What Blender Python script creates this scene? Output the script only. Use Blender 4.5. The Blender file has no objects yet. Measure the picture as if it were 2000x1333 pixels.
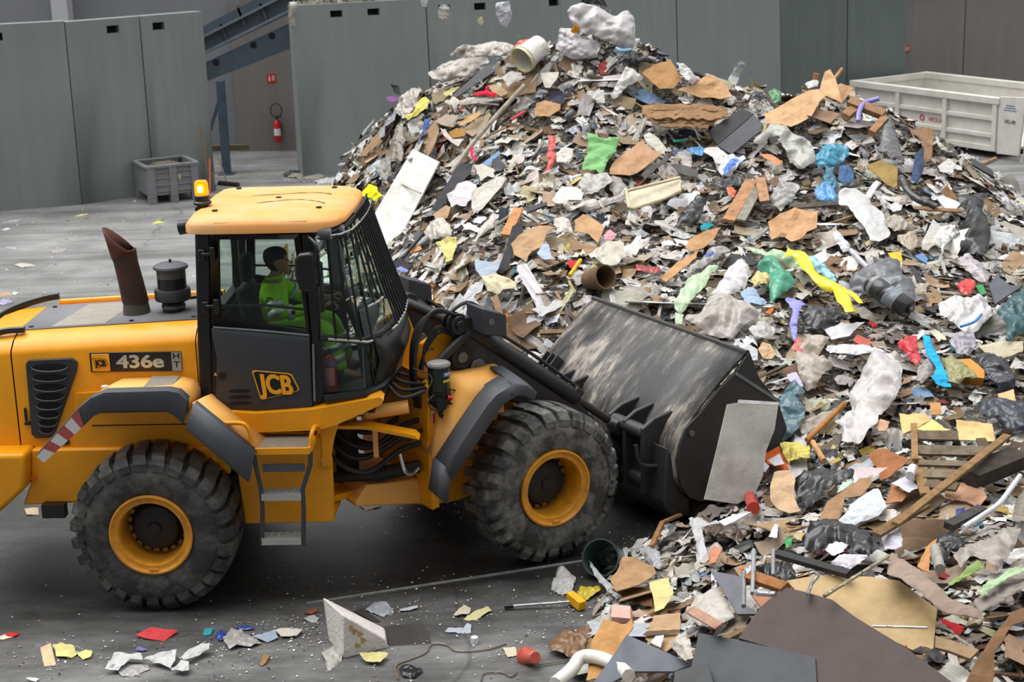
import bpy, bmesh, math, random
import numpy as np
from mathutils import Vector, Matrix, noise as mnoise

SC = bpy.context.scene
COL = SC.collection
R = math.radians
rng = random.Random(7)
nrg = np.random.default_rng(11)

# ------------------------------------------------------------------ camera
F_PX, PITCH, ROLL, CAM_H = 3300.0,0.269648,-0.029105,6.078
_fw = Vector((0, math.cos(PITCH),-math.sin(PITCH)))
_up0 = Vector((0, math.sin(PITCH), math.cos(PITCH)))
_rt0 = Vector((1,0,0))
_rt = math.cos(ROLL) * _rt0 + math.sin(ROLL) * _up0
_up = -math.sin(ROLL) * _rt0 + math.cos(ROLL) * _up0
CAM_O = Vector((0,0, CAM_H))
cam_d = bpy.data.cameras.new('camera')
cam = bpy.data.objects.new('camera', cam_d)
COL.objects.link(cam)
cam_d.sensor_width = 36.0
cam_d.lens = 36.0 * F_PX / 2000.0
cam_d.clip_end = 300
cam.matrix_world = Matrix(((_rt.x, _up.x, -_fw.x, 0),(_rt.y, _up.y, -_fw.y, 0),(_rt.z, _up.z, -_fw.z, CAM_H),(0,0,0,1)))
SC.camera = cam
cam_d.dof.use_dof = True
cam_d.dof.focus_distance = 15.0
cam_d.dof.aperture_fstop = 3.2


def ray(px, py):
    return ((px - 1000) / F_PX) * _rt - ((py - 666.5) / F_PX) * _up + _fw


def ground(px, py, z=0.0):
    d = ray(px, py)
    return CAM_O + d * ((z - CAM_H) / d.z)


def at_y(px, py, Y):
    d = ray(px, py)
    return CAM_O + d * (Y / d.y)


# ------------------------------------------------------------------ materials
def srgb(r, g, b):
    f = lambda c: (c / 255 / 12.92) if c / 255 <= 0.04045 else ((c / 255 + 0.055) / 1.055) ** 2.4
    return (f(r), f(g), f(b),1.0)


MATS = {}


def mat(name, col, rough=0.5, metal=0.0, noise=0.0, nscale=6.0, dirt=None, dirt_amt=0.5, bump=0.0, bscale=20.0, spec=0.5,
        stretch=None, trans=0.0, sharp=.22, off=0.0):
    """principled material with optional procedural wear"""
    if name in MATS:
        return MATS[name]
    m = bpy.data.materials.new(name)
    m.use_nodes = True
    nt = m.node_tree
    b = nt.nodes['Principled BSDF']
    b.inputs['Base Color'].default_value = col
    b.inputs['Roughness'].default_value = rough
    b.inputs['Metallic'].default_value = metal
    b.inputs['Specular IOR Level'].default_value = spec
    tc = nt.nodes.new('ShaderNodeTexCoord')
    vec = tc.outputs['Object']
    if stretch:
        mp = nt.nodes.new('ShaderNodeMapping')
        mp.inputs['Scale'].default_value = stretch
        nt.links.new(vec, mp.inputs['Vector'])
        vec = mp.outputs['Vector']
    cur = None
    if noise > 0 or dirt:
        n = nt.nodes.new('ShaderNodeTexNoise')
        n.inputs['Scale'].default_value = nscale
        n.inputs['Detail'].default_value = 8
        n.inputs['Roughness'].default_value = 0.65
        nt.links.new(vec, n.inputs['Vector'])
        r = nt.nodes.new('ShaderNodeValToRGB')
        r.color_ramp.elements[0].position = 0.5 - sharp + off
        r.color_ramp.elements[1].position = 0.5 + sharp + off
        d = dirt if dirt else tuple(c * (1 - noise) for c in col[:3]) + (1,)
        k = dirt_amt if dirt else 1.0
        r.color_ramp.elements[1].color = tuple(col[i] * (1 - k) + d[i] * k for i in range(3)) + (1,)
        r.color_ramp.elements[0].color = tuple(min(1, c * (1 + noise * .3)) for c in col[:3]) + (1,)
        nt.links.new(n.outputs['Fac'], r.inputs['Fac'])
        nt.links.new(r.outputs['Color'], b.inputs['Base Color'])
    if bump > 0:
        n2 = nt.nodes.new('ShaderNodeTexNoise')
        n2.inputs['Scale'].default_value = bscale
        n2.inputs['Detail'].default_value = 6
        nt.links.new(vec, n2.inputs['Vector'])
        bp = nt.nodes.new('ShaderNodeBump')
        bp.inputs['Strength'].default_value = bump
        bp.inputs['Distance'].default_value = 0.02
        nt.links.new(n2.outputs['Fac'], bp.inputs['Height'])
        nt.links.new(bp.outputs['Normal'], b.inputs['Normal'])
    if trans > 0:
        b.inputs['Alpha'].default_value = 1 - trans
    MATS[name] = m
    return m


def glass_mat(name, tint, refl=0.12):
    if name in MATS:
        return MATS[name]
    m = bpy.data.materials.new(name)
    m.use_nodes = True
    nt = m.node_tree
    nt.nodes.remove(nt.nodes['Principled BSDF'])
    out = nt.nodes['Material Output']
    t = nt.nodes.new('ShaderNodeBsdfTransparent')
    t.inputs['Color'].default_value = tint
    g = nt.nodes.new('ShaderNodeBsdfGlossy')
    g.inputs['Roughness'].default_value = 0.03
    g.inputs['Color'].default_value = (0.9,0.97,0.94,1)
    lw = nt.nodes.new('ShaderNodeLayerWeight')
    lw.inputs['Blend'].default_value = 0.25
    mr = nt.nodes.new('ShaderNodeMapRange')
    mr.inputs['To Min'].default_value = refl * 0.5
    mr.inputs['To Max'].default_value = min(1, refl * 4)
    nt.links.new(lw.outputs['Fresnel'], mr.inputs['Value'])
    mx = nt.nodes.new('ShaderNodeMixShader')
    nt.links.new(mr.outputs['Result'], mx.inputs['Fac'])
    nt.links.new(t.outputs['BSDF'], mx.inputs[1])
    nt.links.new(g.outputs['BSDF'], mx.inputs[2])
    nt.links.new(mx.outputs['Shader'], out.inputs['Surface'])
    MATS[name] = m
    return m


# ------------------------------------------------------------------ object helpers
def tag(o, label=None, cat=None, group=None, kind=None):
    if label:
        o['label'] = label
    if cat:
        o['category'] = cat
    if group:
        o['group'] = group
    if kind:
        o['kind'] = kind
    return o


def empty(name, loc=(0,0,0), rz=0.0):
    o = bpy.data.objects.new(name, None)
    o.empty_display_size = 0.2
    COL.objects.link(o)
    o.location = loc
    o.rotation_euler = (0,0, rz)
    return o


def link_mesh(name, me, material, parent=None, smooth=None):
    o = bpy.data.objects.new(name, me)
    COL.objects.link(o)
    if material is not None:
        for m in (material if isinstance(material, (list, tuple)) else [material]):
            me.materials.append(m)
    if parent is not None:
        o.parent = parent
    return o


class MB:
    """collects shapes and links them as ONE mesh object"""
    xf = Matrix.Identity(4)

    def __init__(self, xf=None):
        self.v, self.f, self.mi, self.sm = [],[],[],[]
        self.x = xf if xf is not None else Matrix.Identity(4)
        self.cur = 0

    def add(self, vs, fs, smooth=False):
        b = len(self.v)
        self.v += [tuple(self.x @ Vector(p)) for p in vs]
        for f in fs:
            self.f.append(tuple(b + i for i in f))
            self.mi.append(self.cur)
            self.sm.append(smooth)
        return self

    def box(self, c, s, rot=None):
        vs = [Vector(((i & 1) - .5,((i >> 1) & 1) - .5,((i >> 2) & 1) - .5)) for i in range(8)]
        vs = [Vector((p.x * s[0], p.y * s[1], p.z * s[2])) for p in vs]
        if rot is not None:
            m = rot if isinstance(rot, Matrix) else Matrix.Rotation(rot[2],3, 'Z') @ Matrix.Rotation(rot[1],3, 'Y') @ Matrix.Rotation(rot[0],3, 'X')
            vs = [m @ p for p in vs]
        c = Vector(c)
        return self.add([p + c for p in vs],[(0,2,3,1),(4,5,7,6),(0,1,5,4),(2,6,7,3),(0,4,6,2),(1,3,7,5)])

    def beam(self, p0, p1, w, h, upv=(0,0,1)):
        p0, p1 = Vector(p0), Vector(p1)
        d = (p1 - p0)
        L = d.length
        x = d.normalized()
        y = Vector(upv).cross(x)
        if y.length < 1e-4:
            y = Vector((0,1,0)).cross(x)
        y.normalize()
        z = x.cross(y)
        m = Matrix((x, y, z)).transposed()
        return self.box((p0 + p1) / 2,(L, w, h), m)

    def prism(self, poly, axis, c0, c1):
        """poly of 2-D points in the two other axes, extruded from c0 to c1 along axis 0/1/2"""
        n = len(poly)

        def P(a, b, c):
            return ((c, a, b),(a, c, b),(a, b, c))[axis]
        vs = [P(a, b, c0) for a, b in poly] + [P(a, b, c1) for a, b in poly]
        fs = [tuple(range(n)), tuple(range(2 * n - 1, n - 1,-1))] + [(i, n + i, n + (i + 1) % n, (i + 1) % n) for i in range(n)]
        return self.add(vs, fs)

    def tube(self, path, r, n=10, cap=True, closed=False):
        path = [Vector(p) for p in path]
        m = len(path)
        rs = r if isinstance(r, (list, tuple)) else [r] * m
        vs, fs = [],[]
        prev = None
        for i, p in enumerate(path):
            a = path[(i - 1) % m] if (i > 0 or closed) else p
            b = path[(i + 1) % m] if (i < m - 1 or closed) else p
            t = (b - a).normalized()
            if prev is None:
                ref = Vector((0,0,1)) if abs(t.z) < .9 else Vector((1,0,0))
                u = (ref - t * ref.dot(t)).normalized()
            else:
                u = (prev - t * prev.dot(t)).normalized()
            prev = u
            w = t.cross(u)
            for k in range(n):
                q = 2 * math.pi * k / n
                vs.append(p + (u * math.cos(q) + w * math.sin(q)) * rs[i])
        for i in range(m if closed else m - 1):
            j = (i + 1) % m
            for k in range(n):
                fs.append((i * n + k, i * n + (k + 1) % n, j * n + (k + 1) % n, j * n + k))
        self.add(vs, fs, True)
        if cap and not closed:
            self.add(vs[:n],[tuple(range(n - 1,-1,-1))])
            self.add(vs[-n:],[tuple(range(n))])
        return self

    def cyl(self, p0, p1, r, n=20, r1=None):
        return self.tube([p0, p1],[r, r if r1 is None else r1], n)

    def lathe(self, prof, origin=(0,0,0), axis='Y', n=40, smooth=True, a0=0, a1=2 * math.pi):
        """prof: (radius, height along axis)"""
        o = Vector(origin)
        full = abs(a1 - a0 - 2 * math.pi) < 1e-6
        cnt = n if full else n + 1
        vs, fs = [],[]
        for r, h in prof:
            for k in range(cnt):
                q = a0 + (a1 - a0) * k / n
                c, s = r * math.cos(q), r * math.sin(q)
                vs.append(o + Vector({'Y': (c, h, s), 'Z': (c, s, h), 'X': (h, c, s)}[axis]))
        m = len(prof)
        for i in range(m - 1):
            for k in range(n if full else n):
                k2 = (k + 1) % cnt
                fs.append((i * cnt + k, i * cnt + k2,(i + 1) * cnt + k2,(i + 1) * cnt + k))
        return self.add(vs, fs, smooth)

    def loft(self, rows, closed=False, smooth=True):
        n = len(rows[0])
        vs = [p for r in rows for p in r]
        fs = []
        for i in range(len(rows) - 1):
            for k in range(n if closed else n - 1):
                k2 = (k + 1) % n
                fs.append((i * n + k, i * n + k2,(i + 1) * n + k2,(i + 1) * n + k))
        return self.add(vs, fs, smooth)

    def ngon(self, pts):
        return self.add(pts, [tuple(range(len(pts)))])

    def build(self, name, material, parent=None, bevel=0.0, solid=0.0, seg=2, auto=40, off=0, subsurf=0):
        me = bpy.data.meshes.new(name)
        me.from_pydata([tuple(p) for p in self.v],[], self.f)
        o = link_mesh(name, me, material, parent)
        me.polygons.foreach_set('material_index', self.mi)
        bm = bmesh.new()
        bm.from_mesh(me)
        bmesh.ops.remove_doubles(bm, verts=bm.verts, dist=1e-5)
        bmesh.ops.recalc_face_normals(bm, faces=bm.faces)
        lim = math.radians(auto)
        for f in bm.faces:
            f.smooth = True
        for e in bm.edges:
            e.smooth = not (len(e.link_faces) == 2 and e.calc_face_angle(0) > lim)
        bm.to_mesh(me)
        bm.free()
        if solid:
            s = o.modifiers.new('thickness', 'SOLIDIFY')
            s.thickness = solid
            s.offset = off
        if bevel:
            b = o.modifiers.new('edge', 'BEVEL')
            b.width = bevel
            b.segments = seg
            b.limit_method = 'ANGLE'
            b.angle_limit = math.radians(35)
        if subsurf:
            s = o.modifiers.new('sub', 'SUBSURF')
            s.levels = s.render_levels = subsurf
        return o


def text_obj(name, body, size, M, material, parent, bold=0.0, extrude=0.002, align='CENTER', sx=1.0, shear=0.0, base='CENTER', heavy=0.0):
    cu = bpy.data.curves.new(name, 'FONT')
    cu.body = body
    cu.size = size
    cu.align_x = align
    cu.align_y = base
    cu.offset = bold
    cu.extrude = extrude
    cu.shear = shear
    t = bpy.data.objects.new(name + '_src', cu)
    COL.objects.link(t)
    dg = bpy.context.evaluated_depsgraph_get()
    me = bpy.data.meshes.new_from_object(t.evaluated_get(dg))
    bpy.data.objects.remove(t)
    bpy.data.curves.remove(cu)
    me.transform(Matrix.Diagonal((sx, 1,1,1)))
    if heavy:
        bm = bmesh.new()
        for ox, oy, oz in ((0,0,0),(-1,0,.0002),(1,0,.0004),(0,.6,.0006),(0,-.6,.0008),(-.7,.5,.001),(.7,-.5,.0012),(.7,.5,.0014),(-.7,-.5,.0016)):
            c = me.copy()
            c.transform(Matrix.Translation((ox * heavy, oy * heavy, oz)))
            bm.from_mesh(c)
            bpy.data.meshes.remove(c)
        bm.to_mesh(me)
        bm.free()
    me.transform(M)
    me.materials.clear()
    o = link_mesh(name, me, material, parent)
    return o


def side_M(x, y, z, rot=0.0):
    """text facing -Y, reading along +X"""
    return Matrix.Translation((x, y, z)) @ Matrix.Rotation(rot, 4, 'Y') @ Matrix(((1,0,0,0),(0,0,-1,0),(0,1,0,0),(0,0,0,1)))


def ribbon_path(pts, k=6):
    """Catmull-Rom through points"""
    P = [Vector(p) for p in pts]
    P = [P[0] * 2 - P[1]] + P + [P[-1] * 2 - P[-2]]
    out = []
    for i in range(1, len(P) - 2):
        for j in range(k):
            t = j / k
            a, b, c, d = P[i - 1], P[i], P[i + 1], P[i + 2]
            out.append(0.5 * ((2 * b) + (c - a) * t + (2 * a - 5 * b + 4 * c - d) * t * t + (3 * b - a - 3 * c + d) * t ** 3))
    out.append(P[-2])
    return out
# ------------------------------------------------------------------ floor
def floor_material():
    m = bpy.data.materials.new('worn_concrete')
    m.use_nodes = True
    nt = m.node_tree
    L = nt.links.new
    b = nt.nodes['Principled BSDF']
    tc = nt.nodes.new('ShaderNodeTexCoord')

    def mapping(scale, rz=0.0, loc=(0,0,0)):
        mp = nt.nodes.new('ShaderNodeMapping')
        mp.inputs['Scale'].default_value = scale
        mp.inputs['Rotation'].default_value = (0,0, rz)
        mp.inputs['Location'].default_value = loc
        L(tc.outputs['Object'], mp.inputs['Vector'])
        return mp.outputs['Vector']

    def noise(vec, scale, detail=8, rough=.6):
        n = nt.nodes.new('ShaderNodeTexNoise')
        n.inputs['Scale'].default_value = scale
        n.inputs['Detail'].default_value = detail
        n.inputs['Roughness'].default_value = rough
        L(vec, n.inputs['Vector'])
        return n.outputs['Fac']

    def ramp(fac, stops):
        r = nt.nodes.new('ShaderNodeValToRGB')
        while len(r.color_ramp.elements) < len(stops):
            r.color_ramp.elements.new(.5)
        for e, (p, c) in zip(r.color_ramp.elements, stops):
            e.position = p
            e.color = c if len(c) == 4 else tuple(c) + (1,)
        L(fac, r.inputs['Fac'])
        return r.outputs['Color']

    def mix(fac, a, c, mode='MIX'):
        x = nt.nodes.new('ShaderNodeMix')
        x.data_type = 'RGBA'
        x.blend_type = mode
        for s, val in ((x.inputs['Factor'], fac),(x.inputs[6], a),(x.inputs[7], c)):
            if hasattr(val, 'is_linked') or hasattr(val, 'links'):
                L(val, s)
            else:
                s.default_value = val
        return x.outputs[2]

    def math_(op, a, c):
        x = nt.nodes.new('ShaderNodeMath')
        x.operation = op
        x.use_clamp = True
        for s, val in ((x.inputs[0], a),(x.inputs[1], c)):
            if hasattr(val, 'links'):
                L(val, s)
            else:
                s.default_value = val
        return x.outputs[0]
    g = lambda v: (v, v, v * .985)
    base = ramp(noise(mapping((1,1,1)),.9),[(.32, g(.14)),(.5, g(.205)),(.68, g(.27))])
    streak = ramp(noise(mapping((.12,1.3,1), R(-14)),1.5,10),[(.38,(.45,.44,.43)),(.58,(1,1,1))])
    col = mix(.8, base, streak, 'MULTIPLY')
    # dark, wet, oily working lane where the loader drives
    sep = nt.nodes.new('ShaderNodeSeparateXYZ')
    L(mapping((1,1,1), R(-6)), sep.inputs[0])
    mr = nt.nodes.new('ShaderNodeMapRange')
    mr.interpolation_type = 'SMOOTHSTEP'
    mr.inputs['From Min'].default_value = 12.6
    mr.inputs['From Max'].default_value = 14.0
    L(sep.outputs['Y'], mr.inputs['Value'])
    mr2 = nt.nodes.new('ShaderNodeMapRange')
    mr2.interpolation_type = 'SMOOTHSTEP'
    mr2.inputs['From Min'].default_value = 25.0
    mr2.inputs['From Max'].default_value = 16.0
    L(sep.outputs['Y'], mr2.inputs['Value'])
    band = math_('MULTIPLY', mr.outputs[0], mr2.outputs[0])
    wn = ramp(noise(mapping((.35,1,1), R(-10)),.8,9,.7),[(.28,(0,0,0)),(.55,(1,1,1))])
    wet = math_('MULTIPLY', band, math_('ADD', math_('MULTIPLY', wn, .6),.45))
    col = mix(wet, col, (.020,.019,.018,1))
    # general grime in the front strip, ground-in pale crumbs
    grime = ramp(noise(mapping((.5,1,1), R(8)),2.3,10,.7),[(.36,(.22,.22,.21)),(.6,(1,1,1))])
    mr3 = nt.nodes.new('ShaderNodeMapRange')
    mr3.inputs['From Min'].default_value = 24.0
    mr3.inputs['From Max'].default_value = 14.0
    L(sep.outputs['Y'], mr3.inputs['Value'])
    col = mix(math_('MULTIPLY', mr3.outputs[0],.75), col, mix(1.0, col, grime, 'MULTIPLY'))
    sp = nt.nodes.new('ShaderNodeTexVoronoi')
    sp.inputs['Scale'].default_value = 9
    L(tc.outputs['Object'], sp.inputs['Vector'])
    dots = ramp(sp.outputs['Distance'],[(.06,(1,1,1)),(.11,(0,0,0))])
    keep = ramp(noise(mapping((1,1,1)),3.0,4),[(.52,(0,0,0)),(.62,(1,1,1))])
    col = mix(math_('MULTIPLY', math_('MULTIPLY', dots, keep),.8), col, (.42,.41,.38,1))
    # cracks
    vc = nt.nodes.new('ShaderNodeTexVoronoi')
    vc.feature = 'DISTANCE_TO_EDGE'
    vc.inputs['Scale'].default_value = .16
    wv = nt.nodes.new('ShaderNodeVectorMath')
    wv.operation = 'ADD'
    nn = nt.nodes.new('ShaderNodeTexNoise')
    nn.inputs['Scale'].default_value = .8
    L(tc.outputs['Object'], nn.inputs['Vector'])
    L(tc.outputs['Object'], wv.inputs[0])
    L(nn.outputs['Color'], wv.inputs[1])
    L(wv.outputs[0], vc.inputs['Vector'])
    crack = ramp(vc.outputs['Distance'],[(.0,(.6,.6,.6)),(.0025,(1,1,1))])
    col = mix(1.0, col, crack, 'MULTIPLY')
    L(col, b.inputs['Base Color'])
    rr = nt.nodes.new('ShaderNodeMapRange')
    rr.inputs['To Min'].default_value = .85
    rr.inputs['To Max'].default_value = .42
    L(wet, rr.inputs['Value'])
    L(rr.outputs[0], b.inputs['Roughness'])
    bp = nt.nodes.new('ShaderNodeBump')
    bp.inputs['Strength'].default_value = .35
    bp.inputs['Distance'].default_value = .02
    L(noise(mapping((1,1,1)),14,9,.7), bp.inputs['Height'])
    L(bp.outputs[0], b.inputs['Normal'])
    return m


fl = MB().add([(-40,-6,0),(40,-6,0),(40,60,0),(-40,60,0)],[(0,1,2,3)]).build('floor', floor_material())
tag(fl, kind='structure')

# ------------------------------------------------------------------ retaining walls of big painted panels
def wall_paint(name, col, streak=.35):
    m = bpy.data.materials.new(name)
    m.use_nodes = True
    nt = m.node_tree
    L = nt.links.new
    b = nt.nodes['Principled BSDF']
    b.inputs['Roughness'].default_value = .55
    tc = nt.nodes.new('ShaderNodeTexCoord')
    mp = nt.nodes.new('ShaderNodeMapping')
    mp.inputs['Scale'].default_value = (3.5,3.5,.25)
    L(tc.outputs['Object'], mp.inputs['Vector'])
    n = nt.nodes.new('ShaderNodeTexNoise')
    n.inputs['Scale'].default_value = 1.6
    n.inputs['Detail'].default_value = 7
    L(mp.outputs[0], n.inputs['Vector'])
    n2 = nt.nodes.new('ShaderNodeTexNoise')
    n2.inputs['Scale'].default_value = .55
    n2.inputs['Detail'].default_value = 8
    L(tc.outputs['Object'], n2.inputs['Vector'])
    r = nt.nodes.new('ShaderNodeValToRGB')
    r.color_ramp.elements[0].position = .3
    r.color_ramp.elements[1].position = .7
    r.color_ramp.elements[0].color = tuple(c * (1 - streak) for c in col[:3]) + (1,)
    r.color_ramp.elements[1].color = tuple(min(1, c * (1 + streak * .5)) for c in col[:3]) + (1,)
    ad = nt.nodes.new('ShaderNodeMath')
    ad.operation = 'MULTIPLY_ADD'
    ad.inputs[1].default_value = .45
    L(n.outputs['Fac'], ad.inputs[0])
    ml = nt.nodes.new('ShaderNodeMath')
    ml.operation = 'MULTIPLY'
    ml.inputs[1].default_value = .55
    L(n2.outputs['Fac'], ml.inputs[0])
    L(ml.outputs[0], ad.inputs[2])
    L(ad.outputs[0], r.inputs['Fac'])
    L(r.outputs[0], b.inputs['Base Color'])
    # white rub marks: short horizontal scratches
    mp3 = nt.nodes.new('ShaderNodeMapping')
    mp3.inputs['Scale'].default_value = (.9,.9,9)
    L(tc.outputs['Object'], mp3.inputs['Vector'])
    n3 = nt.nodes.new('ShaderNodeTexNoise')
    n3.inputs['Scale'].default_value = 2.2
    n3.inputs['Detail'].default_value = 6
    L(mp3.outputs[0], n3.inputs['Vector'])
    r3 = nt.nodes.new('ShaderNodeValToRGB')
    r3.color_ramp.elements[0].position = .70
    r3.color_ramp.elements[0].color = (0,0,0,1)
    r3.color_ramp.elements[1].position = .80
    r3.color_ramp.elements[1].color = (.6,.6,.6,1)
    L(n3.outputs['Fac'], r3.inputs['Fac'])
    mx = nt.nodes.new('ShaderNodeMix')
    mx.data_type = 'RGBA'
    L(r3.outputs[0], mx.inputs['Factor'])
    L(r.outputs[0], mx.inputs[6])
    mx.inputs[7].default_value = (.42,.44,.43,1)
    L(mx.outputs[2], b.inputs['Base Color'])
    return m


GREEN = wall_paint('grey_green_paint', (.205,.228,.218,1),.16)
GREEN_D = wall_paint('dark_green_paint', (.105,.128,.12,1),.2)
CONC = wall_paint('bare_concrete', (.20,.185,.168,1),.22)
CLAD = wall_paint('grey_cladding', (.21,.214,.232,1),.10)
HOLE = mat('dark_hole', (.006,.006,.007,1),.9)
WHITE_COL = mat('white_column_paint', (.5,.5,.51,1),.6, noise=.1)


def panel_run(mb, A, B, seams, z1, slots=(), thick=.32, foot=.0, gap=.012, hole_z=None):
    """one straight run of wall, cut into panels at the parameters in seams, with lifting slots (t, z)"""
    A, B = Vector((A[0], A[1],0)), Vector((B[0], B[1],0))
    d = (B - A)
    Ln = d.length
    d.normalize()
    nrm = Vector((d.y, -d.x, 0))  # towards the viewer
    if nrm.y > 0:
        nrm = -nrm
    ts = [0] + list(seams) + [Ln]
    for i in range(len(ts) - 1):
        a, b = ts[i] + (gap if i else 0), ts[i + 1] - (gap if i < len(ts) - 2 else 0)
        cuts = [a, b]
        zc = [0, z1]
        hs = [(t, z) for t, z in slots if a < t < b]
        for t, z in hs:
            cuts += [t - .13, t + .13]
            zc += [z - .075, z + .075]
        cuts = sorted(set(cuts))
        zc = sorted(set(zc))

        def P(t, z, back=0.0):
            return A + d * t + nrm * (foot * (1 - z / z1) - back) + Vector((0,0, z))
        for k in range(len(cuts) - 1):
            for q in range(len(zc) - 1):
                t0, t1, u0, u1 = cuts[k], cuts[k + 1], zc[q], zc[q + 1]
                hole = any(abs((t0 + t1) / 2 - t) < .1 and abs((u0 + u1) / 2 - z) < .05 for t, z in hs)
                if not hole:
                    mb.add([P(t0, u0), P(t1, u0), P(t1, u1), P(t0, u1)],[(0,1,2,3)])
                else:
                    f = [P(t0, u0), P(t1, u0), P(t1, u1), P(t0, u1)]
                    bk = [P(t0, u0,.15), P(t1, u0,.15), P(t1, u1,.15), P(t0, u1,.15)]
                    mb.add(f + bk, [(0,1,5,4),(1,2,6,5),(2,3,7,6),(3,0,4,7)])
                    mb.cur = 1
                    mb.add(bk, [(0,1,2,3)])
                    mb.cur = 0
        bt = [P(a, 0, thick + foot), P(b, 0, thick + foot), P(b, z1, thick), P(a, z1, thick)]
        fr = [P(a, 0), P(b, 0), P(b, z1), P(a, z1)]
        mb.add(fr + bt, [(3,2,6,7),(0,3,7,4),(2,1,5,6),(4,5,6,7)])


w1 = MB()
panel_run(w1,(-13.2,31.55),(-8.45,33.08),[1.1,3.26],3.59,[(1.7,3.38),(3.7,3.36)])
panel_run(w1,(-8.43,33.09),(-6.09,34.86),[1.55],3.57,[(.97,3.36),(1.95,3.35)])
tag(w1.build('wall_left', [GREEN, HOLE]), kind='structure')
w2 = MB()
dx = math.hypot(13.8,4.42)
panel_run(w2,(-4.38,35.62),(6.3,39.1),[2.9,5.9,8.68],3.58,[(.95,3.36),(1.75,3.37),(3.3,3.36),(4.1,3.36),(5.8,3.36)], foot=.22)
tag(w2.build('wall_back', [GREEN, HOLE]), kind='structure')
w3 = MB()
panel_run(w3,(6.31,39.11),(9.45,40.15),[1.75],3.9,[], foot=.1)
tag(w3.build('wall_corner', [GREEN_D, HOLE]), kind='structure')
# hall walls behind
hb = MB().box((-8.0,39.6,5.0),(20.0,.35,10.0)).build('wall_rear', CLAD)
tag(hb, kind='structure')
hb2 = MB().box((-5.3,39.37,1.75),(1.9,.12,3.5)).build('wall_recess', CONC)
tag(hb2, kind='structure')
rw = MB()
for i in range(5):
    rw.box((9.3 + 1.0 + i * 2.02,42.0 + 0.0,1.62),(2.0,.3,3.24))
tag(rw.build('wall_right', CONC), kind='structure')
tag(MB().box((15,41.95,3.55),(12.5,.6,.62)).build('trim_1', mat('dark_beam', (.02,.02,.022,1),.7)), kind='structure')
tag(MB().box((15,42.2,6.8),(12.5,.3,6.0)).build('wall_upper', CLAD), kind='structure')
tag(MB().box((-9.95,38.9,4.0),(.36,.5,8.0)).build('column_1', WHITE_COL), kind='structure')
# steel joint let into the floor in front of the wheels
j0, j1 = ground(600,1180), ground(1250,1080)
jd = (j1 - j0)
tag(MB().beam(j0 + Vector((0,0,.004)), j1 + Vector((0,0,.004)),.035,.012).build('trim_2', mat('floor_joint_steel', (.33,.33,.32,1),.5,.3, noise=.5, nscale=8)), kind='structure')

# ------------------------------------------------------------------ conveyor between the walls
STEEL = mat('blue_grey_steel', srgb(72,86,98),.5, noise=.35, nscale=3)
STEEL_L = mat('light_steel', srgb(112,120,124),.55, noise=.3)
cv = empty('inclined_conveyor', (-6.1,36.4,0))
tag(cv, 'blue-grey steel inclined conveyor rising behind the gap between the green wall panels', 'conveyor')
YC = 36.4
cvx = Matrix.Translation((6.1,-36.4,0))


def C(px, py, y=YC):
    p = at_y(px, py, y)
    return (p.x, p.z)


def band_prism(name, pts, y0, y1, material):
    mb = MB(cvx)
    mb.prism([C(*p) for p in pts],1, y0, y1)
    return mb.build(name, material, cv)


low = band_prism('lower_beam', [(380,132),(560,48),(640,10),(640,62),(560,98),(406,158),(380,170)], YC, YC + .12, STEEL)
for px, py in ((422,122),(495,88),(531,70)):
    p = at_y(px, py, YC)
    MB(cvx).cyl((p.x, YC - .012, p.z),(p.x, YC + .05, p.z),.07,20).build('hole_shade_disc', HOLE, cv)  # black disc on the beam, painted in for the shade inside an open hole
rail = MB(cvx)
a, b_ = at_y(380,112, YC - .05), at_y(640,-16, YC - .05)
rail.beam(a, b_, .12,.05)
rail.build('lower_flange', STEEL_L, cv)
band_prism('side_panel', [(380,80),(640,-52),(640,-8),(380,116)], YC + .14, YC + .2, mat('belt_side_steel', srgb(84,96,106),.55, noise=.3))
rail = MB(cvx)
rail.beam(at_y(380,80, YC - .02), at_y(640,-52, YC - .02),.14,.05)
rail.build('upper_flange', STEEL_L, cv)
band_prism('upper_beam', [(380,60),(640,-76),(640,-50),(380,82)], YC + .02, YC + .14, STEEL)
for px, py in ((438,66),(515,26),(470,30),(585,-10)):
    p = at_y(px, py, YC)
    MB(cvx).box((p.x, YC + .08, p.z),(.05,.12,.42),(0, R(-18),0)).build('stiffener', STEEL, cv)
pp = ground(442,342)
ptop = at_y(428,158, pp.y)
MB(cvx).box((pp.x, pp.y + .1, ptop.z / 2),(.17,.17, ptop.z)).build('support_post', STEEL, cv, bevel=.01)
MB(cvx).box((pp.x, pp.y + .1,.012),(.34,.34,.024)).build('foot_plate', STEEL, cv)
MB(cvx).beam((pp.x, pp.y + .15,1.75),(pp.x - .55, pp.y + .2,.3),.06,.06).build('diagonal_brace', STEEL, cv)
MB(cvx).box((pp.x - .02, pp.y + .45,.52),(.95,.1,.12)).build('cross_bar', mat('oily_wood', srgb(96,84,66),.8), cv)

# ------------------------------------------------------------------ fire point on the recess wall
RED = mat('fire_red', srgb(190,30,34),.4)
WHITE = mat('white_paint', srgb(225,225,222),.5)
BLACK = mat('black_plastic', srgb(28,29,31),.45)
YW = 39.31


def ext_sign(px, py, Y, w, h, name, label, nx=0):
    p = at_y(px, py, Y)
    s = empty(name, p)
    tag(s, label, 'sign')
    MB().box((0,0,0),(w, .012, h)).build('sign_plate', RED, s)
    g = MB()
    g.box((-w * .22,-.008,-.02),(w * .16,.006, h * .5))
    g.box((-w * .22,-.008, h * .29),(w * .08,.006, h * .12))
    for k in range(3):
        g.box((w * .22,-.008, h * (.22 - .2 * k)),(w * .3,.006, h * .08))
    g.build('pictogram', WHITE, s)
    return s


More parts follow.
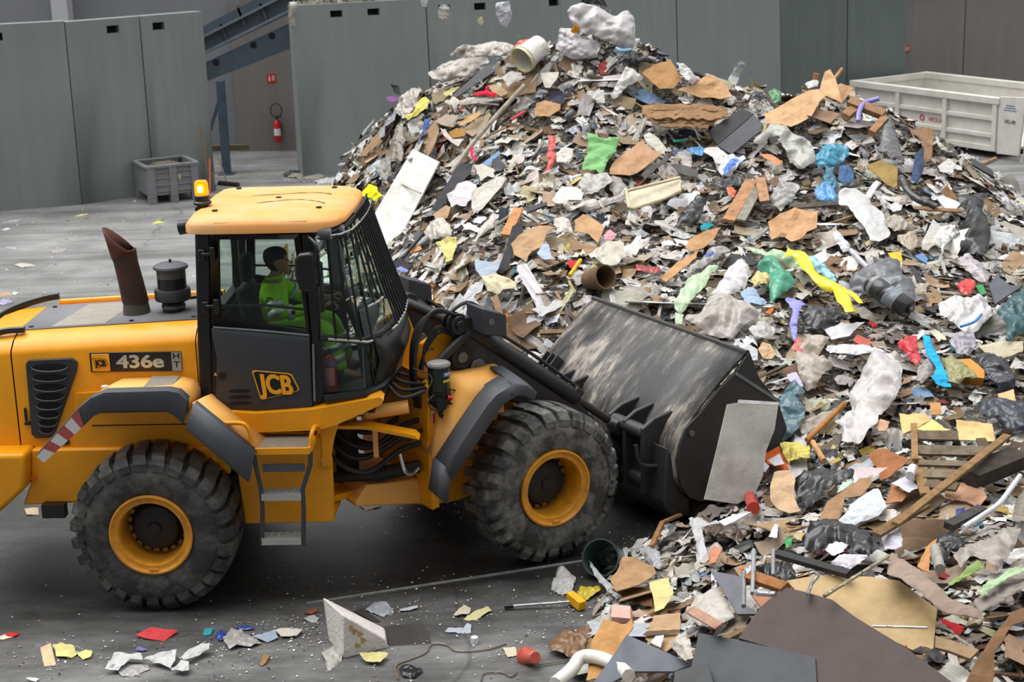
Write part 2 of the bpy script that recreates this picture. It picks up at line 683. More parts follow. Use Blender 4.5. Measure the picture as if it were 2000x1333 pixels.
ext_sign(530,153, YW - .01,.2,.2, 'safety_sign', 'red square fire point sign with white pictogram above the wall extinguisher')
ext_sign(1771.5,95,41.82,.12,.16, 'safety_sign', 'small red and white fire sign on the bare concrete wall behind the skip')
p = at_y(542,255, YW - .12)
fe = empty('fire_extinguisher', (p.x, p.y, p.z - .25))
tag(fe, 'red fire extinguisher with looped black hose hung on the concrete recess wall', 'fire extinguisher')
MB().lathe([(0,0),(.08,0),(.088,.02),(.088,.40),(.06,.47),(.03,.5),(0,.5)], axis='Z', n=20).build('cylinder', RED, fe)
MB().lathe([(.0895,.14),(.0895,.3)], axis='Z', n=20, a0=R(210), a1=R(330)).build('instruction_label', WHITE, fe)
MB().box((0,0,.53),(.05,.05,.06)).box((.04,0,.57),(.16,.03,.02)).build('valve', BLACK, fe)
hp = [(0.02,0,.55)] + [(.0 + .13 * math.sin(t),-.01,.72 - .16 * math.cos(t)) for t in np.linspace(.4,5.7,14)] + [(.1,-.08,.42),(.1,-.09,.2)]
MB().tube(ribbon_path(hp, 3),.012,8).build('hose', BLACK, fe)
MB().box((0,.11,.3),(.1,.05,.25)).build('wall_bracket', BLACK, fe)

# ------------------------------------------------------------------ grey pallet box by the left wall
GREYP = mat('grey_box_plastic', srgb(126,127,130),.6, noise=.25, nscale=4)
pb0 = ground(293,400)
pbr, pbl = ground(390,389), ground(266,384)
ux = (pbr - pb0)
lx = ux.length
ux.normalize()
uy = Vector((-ux.y, ux.x, 0))
pb = empty('pallet_box', pb0, math.atan2(ux.y, ux.x))
tag(pb, 'grey plastic pallet box full of dirt standing by the left wall panels', 'pallet box')
wd, hh = .95,.76
sh = MB()
sh.box((lx / 2,.025,.45),(lx, .05,.58)).box((lx / 2, wd - .025,.45),(lx, .05,.58))
sh.box((.025, wd / 2,.45),(.05, wd - .1,.58)).box((lx - .025, wd / 2,.45),(.05, wd - .1,.58)).box((lx / 2, wd / 2,.2),(lx - .1, wd - .1,.06))
sh.build('shell', GREYP, pb)
rm = MB()
rm.box((lx / 2,0,.73),(lx + .06,.09,.06)).box((lx / 2, wd, .73),(lx + .06,.09,.06)).box((0, wd / 2,.73),(.09, wd - .09,.06)).box((lx, wd / 2,.73),(.09, wd - .09,.06))
rm.build('rim', GREYP, pb, bevel=.01)
for (xx, yy) in ((.07,.05),(lx / 2,.05),(lx - .07,.05),(.07, wd - .05),(lx / 2, wd - .05),(lx - .07, wd - .05)):
    f = MB()
    f.box((xx, yy, .08),(.16,.16,.16))
    f.box((xx, yy + (-.06 if yy < .3 else .06),.42),(.15,.05,.6))
    f.build('corner_foot', GREYP, pb, bevel=.008)
for zz in (.24,.36,.5,.62):
    MB().box((lx / 2,-.012, zz),(lx, .03,.025)).build('rib', GREYP, pb)
MB().box((lx * .62,-.045,.5),(.05,.006,.1)).build('label_sticker', mat('old_label', srgb(170,165,120),.7), pb)
cont = MB()
gx, gy = 22,18
rows = [[(.05 + (lx - .1) * i / gx, .05 + (wd - .1) * j / gy, .60 + .13 * math.sin(math.pi * i / gx) * math.sin(math.pi * j / gy) + .05 * mnoise.noise((i * .9, j * .9,2)) + rng.random() * .03) for i in range(gx + 1)] for j in range(gy + 1)]
cont.loft(rows)
co = cont.build('dirt_filling', mat('dirt', srgb(112,104,88),.95, noise=.6, nscale=14, dirt=srgb(62,58,50), bump=.6), pb, auto=20)

# tools leaning on the wall
WOOD_H = mat('worn_wood_handle', srgb(120,98,74),.7, noise=.3)
t0, t1 = ground(399,372), None
a_ = at_y(390,242,34.45)
sv = empty('shovel', (a_.x + .05,34.1,0))
tag(sv, 'wooden handled shovel leaning on the wall panel behind the pallet box', 'shovel')
MB(Matrix.Translation((-(a_.x + .05),-34.1,0))).tube([(a_.x, 34.5, a_.z),(a_.x + .12,34.2,.4)],.022,8).build('handle', WOOD_H, sv)
MB(Matrix.Translation((-(a_.x + .05),-34.1,0))).box((a_.x + .16,34.12,.2),(.24,.03,.38),(R(-20), R(-8),0)).build('blade', mat('tool_steel', srgb(90,88,86),.5,.6), sv, bevel=.01)
b0, b1 = ground(452,362), at_y(424,300,35.3)
br = empty('push_broom', b0)
tag(br, 'long handled broom with dark bristle head on the floor below the conveyor post', 'broom')
xb = Matrix.Translation(-b0)
MB(xb).tube([b1, b0 + Vector((-.08,-.05,.06))],.016,8).build('handle', WOOD_H, br)
MB(xb).box(b0 + Vector((-.05,-.05,.06)),(.55,.07,.05),(0,0, R(-35))).build('brush_head', mat('dark_wood', srgb(70,52,40),.8), br)
MB(xb).box(b0 + Vector((-.05,-.05,.02)),(.55,.09,.04),(0,0, R(-35))).build('bristles', BLACK, br)
o0 = at_y(407,312,33.0)
sp = empty('orange_pole', (o0.x + .02,33.0,0))
tag(sp, 'thin orange pole standing beside the grey pallet box', 'pole')
MB(Matrix.Translation((-(o0.x + .02),-33.0,0))).tube([(o0.x, 33.15, o0.z),(o0.x - .03,33.0,0)],.016,8).build('shaft', mat('orange_plastic', srgb(214,104,52),.5), sp)

# ------------------------------------------------------------------ white roll-off skip at the right wall
SKIP = mat('dirty_white_paint', srgb(206,204,198),.6, noise=.2, nscale=2.5, dirt=srgb(172,165,150), dirt_amt=.6)
sk0 = Vector((10.35,35.3,0))          # near corner at the tail
sk1 = Vector((8.05,39.0,0))           # near corner at the head
sx_ = (sk1 - sk0)
SL = sx_.length
sk = empty('roll_off_skip', sk0, math.atan2(sx_.y, sx_.x))
tag(sk, 'dirty white ribbed steel roll-off skip at the far right concrete wall', 'skip')
SW, SH, SB = -2.25,1.22,.16     # local: x along the skip, -y away from us


def skipwall(nm, y, ins):
    w = MB()
    w.box((SL / 2, y, (SH + SB) / 2),(SL, .05, SH - SB))
    w.build(nm, SKIP, sk)
    t = MB()
    t.box((SL / 2, y + ins * .03, SH),(SL + .1,.16,.14))
    t.box((SL / 2, y + ins * .04,.84),(SL, .09,.09))
    t.box((SL / 2, y + ins * .04,.48),(SL, .09,.09))
    t.box((SL / 2, y + ins * .03, SB + .05),(SL, .1,.12))
    t.build('side_rail', SKIP, sk, bevel=.01)
    for k in range(4):
        MB().box((.06 + (SL - .12) * k / 3, y + ins * .05,.7),(.11,.1, SH - SB)).build('upright_rib', SKIP, sk)


skipwall('near_side', 0,1)
skipwall('far_side', SW, -1)
MB().box((SL, SW / 2,.7),(.06, abs(SW), SH - SB)).build('head_wall', SKIP, sk)
MB().box((SL, SW / 2, SH),(.14, abs(SW),.12)).build('head_rail', SKIP, sk)
MB().box((SL / 2, SW / 2, SB),(SL, abs(SW),.05)).build('base_plate', SKIP, sk)
# flared tail door, half open towards us
dr = MB()
dr.prism([(-.02, SB - .04),(-.02, SH + .1),(-.72, SH + .14),(-.62, SB - .02)],1,.02,.07)
dr.build('tail_door', SKIP, sk, bevel=.008)
MB().box((-.74,-.4,.62),(.14,.8,1.25)).build('door_post', SKIP, sk, bevel=.015)
MB().box((-.7,-.2,.08),(.22,.4,.16)).build('roller_foot', SKIP, sk)
MB().box((.1,.08,.7),(.02,.02,.9)).build('hinge_pin', SKIP, sk)
Mk = Matrix(((-1,0,0,0),(0,0,1,0),(0,1,0,0),(0,0,0,1)))
RB = mat('red_lettering', srgb(176,60,66),.6)
text_obj('side_lettering', 'VEOLIA', .13, Matrix.Translation((SL * .42 - .06,.034,.64)) @ Mk, RB, sk, extrude=.002)
ring = MB()
ring.tube([(SL * .42 + .34 + .055 * math.cos(t),.037,.66 + .06 * math.sin(t)) for t in np.linspace(0,6.283,20)][:-1],.013,6, closed=True)
ring.build('round_emblem', RB, sk)
DB = mat('faded_blue_lettering', srgb(110,116,150),.7)
text_obj('door_number', '182-08', .11, Matrix.Translation((-.34,.074,.82)) @ Mk, mat('black_lettering', srgb(50,50,54),.7), sk, extrude=.002)
fp = MB()
for k in range(3):
    fp.box((-.34,.074,1.06 + k * .05),(.34 - .05 * k, .004,.02))
fp.build('door_stencil', DB, sk)
hg = empty('paper_scrap', sk0)
bpy.data.objects.remove(hg)

# unseen roof slab, added over the camera to shade the front of the yard
tag(MB().box((0,-.2,9.3),(44,13.4,.4)).build('added_shade_slab', CLAD), kind='structure')
# ------------------------------------------------------------------ wheel loader (local: X forward, Y left, Z up, origin under the articulation joint)
LX, LY, LYAW, PHI = -1.562,14.632,-0.047152,0.573572
ld = empty('wheel_loader', (LX, LY, 0), LYAW)
tag(ld, 'yellow and black articulated wheel loader pushing its bucket into the waste heap', 'wheel loader')
YEL = mat('loader_yellow', srgb(238,160,18),.38, noise=.12, nscale=3.5, dirt=srgb(205,132,22), dirt_amt=.5, spec=.4)
YEL_DUST = mat('dusty_yellow', srgb(236,166,62),.6, noise=.2, nscale=4, dirt=srgb(222,172,112), dirt_amt=.8)
YEL_ROOF = mat('weathered_roof_yellow', srgb(230,150,58),.6, noise=.2, nscale=1.6, dirt=srgb(216,172,122), dirt_amt=.95, stretch=(.8,1.6,1), sharp=.13)
GREY = mat('dark_grey_plastic', srgb(74,77,83),.55, noise=.18, nscale=5, bump=.05, bscale=60)
GREY_TOP = mat('dusty_grey_top', srgb(122,122,126),.75, noise=.18, nscale=4, dirt=srgb(104,102,102))
PATCH = mat('worn_grip_patch', srgb(150,145,135),.9, noise=.2, nscale=12)
FRAME = mat('cab_black', srgb(22,23,24),.38, noise=.2, nscale=8)
DOORG = mat('cab_door_grey', srgb(50,53,59),.5, noise=.25, nscale=6, dirt=srgb(66,68,72))
RUB = mat('tyre_rubber', srgb(40,40,40),.6, noise=.5, nscale=4.5, dirt=srgb(104,102,97), dirt_amt=.8, bump=.6, bscale=14, sharp=.12, off=.05)
RUB_D = mat('dusty_tyre_rubber', srgb(46,46,45),.5, noise=.5, nscale=5, dirt=srgb(138,136,131), dirt_amt=.8, bump=.9, bscale=11, sharp=.12, off=.06)
RIMY = mat('rim_yellow', srgb(226,152,24),.5, noise=.3, nscale=6, dirt=srgb(150,104,46), dirt_amt=.75)
HUB = mat('greasy_black', srgb(26,25,24),.6, noise=.4, nscale=14, bump=.3)
CHROME = mat('chrome_rod', srgb(190,190,188),.18,.95)
STEELB = mat('worn_bolt_steel', srgb(120,118,114),.45,.7)
HOSE = mat('hydraulic_hose', srgb(34,35,37),.45, noise=.2)
BARM = mat('black_arm_paint', srgb(30,31,33),.4, noise=.3, nscale=6, dirt=srgb(54,53,52))
RUST = mat('rusty_stack', srgb(66,40,30),.75, noise=.35, nscale=6, dirt=srgb(38,28,24), dirt_amt=.9, bump=.2)
RUST_T = mat('rusty_red_stack', srgb(96,56,44),.75, noise=.35, nscale=5, dirt=srgb(60,40,32))
TREAD = mat('chequer_plate', srgb(140,132,118),.6,.2, noise=.3, nscale=25)
GRATE = mat('galvanised_grating', srgb(176,176,172),.5,.3, noise=.15)
GLASS = glass_mat('cab_glass', (.76,.85,.81,1),.09)
GLASS_F = glass_mat('cab_front_glass', (.70,.80,.76,1),.19)
LAMPY = mat('decal_yellow', srgb(246,168,20),.4)
DECALK = mat('decal_black', srgb(20,21,22),.35)
REDW = mat('hazard_red', srgb(168,76,74),.5)
WHT = mat('hazard_white', srgb(206,203,200),.5)
FX = Matrix.Rotation(PHI, 4, 'Z')


def sub_obj(mbx, *a, **k):
    return mbx.build(*a, **k)


# ---- wheels
def wheel(cx, side, front):
    """side -1 = right (towards the photographer), +1 = left"""
    xf = (FX if front else Matrix.Identity(4)) @ Matrix.Translation((cx, 0,.72)) @ Matrix.Scale(side, 4,(0,1,0))
    w = empty('wheel')
    w.parent = ld
    ty = MB(xf)
    prof = [(.345,1.15),(.365,1.20),(.40,1.212),(.47,1.226),(.54,1.222),(.60,1.205),(.648,1.16),(.668 + .022 * front, 1.08),
            (.672 + .026 * front, .96),(.668 + .022 * front, .84),(.648,.76),(.60,.715),(.54,.70),(.47,.695),(.40,.71),(.36,.73)]
    ty.lathe(prof, axis='Y', n=72)
    nl = 27
    for s in (0,1):
        for k in range(nl):
            a = 2 * math.pi * (k + .5 * s) / nl
            cs = [(1.222,.585),(1.218,.645),(1.165,.712),(1.08,.722),(.93,.722),(.93,.655),(1.05,.65),(1.14,.62),(1.19,.585)]
            if s:
                cs = [(1.92 - y, r) for y, r in cs]
            hw = .074 + .012 * math.sin(k * 12.9)
            vs = []
            for e in (-1,1):
                for y, r in cs:
                    depth = abs(y - (1.222 if not s else .698))
                    sk_ = .26 * depth * (1 if not s else -1)
                    q = a + e * hw * (.92 if r > .7 else 1.06) + sk_
                    vs.append((r * math.cos(q), y, r * math.sin(q)))
            n = len(cs)
            ty.add(vs, [tuple(range(n)), tuple(range(2 * n - 1, n - 1,-1))] + [(i, n + i, n + (i + 1) % n, (i + 1) % n) for i in range(n)])
    ty.build('tyre', RUB_D if front else RUB, w, auto=30)
    rm_ = MB(xf)
    rm_.lathe([(.352,1.17),(.362,1.20),(.360,1.222),(.345,1.226),(.335,1.205),(.318,1.198),(.288,1.200),(.280,1.185),
               (.276,1.10),(.27,.98),(.262,.93),(.205,.92),(.2,.90)], axis='Y', n=56)
    rm_.build('rim', RIMY, w, auto=50)
    hb_ = MB(xf)
    hb_.lathe([(.232,.90),(.232,.945),(.215,.955),(.205,1.0),(.195,1.035),(.17,1.05),(.06,1.055),(.05,1.075),(0,1.075)], axis='Y', n=40)
    hub = hb_.build('hub', HUB, w, auto=30)
    nb = MB(xf)
    for k in range(20):
        q = 2 * math.pi * k / 20
        nb.cyl((.245 * math.cos(q),.92,.245 * math.sin(q)),(.245 * math.cos(q),.955,.245 * math.sin(q)),.014,6)
    nb.build('wheel_nut', HUB, hub)
    vb = MB(xf)
    vb.box((-.0,1.205,-.325),(.075,.03,.03),(0, R(5),0))
    vb.build('rim_lock', RIMY, w, bevel=.004)
    return w


for cx, fr in ((-1.515, False),(1.515, True)):
    for sd_ in (-1,1):
        wheel(cx, sd_, fr)

# ---- engine hood
X = [-3.42,-3.30,-3.10,-2.745]
hd = empty('engine_hood')
hd.parent = ld


def hood_sec(x, drop, inset=0.0):
    t = (x + 1.09) / (-1.64)
    zs, zt = 2.29 - .08 * t - drop, 2.415 - .075 * t - drop
    pts = [(-.70 + inset, 1.36),(-.70 + inset, zs - .02),(-.685 + inset, zs + .02),(-.60 + inset, zs + .085),(-.50, zt - .012),(-.44, zt)]
    full = pts + [(-a, z) for a, z in reversed(pts)]
    return [(x, a, z) for a, z in full]


h = MB()
h.loft([hood_sec(x, 0) for x in (-1.07,-1.115)], smooth=True)
h.build('front_collar', YEL, hd)
h = MB()
h.loft([hood_sec(x, 0) for x in (-1.125,-1.5,-2.0,-2.73)])
h.ngon(hood_sec(-2.73,0))
h.ngon(hood_sec(-1.125,0))
h.build('side_panel', YEL, hd)
h = MB()
h.loft([hood_sec(x, d, i) for x, d, i in ((-2.742,0,0),(-3.0,.01,0),(-3.15,.05,.02),(-3.28,.14,.05),(-3.34,.3,.1))])
h.ngon(hood_sec(-3.34,.3,.1))
h.build('rear_cowl', YEL, hd)
tp = MB()


def ztop(x):
    return 2.415 - .075 * (x + 1.09) / (-1.64)


tp.add([(-1.085,-.43, ztop(-1.085) + .006),(-2.74,-.43, ztop(-2.74) + .006),(-2.74,.43, ztop(-2.74) + .006),(-1.085,.43, ztop(-1.085) + .006)],[(0,1,2,3)])
tp.build('top_panel', GREY_TOP, hd, solid=.012)
tp = MB()
tp.add([(-1.98,-.40, ztop(-1.98) + .014),(-2.46,-.40, ztop(-2.46) + .014),(-2.34,.36, ztop(-2.34) + .014),(-1.88,.36, ztop(-1.88) + .014)],[(0,1,2,3)])
tp.build('grip_patch', PATCH, hd)
for (xx, yy) in ((-1.2,-.36),(-1.2,.36),(-1.75,-.37),(-2.65,-.36),(-2.65,.34)):
    MB().cyl((xx, yy, ztop(xx)),(xx, yy, ztop(xx) + .02),.022,10).build('panel_bolt', FRAME, hd)
rr = MB()
rr.tube(ribbon_path([(-2.66,.52,2.42),(-2.8,.5,2.40),(-3.05,.46,2.33),(-3.3,.42,2.2)]),.035,8)
rr.build('rear_hand_rail', FRAME, hd)
rr = MB()
rr.tube(ribbon_path([(-2.66,-.5,2.37),(-2.85,-.52,2.36),(-3.1,-.52,2.28),(-3.3,-.5,2.15)]),.03,8)
rr.build('rear_hand_rail', FRAME, hd)
rr = MB()
rr.tube([(-1.1,.5,2.43),(-2.65,.5,2.36)],.03,8)
rr.build('far_edge_rail', YEL, hd)
# side grille
GO = [(-2.61,2.12),(-2.58,2.155),(-2.20,2.165),(-2.155,2.13),(-2.17,2.05),(-2.41,1.50),(-2.46,1.445),(-2.59,1.44),(-2.625,1.48)]
gr = MB()
gr.prism(GO, 1,-.725,-.695)
grl = gr.build('side_grille', mat('grille_plastic', srgb(48,49,51),.55), hd, bevel=.008)
gcx = [(-2.4,2.09,.16),(-2.41,2.0,.155),(-2.415,1.91,.145),(-2.425,1.825,.13),(-2.44,1.745,.115),(-2.45,1.665,.10),(-2.465,1.59,.085),(-2.48,1.525,.065)]
sl = MB()
for x, z, wdt in gcx:
    n = 14
    vs = [(x + wdt * math.cos(t),-.731, z + .03 * math.sin(t)) for t in np.linspace(0,2 * math.pi, n, endpoint=False)]
    sl.ngon(vs)
sl.build('louvre_opening', HOLE, grl)
sl = MB()
for x, z, wdt in gcx:
    sl.tube([(x + wdt * math.cos(t),-.73 - .018 * math.sin(-t), z + .036 * math.sin(t)) for t in np.linspace(math.pi, 2 * math.pi, 9)],.008,6)
sl.build('louvre_lip', DOORG, grl)
# model badge
bd = MB()
bd.box((-1.65,-.704,2.12),(.80,.012,.175))
bdo = bd.build('model_badge', DECALK, hd, bevel=.006)
MB().box((-1.955,-.711,2.118),(.155,.006,.155)).build('maker_plate', LAMPY, bdo, bevel=.004)
MB().box((-1.295,-.711,2.118),(.082,.006,.165)).build('type_plate', mat('decal_silver', srgb(165,166,168),.35,.3), bdo)


def logo(cx, cz, w, y, parent, on_dark=True):
    """maker's emblem: slanted plate, outline and three letters"""
    H = w * .52
    out = [(-.5,.5),(-.44,.55),(.28,.42),(.36,.36),(.5,-.18),(.44,-.26),(-.30,-.55),(-.36,-.50)]
    P = lambda k: [(cx + a * w * k, cz + b * H * 1.15 * k) for a, b in out]
    if on_dark:
        MB().prism(P(1.0),1, y - .004, y + .004).build('emblem_outline', LAMPY, parent, bevel=.002)
        MB().prism(P(.93),1, y - .007, y - .003).build('emblem_field', DECALK, parent)
        col = LAMPY
    else:
        MB().prism(P(1.0),1, y - .004, y + .002).build('emblem_outline', DECALK, parent)
        MB().prism(P(.92),1, y - .006, y - .003).build('emblem_field', LAMPY, parent)
        col = DECALK
    M = Matrix.Translation((cx + .015 * w, y - .011, cz - .02 * H)) @ Matrix.Rotation(R(4),4, 'Y') @ Matrix(((1,-.16,0,0),(0,0,-1,0),(0,1,0,0),(0,0,0,1)))
    text_obj('emblem_letters', 'JCB', H * 1.12, M, col, parent, bold=H * .008, extrude=.002, sx=.76, heavy=H * .036)


logo(-1.955,2.116,.135,-.714, bdo, False)
text_obj('model_number', '436e', .155, side_M(-1.61,-.713,2.118), mat('decal_prism', srgb(186,196,192),.3,.5), bdo, bold=.0015, extrude=.001, sx=1.34, heavy=.0055)
text_obj('type_letters', 'H\nT', .075, side_M(-1.295,-.716,2.128), DECALK, bdo, bold=.0008, extrude=.001, sx=1.2)
MB().box((-2.66,-.712,1.66),(.02,.02,.12)).box((-2.65,-.715,1.58),(.05,.03,.03)).build('door_latch', FRAME, hd, bevel=.004)
MB().box((-2.38,-.71,1.40),(.16,.02,.04)).build('door_handle', FRAME, hd, bevel=.006)

# exhaust stack and air pre-cleaner on the hood
ex = MB()
ex.lathe([(.19,2.372),(.185,2.378),(.12,2.376)],(-1.78,-.08,0), 'Z', 32)
exo = ex.build('stack_collar', HOLE, hd)
xo = empty('exhaust_stack')
xo.parent = ld
ring_rows = []


def oval(cx, cy, cz, rx, ry, tilt=0.0, n=28):
    return [(cx + rx * math.cos(t), cy + ry * math.sin(t), cz + tilt * rx * math.cos(t)) for t in np.linspace(0,2 * math.pi, n, endpoint=False)]


MB().loft([oval(-1.775,-.08,2.365,.125,.12), oval(-1.777,-.08,2.44,.118,.113), oval(-1.78,-.08,2.50,.110,.105)], closed=True).build('stack_base', mat('heat_shield', srgb(84,78,68),.7, noise=.2), xo)
MB().loft([oval(-1.78,-.08,2.50,.118,.11), oval(-1.805,-.08,2.68,.112,.105), oval(-1.835,-.08,2.86,.108,.10), oval(-1.845,-.08,2.94,.108,.10,.45)], closed=True).build('stack_tube', RUST, xo)
MB().loft([oval(-1.845,-.08,2.94,.109,.101,.45), oval(-1.878,-.08,3.06,.138,.112,-.85)], closed=True).build('stack_mouth', RUST_T, xo, solid=.006)
pc = empty('air_precleaner')
pc.parent = ld
PX, PY = -1.44,-.08
MB().lathe([(.10,2.375),(.10,2.49),(.075,2.5),(.075,2.52)],(PX, PY, 0), 'Z', 28).build('neck', FRAME, pc)
MB().lathe([(.104,2.44),(.107,2.45),(.107,2.46),(.104,2.47)],(PX, PY, 0), 'Z', 28).build('clamp_band', STEELB, pc)
MB().lathe([(.07,2.51),(.152,2.515),(.160,2.53),(.160,2.60),(.150,2.618),(.128,2.622)],(PX, PY, 0), 'Z', 36).build('lower_bowl', DOORG, pc)
MB().lathe([(.128,2.61),(.128,2.80)],(PX, PY, 0), 'Z', 36).build('canister', mat('smoked_canister', srgb(36,38,40),.25), pc)
MB().lathe([(.129,2.72),(.129,2.80)],(PX, PY, 0), 'Z', 36).build('clear_band', mat('smoked_clear_band', srgb(86,88,84),.2), pc)
MB().lathe([(.120,2.795),(.152,2.80),(.155,2.81),(.148,2.825),(.10,2.845),(.0,2.855)],(PX, PY, 0), 'Z', 36).build('lid', GREY, pc)
MB().cyl((PX, PY, 2.85),(PX, PY, 2.88),.012,8).build('lid_nut', FRAME, pc)
MB().tube([(-1.42,.33,2.42),(-1.1,.4,2.45)],.018,8).build('intake_pipe', FRAME, pc)

# ---- counterweight
cwt = MB()
cwt.prism([(-3.5,1.37),(-2.62,1.375),(-2.66,1.05),(-2.95,.80),(-3.5,.72)],1,-.95,.95)
cwt.build('counterweight', YEL, ld, bevel=.04, seg=3)
rf = empty('rear_frame')
rf.parent = ld
MB().prism([(-2.62,1.36),(-1.0,1.36),(-1.0,.95),(-1.6,1.05),(-2.05,.98),(-2.2,.86),(-2.75,.84),(-2.66,1.05)],1,-.78,.78).build('rear_side_plate', YEL, rf, bevel=.02)
MB().box((-2.45,-.84,.82),(.2,.1,.12)).build('tow_bracket', FRAME, rf)
MB().cyl((-2.62,-.80,1.10),(-2.62,-.79,1.10),.03,12).build('side_reflector', mat('amber_lens', srgb(226,110,20),.3), rf)
# inner mudguard wall above the rear tyre with panel joints
MB().prism([(-2.2,1.85),(-1.12,1.90),(-.98,1.72),(-.86,1.4),(-.9,1.1),(-2.3,1.1)],1,-.74,-.68).build('inner_wing', YEL, rf)
for z in (1.56,1.68):
    MB().box((-1.6,-.742, z),(.95,.006,.008)).build('wing_joint', HOLE, rf)
MB().cyl((-1.515,-.75,.72),(-1.515,.75,.72),.17,20).build('rear_axle', HUB, rf)
# chassis box between the wheels, under the cab
MB().prism([(-.86,1.50),(-.10,1.46),(-.03,1.38),(.0,1.20),(-.01,.635),(-.80,.625)],1,-.74,-.66).build('chassis_side_plate', YEL, rf, bevel=.012)
MB().prism([(-.86,1.50),(-.10,1.46),(-.03,1.38),(.0,1.20),(-.01,.635),(-.80,.625)],1,.66,.74).build('chassis_side_plate', YEL, rf, bevel=.012)
MB().box((-.42,0,.66),(.8,1.36,.05)).build('belly_plate', YEL, rf)
MB().box((-.1,0,1.0),(.06,1.36,.7)).build('cross_plate', YEL, rf)
MB().prism([(-.09,1.52),(.10,1.60),(.03,1.40),(.0,1.24),(-.08,1.24)],1,-.76,-.70).build('gusset', YEL, rf, bevel=.01)
MB().box((-.045,-.745,1.20),(.10,.03,.10)).build('step_boss', YEL, rf, bevel=.01)

# ---- rear mudguards (grey rim + yellow top)
OUT = [(-2.42,1.455),(-2.02,1.865),(-1.91,1.95),(-1.79,1.998),(-1.26,2.005),(-1.17,1.985),(-1.11,1.92),(-1.13,1.80)]
INN = [(-2.36,1.44),(-2.00,1.83),(-1.88,1.92),(-1.76,1.975),(-1.23,1.98),(-1.15,1.96),(-1.09,1.90),(-1.09,1.80)]
LIP = [(-2.36,1.40),(-1.99,1.72),(-1.89,1.81),(-1.81,1.84),(-1.30,1.84),(-1.22,1.80),(-1.16,1.73),(-1.15,1.72)]
for s in (-1,1):
    fd = empty('rear_mudguard')
    fd.parent = ld
    MB().loft([[(x, s * 1.23, z) for x, z in LIP],[(x, s * 1.22, z) for x, z in OUT],[(x, s * 1.12, z + .006) for x, z in OUT]], smooth=True).build('rubber_edge', GREY, fd, solid=.018, auto=50)
    MB().loft([[(x, s * 1.15, z) for x, z in OUT[1:]],[(x, s * .74, z) for x, z in INN[1:]]], smooth=True).build('mudguard_top', YEL_DUST, fd, solid=.02)
    MB().box((-1.38, s * .97,2.004),(.24,.40,.008)).build('chequer_pad', TREAD, fd)
    MB().cyl((-1.86, s * .98,1.975),(-1.86, s * .98,1.99),.028,14).build('white_tag', WHT, fd)
    hz = MB()
    hz2 = MB()
    a, b_ = Vector((-2.42,0,1.455)), Vector((-2.02,0,1.865))
    c_, d_ = Vector((-2.36,0,1.40)), Vector((-1.99,0,1.72))
    for k in range(6):
        t0, t1 = k / 6,(k + 1) / 6
        sh = .10
        q = [a.lerp(b_, t0), a.lerp(b_, t1), c_.lerp(d_, min(1, t1 + sh) if k < 5 else 1), c_.lerp(d_, t0 + sh if k else 0)]
        pts = [(p.x, s * 1.242, p.z) for p in q]
        (hz if k % 2 == 0 else hz2).ngon(pts)
    o1 = hz.build('white_stripe', WHT, fd)
    o2 = hz2.build('red_stripe', REDW, fd)
    # front flap of the mudguard
    MB().loft([[(-1.12, s * 1.235,1.67),(-.64, s * 1.235,1.20)],[(-1.13, s * 1.23,1.70),(-.62, s * 1.23,1.22)],[(-1.06, s * 1.22,1.885),(-.575, s * 1.22,1.435)],[(-1.05, s * 1.12,1.885),(-.565, s * 1.12,1.44)]]).build('front_flap', GREY, fd, solid=.018)
    MB().loft([[(-1.08, s * 1.16,1.88),(-.60, s * 1.16,1.44)],[(-1.02, s * 1.0,1.88),(-.54, s * 1.0,1.44)],[(-1.0, s * .78,1.84),(-.50, s * .78,1.40)]]).build('flap_top', YEL_DUST, fd, solid=.02)
    MB().box((-1.12, s * .95,1.82),(.03,.38,.16)).build('flap_bracket', YEL, fd)

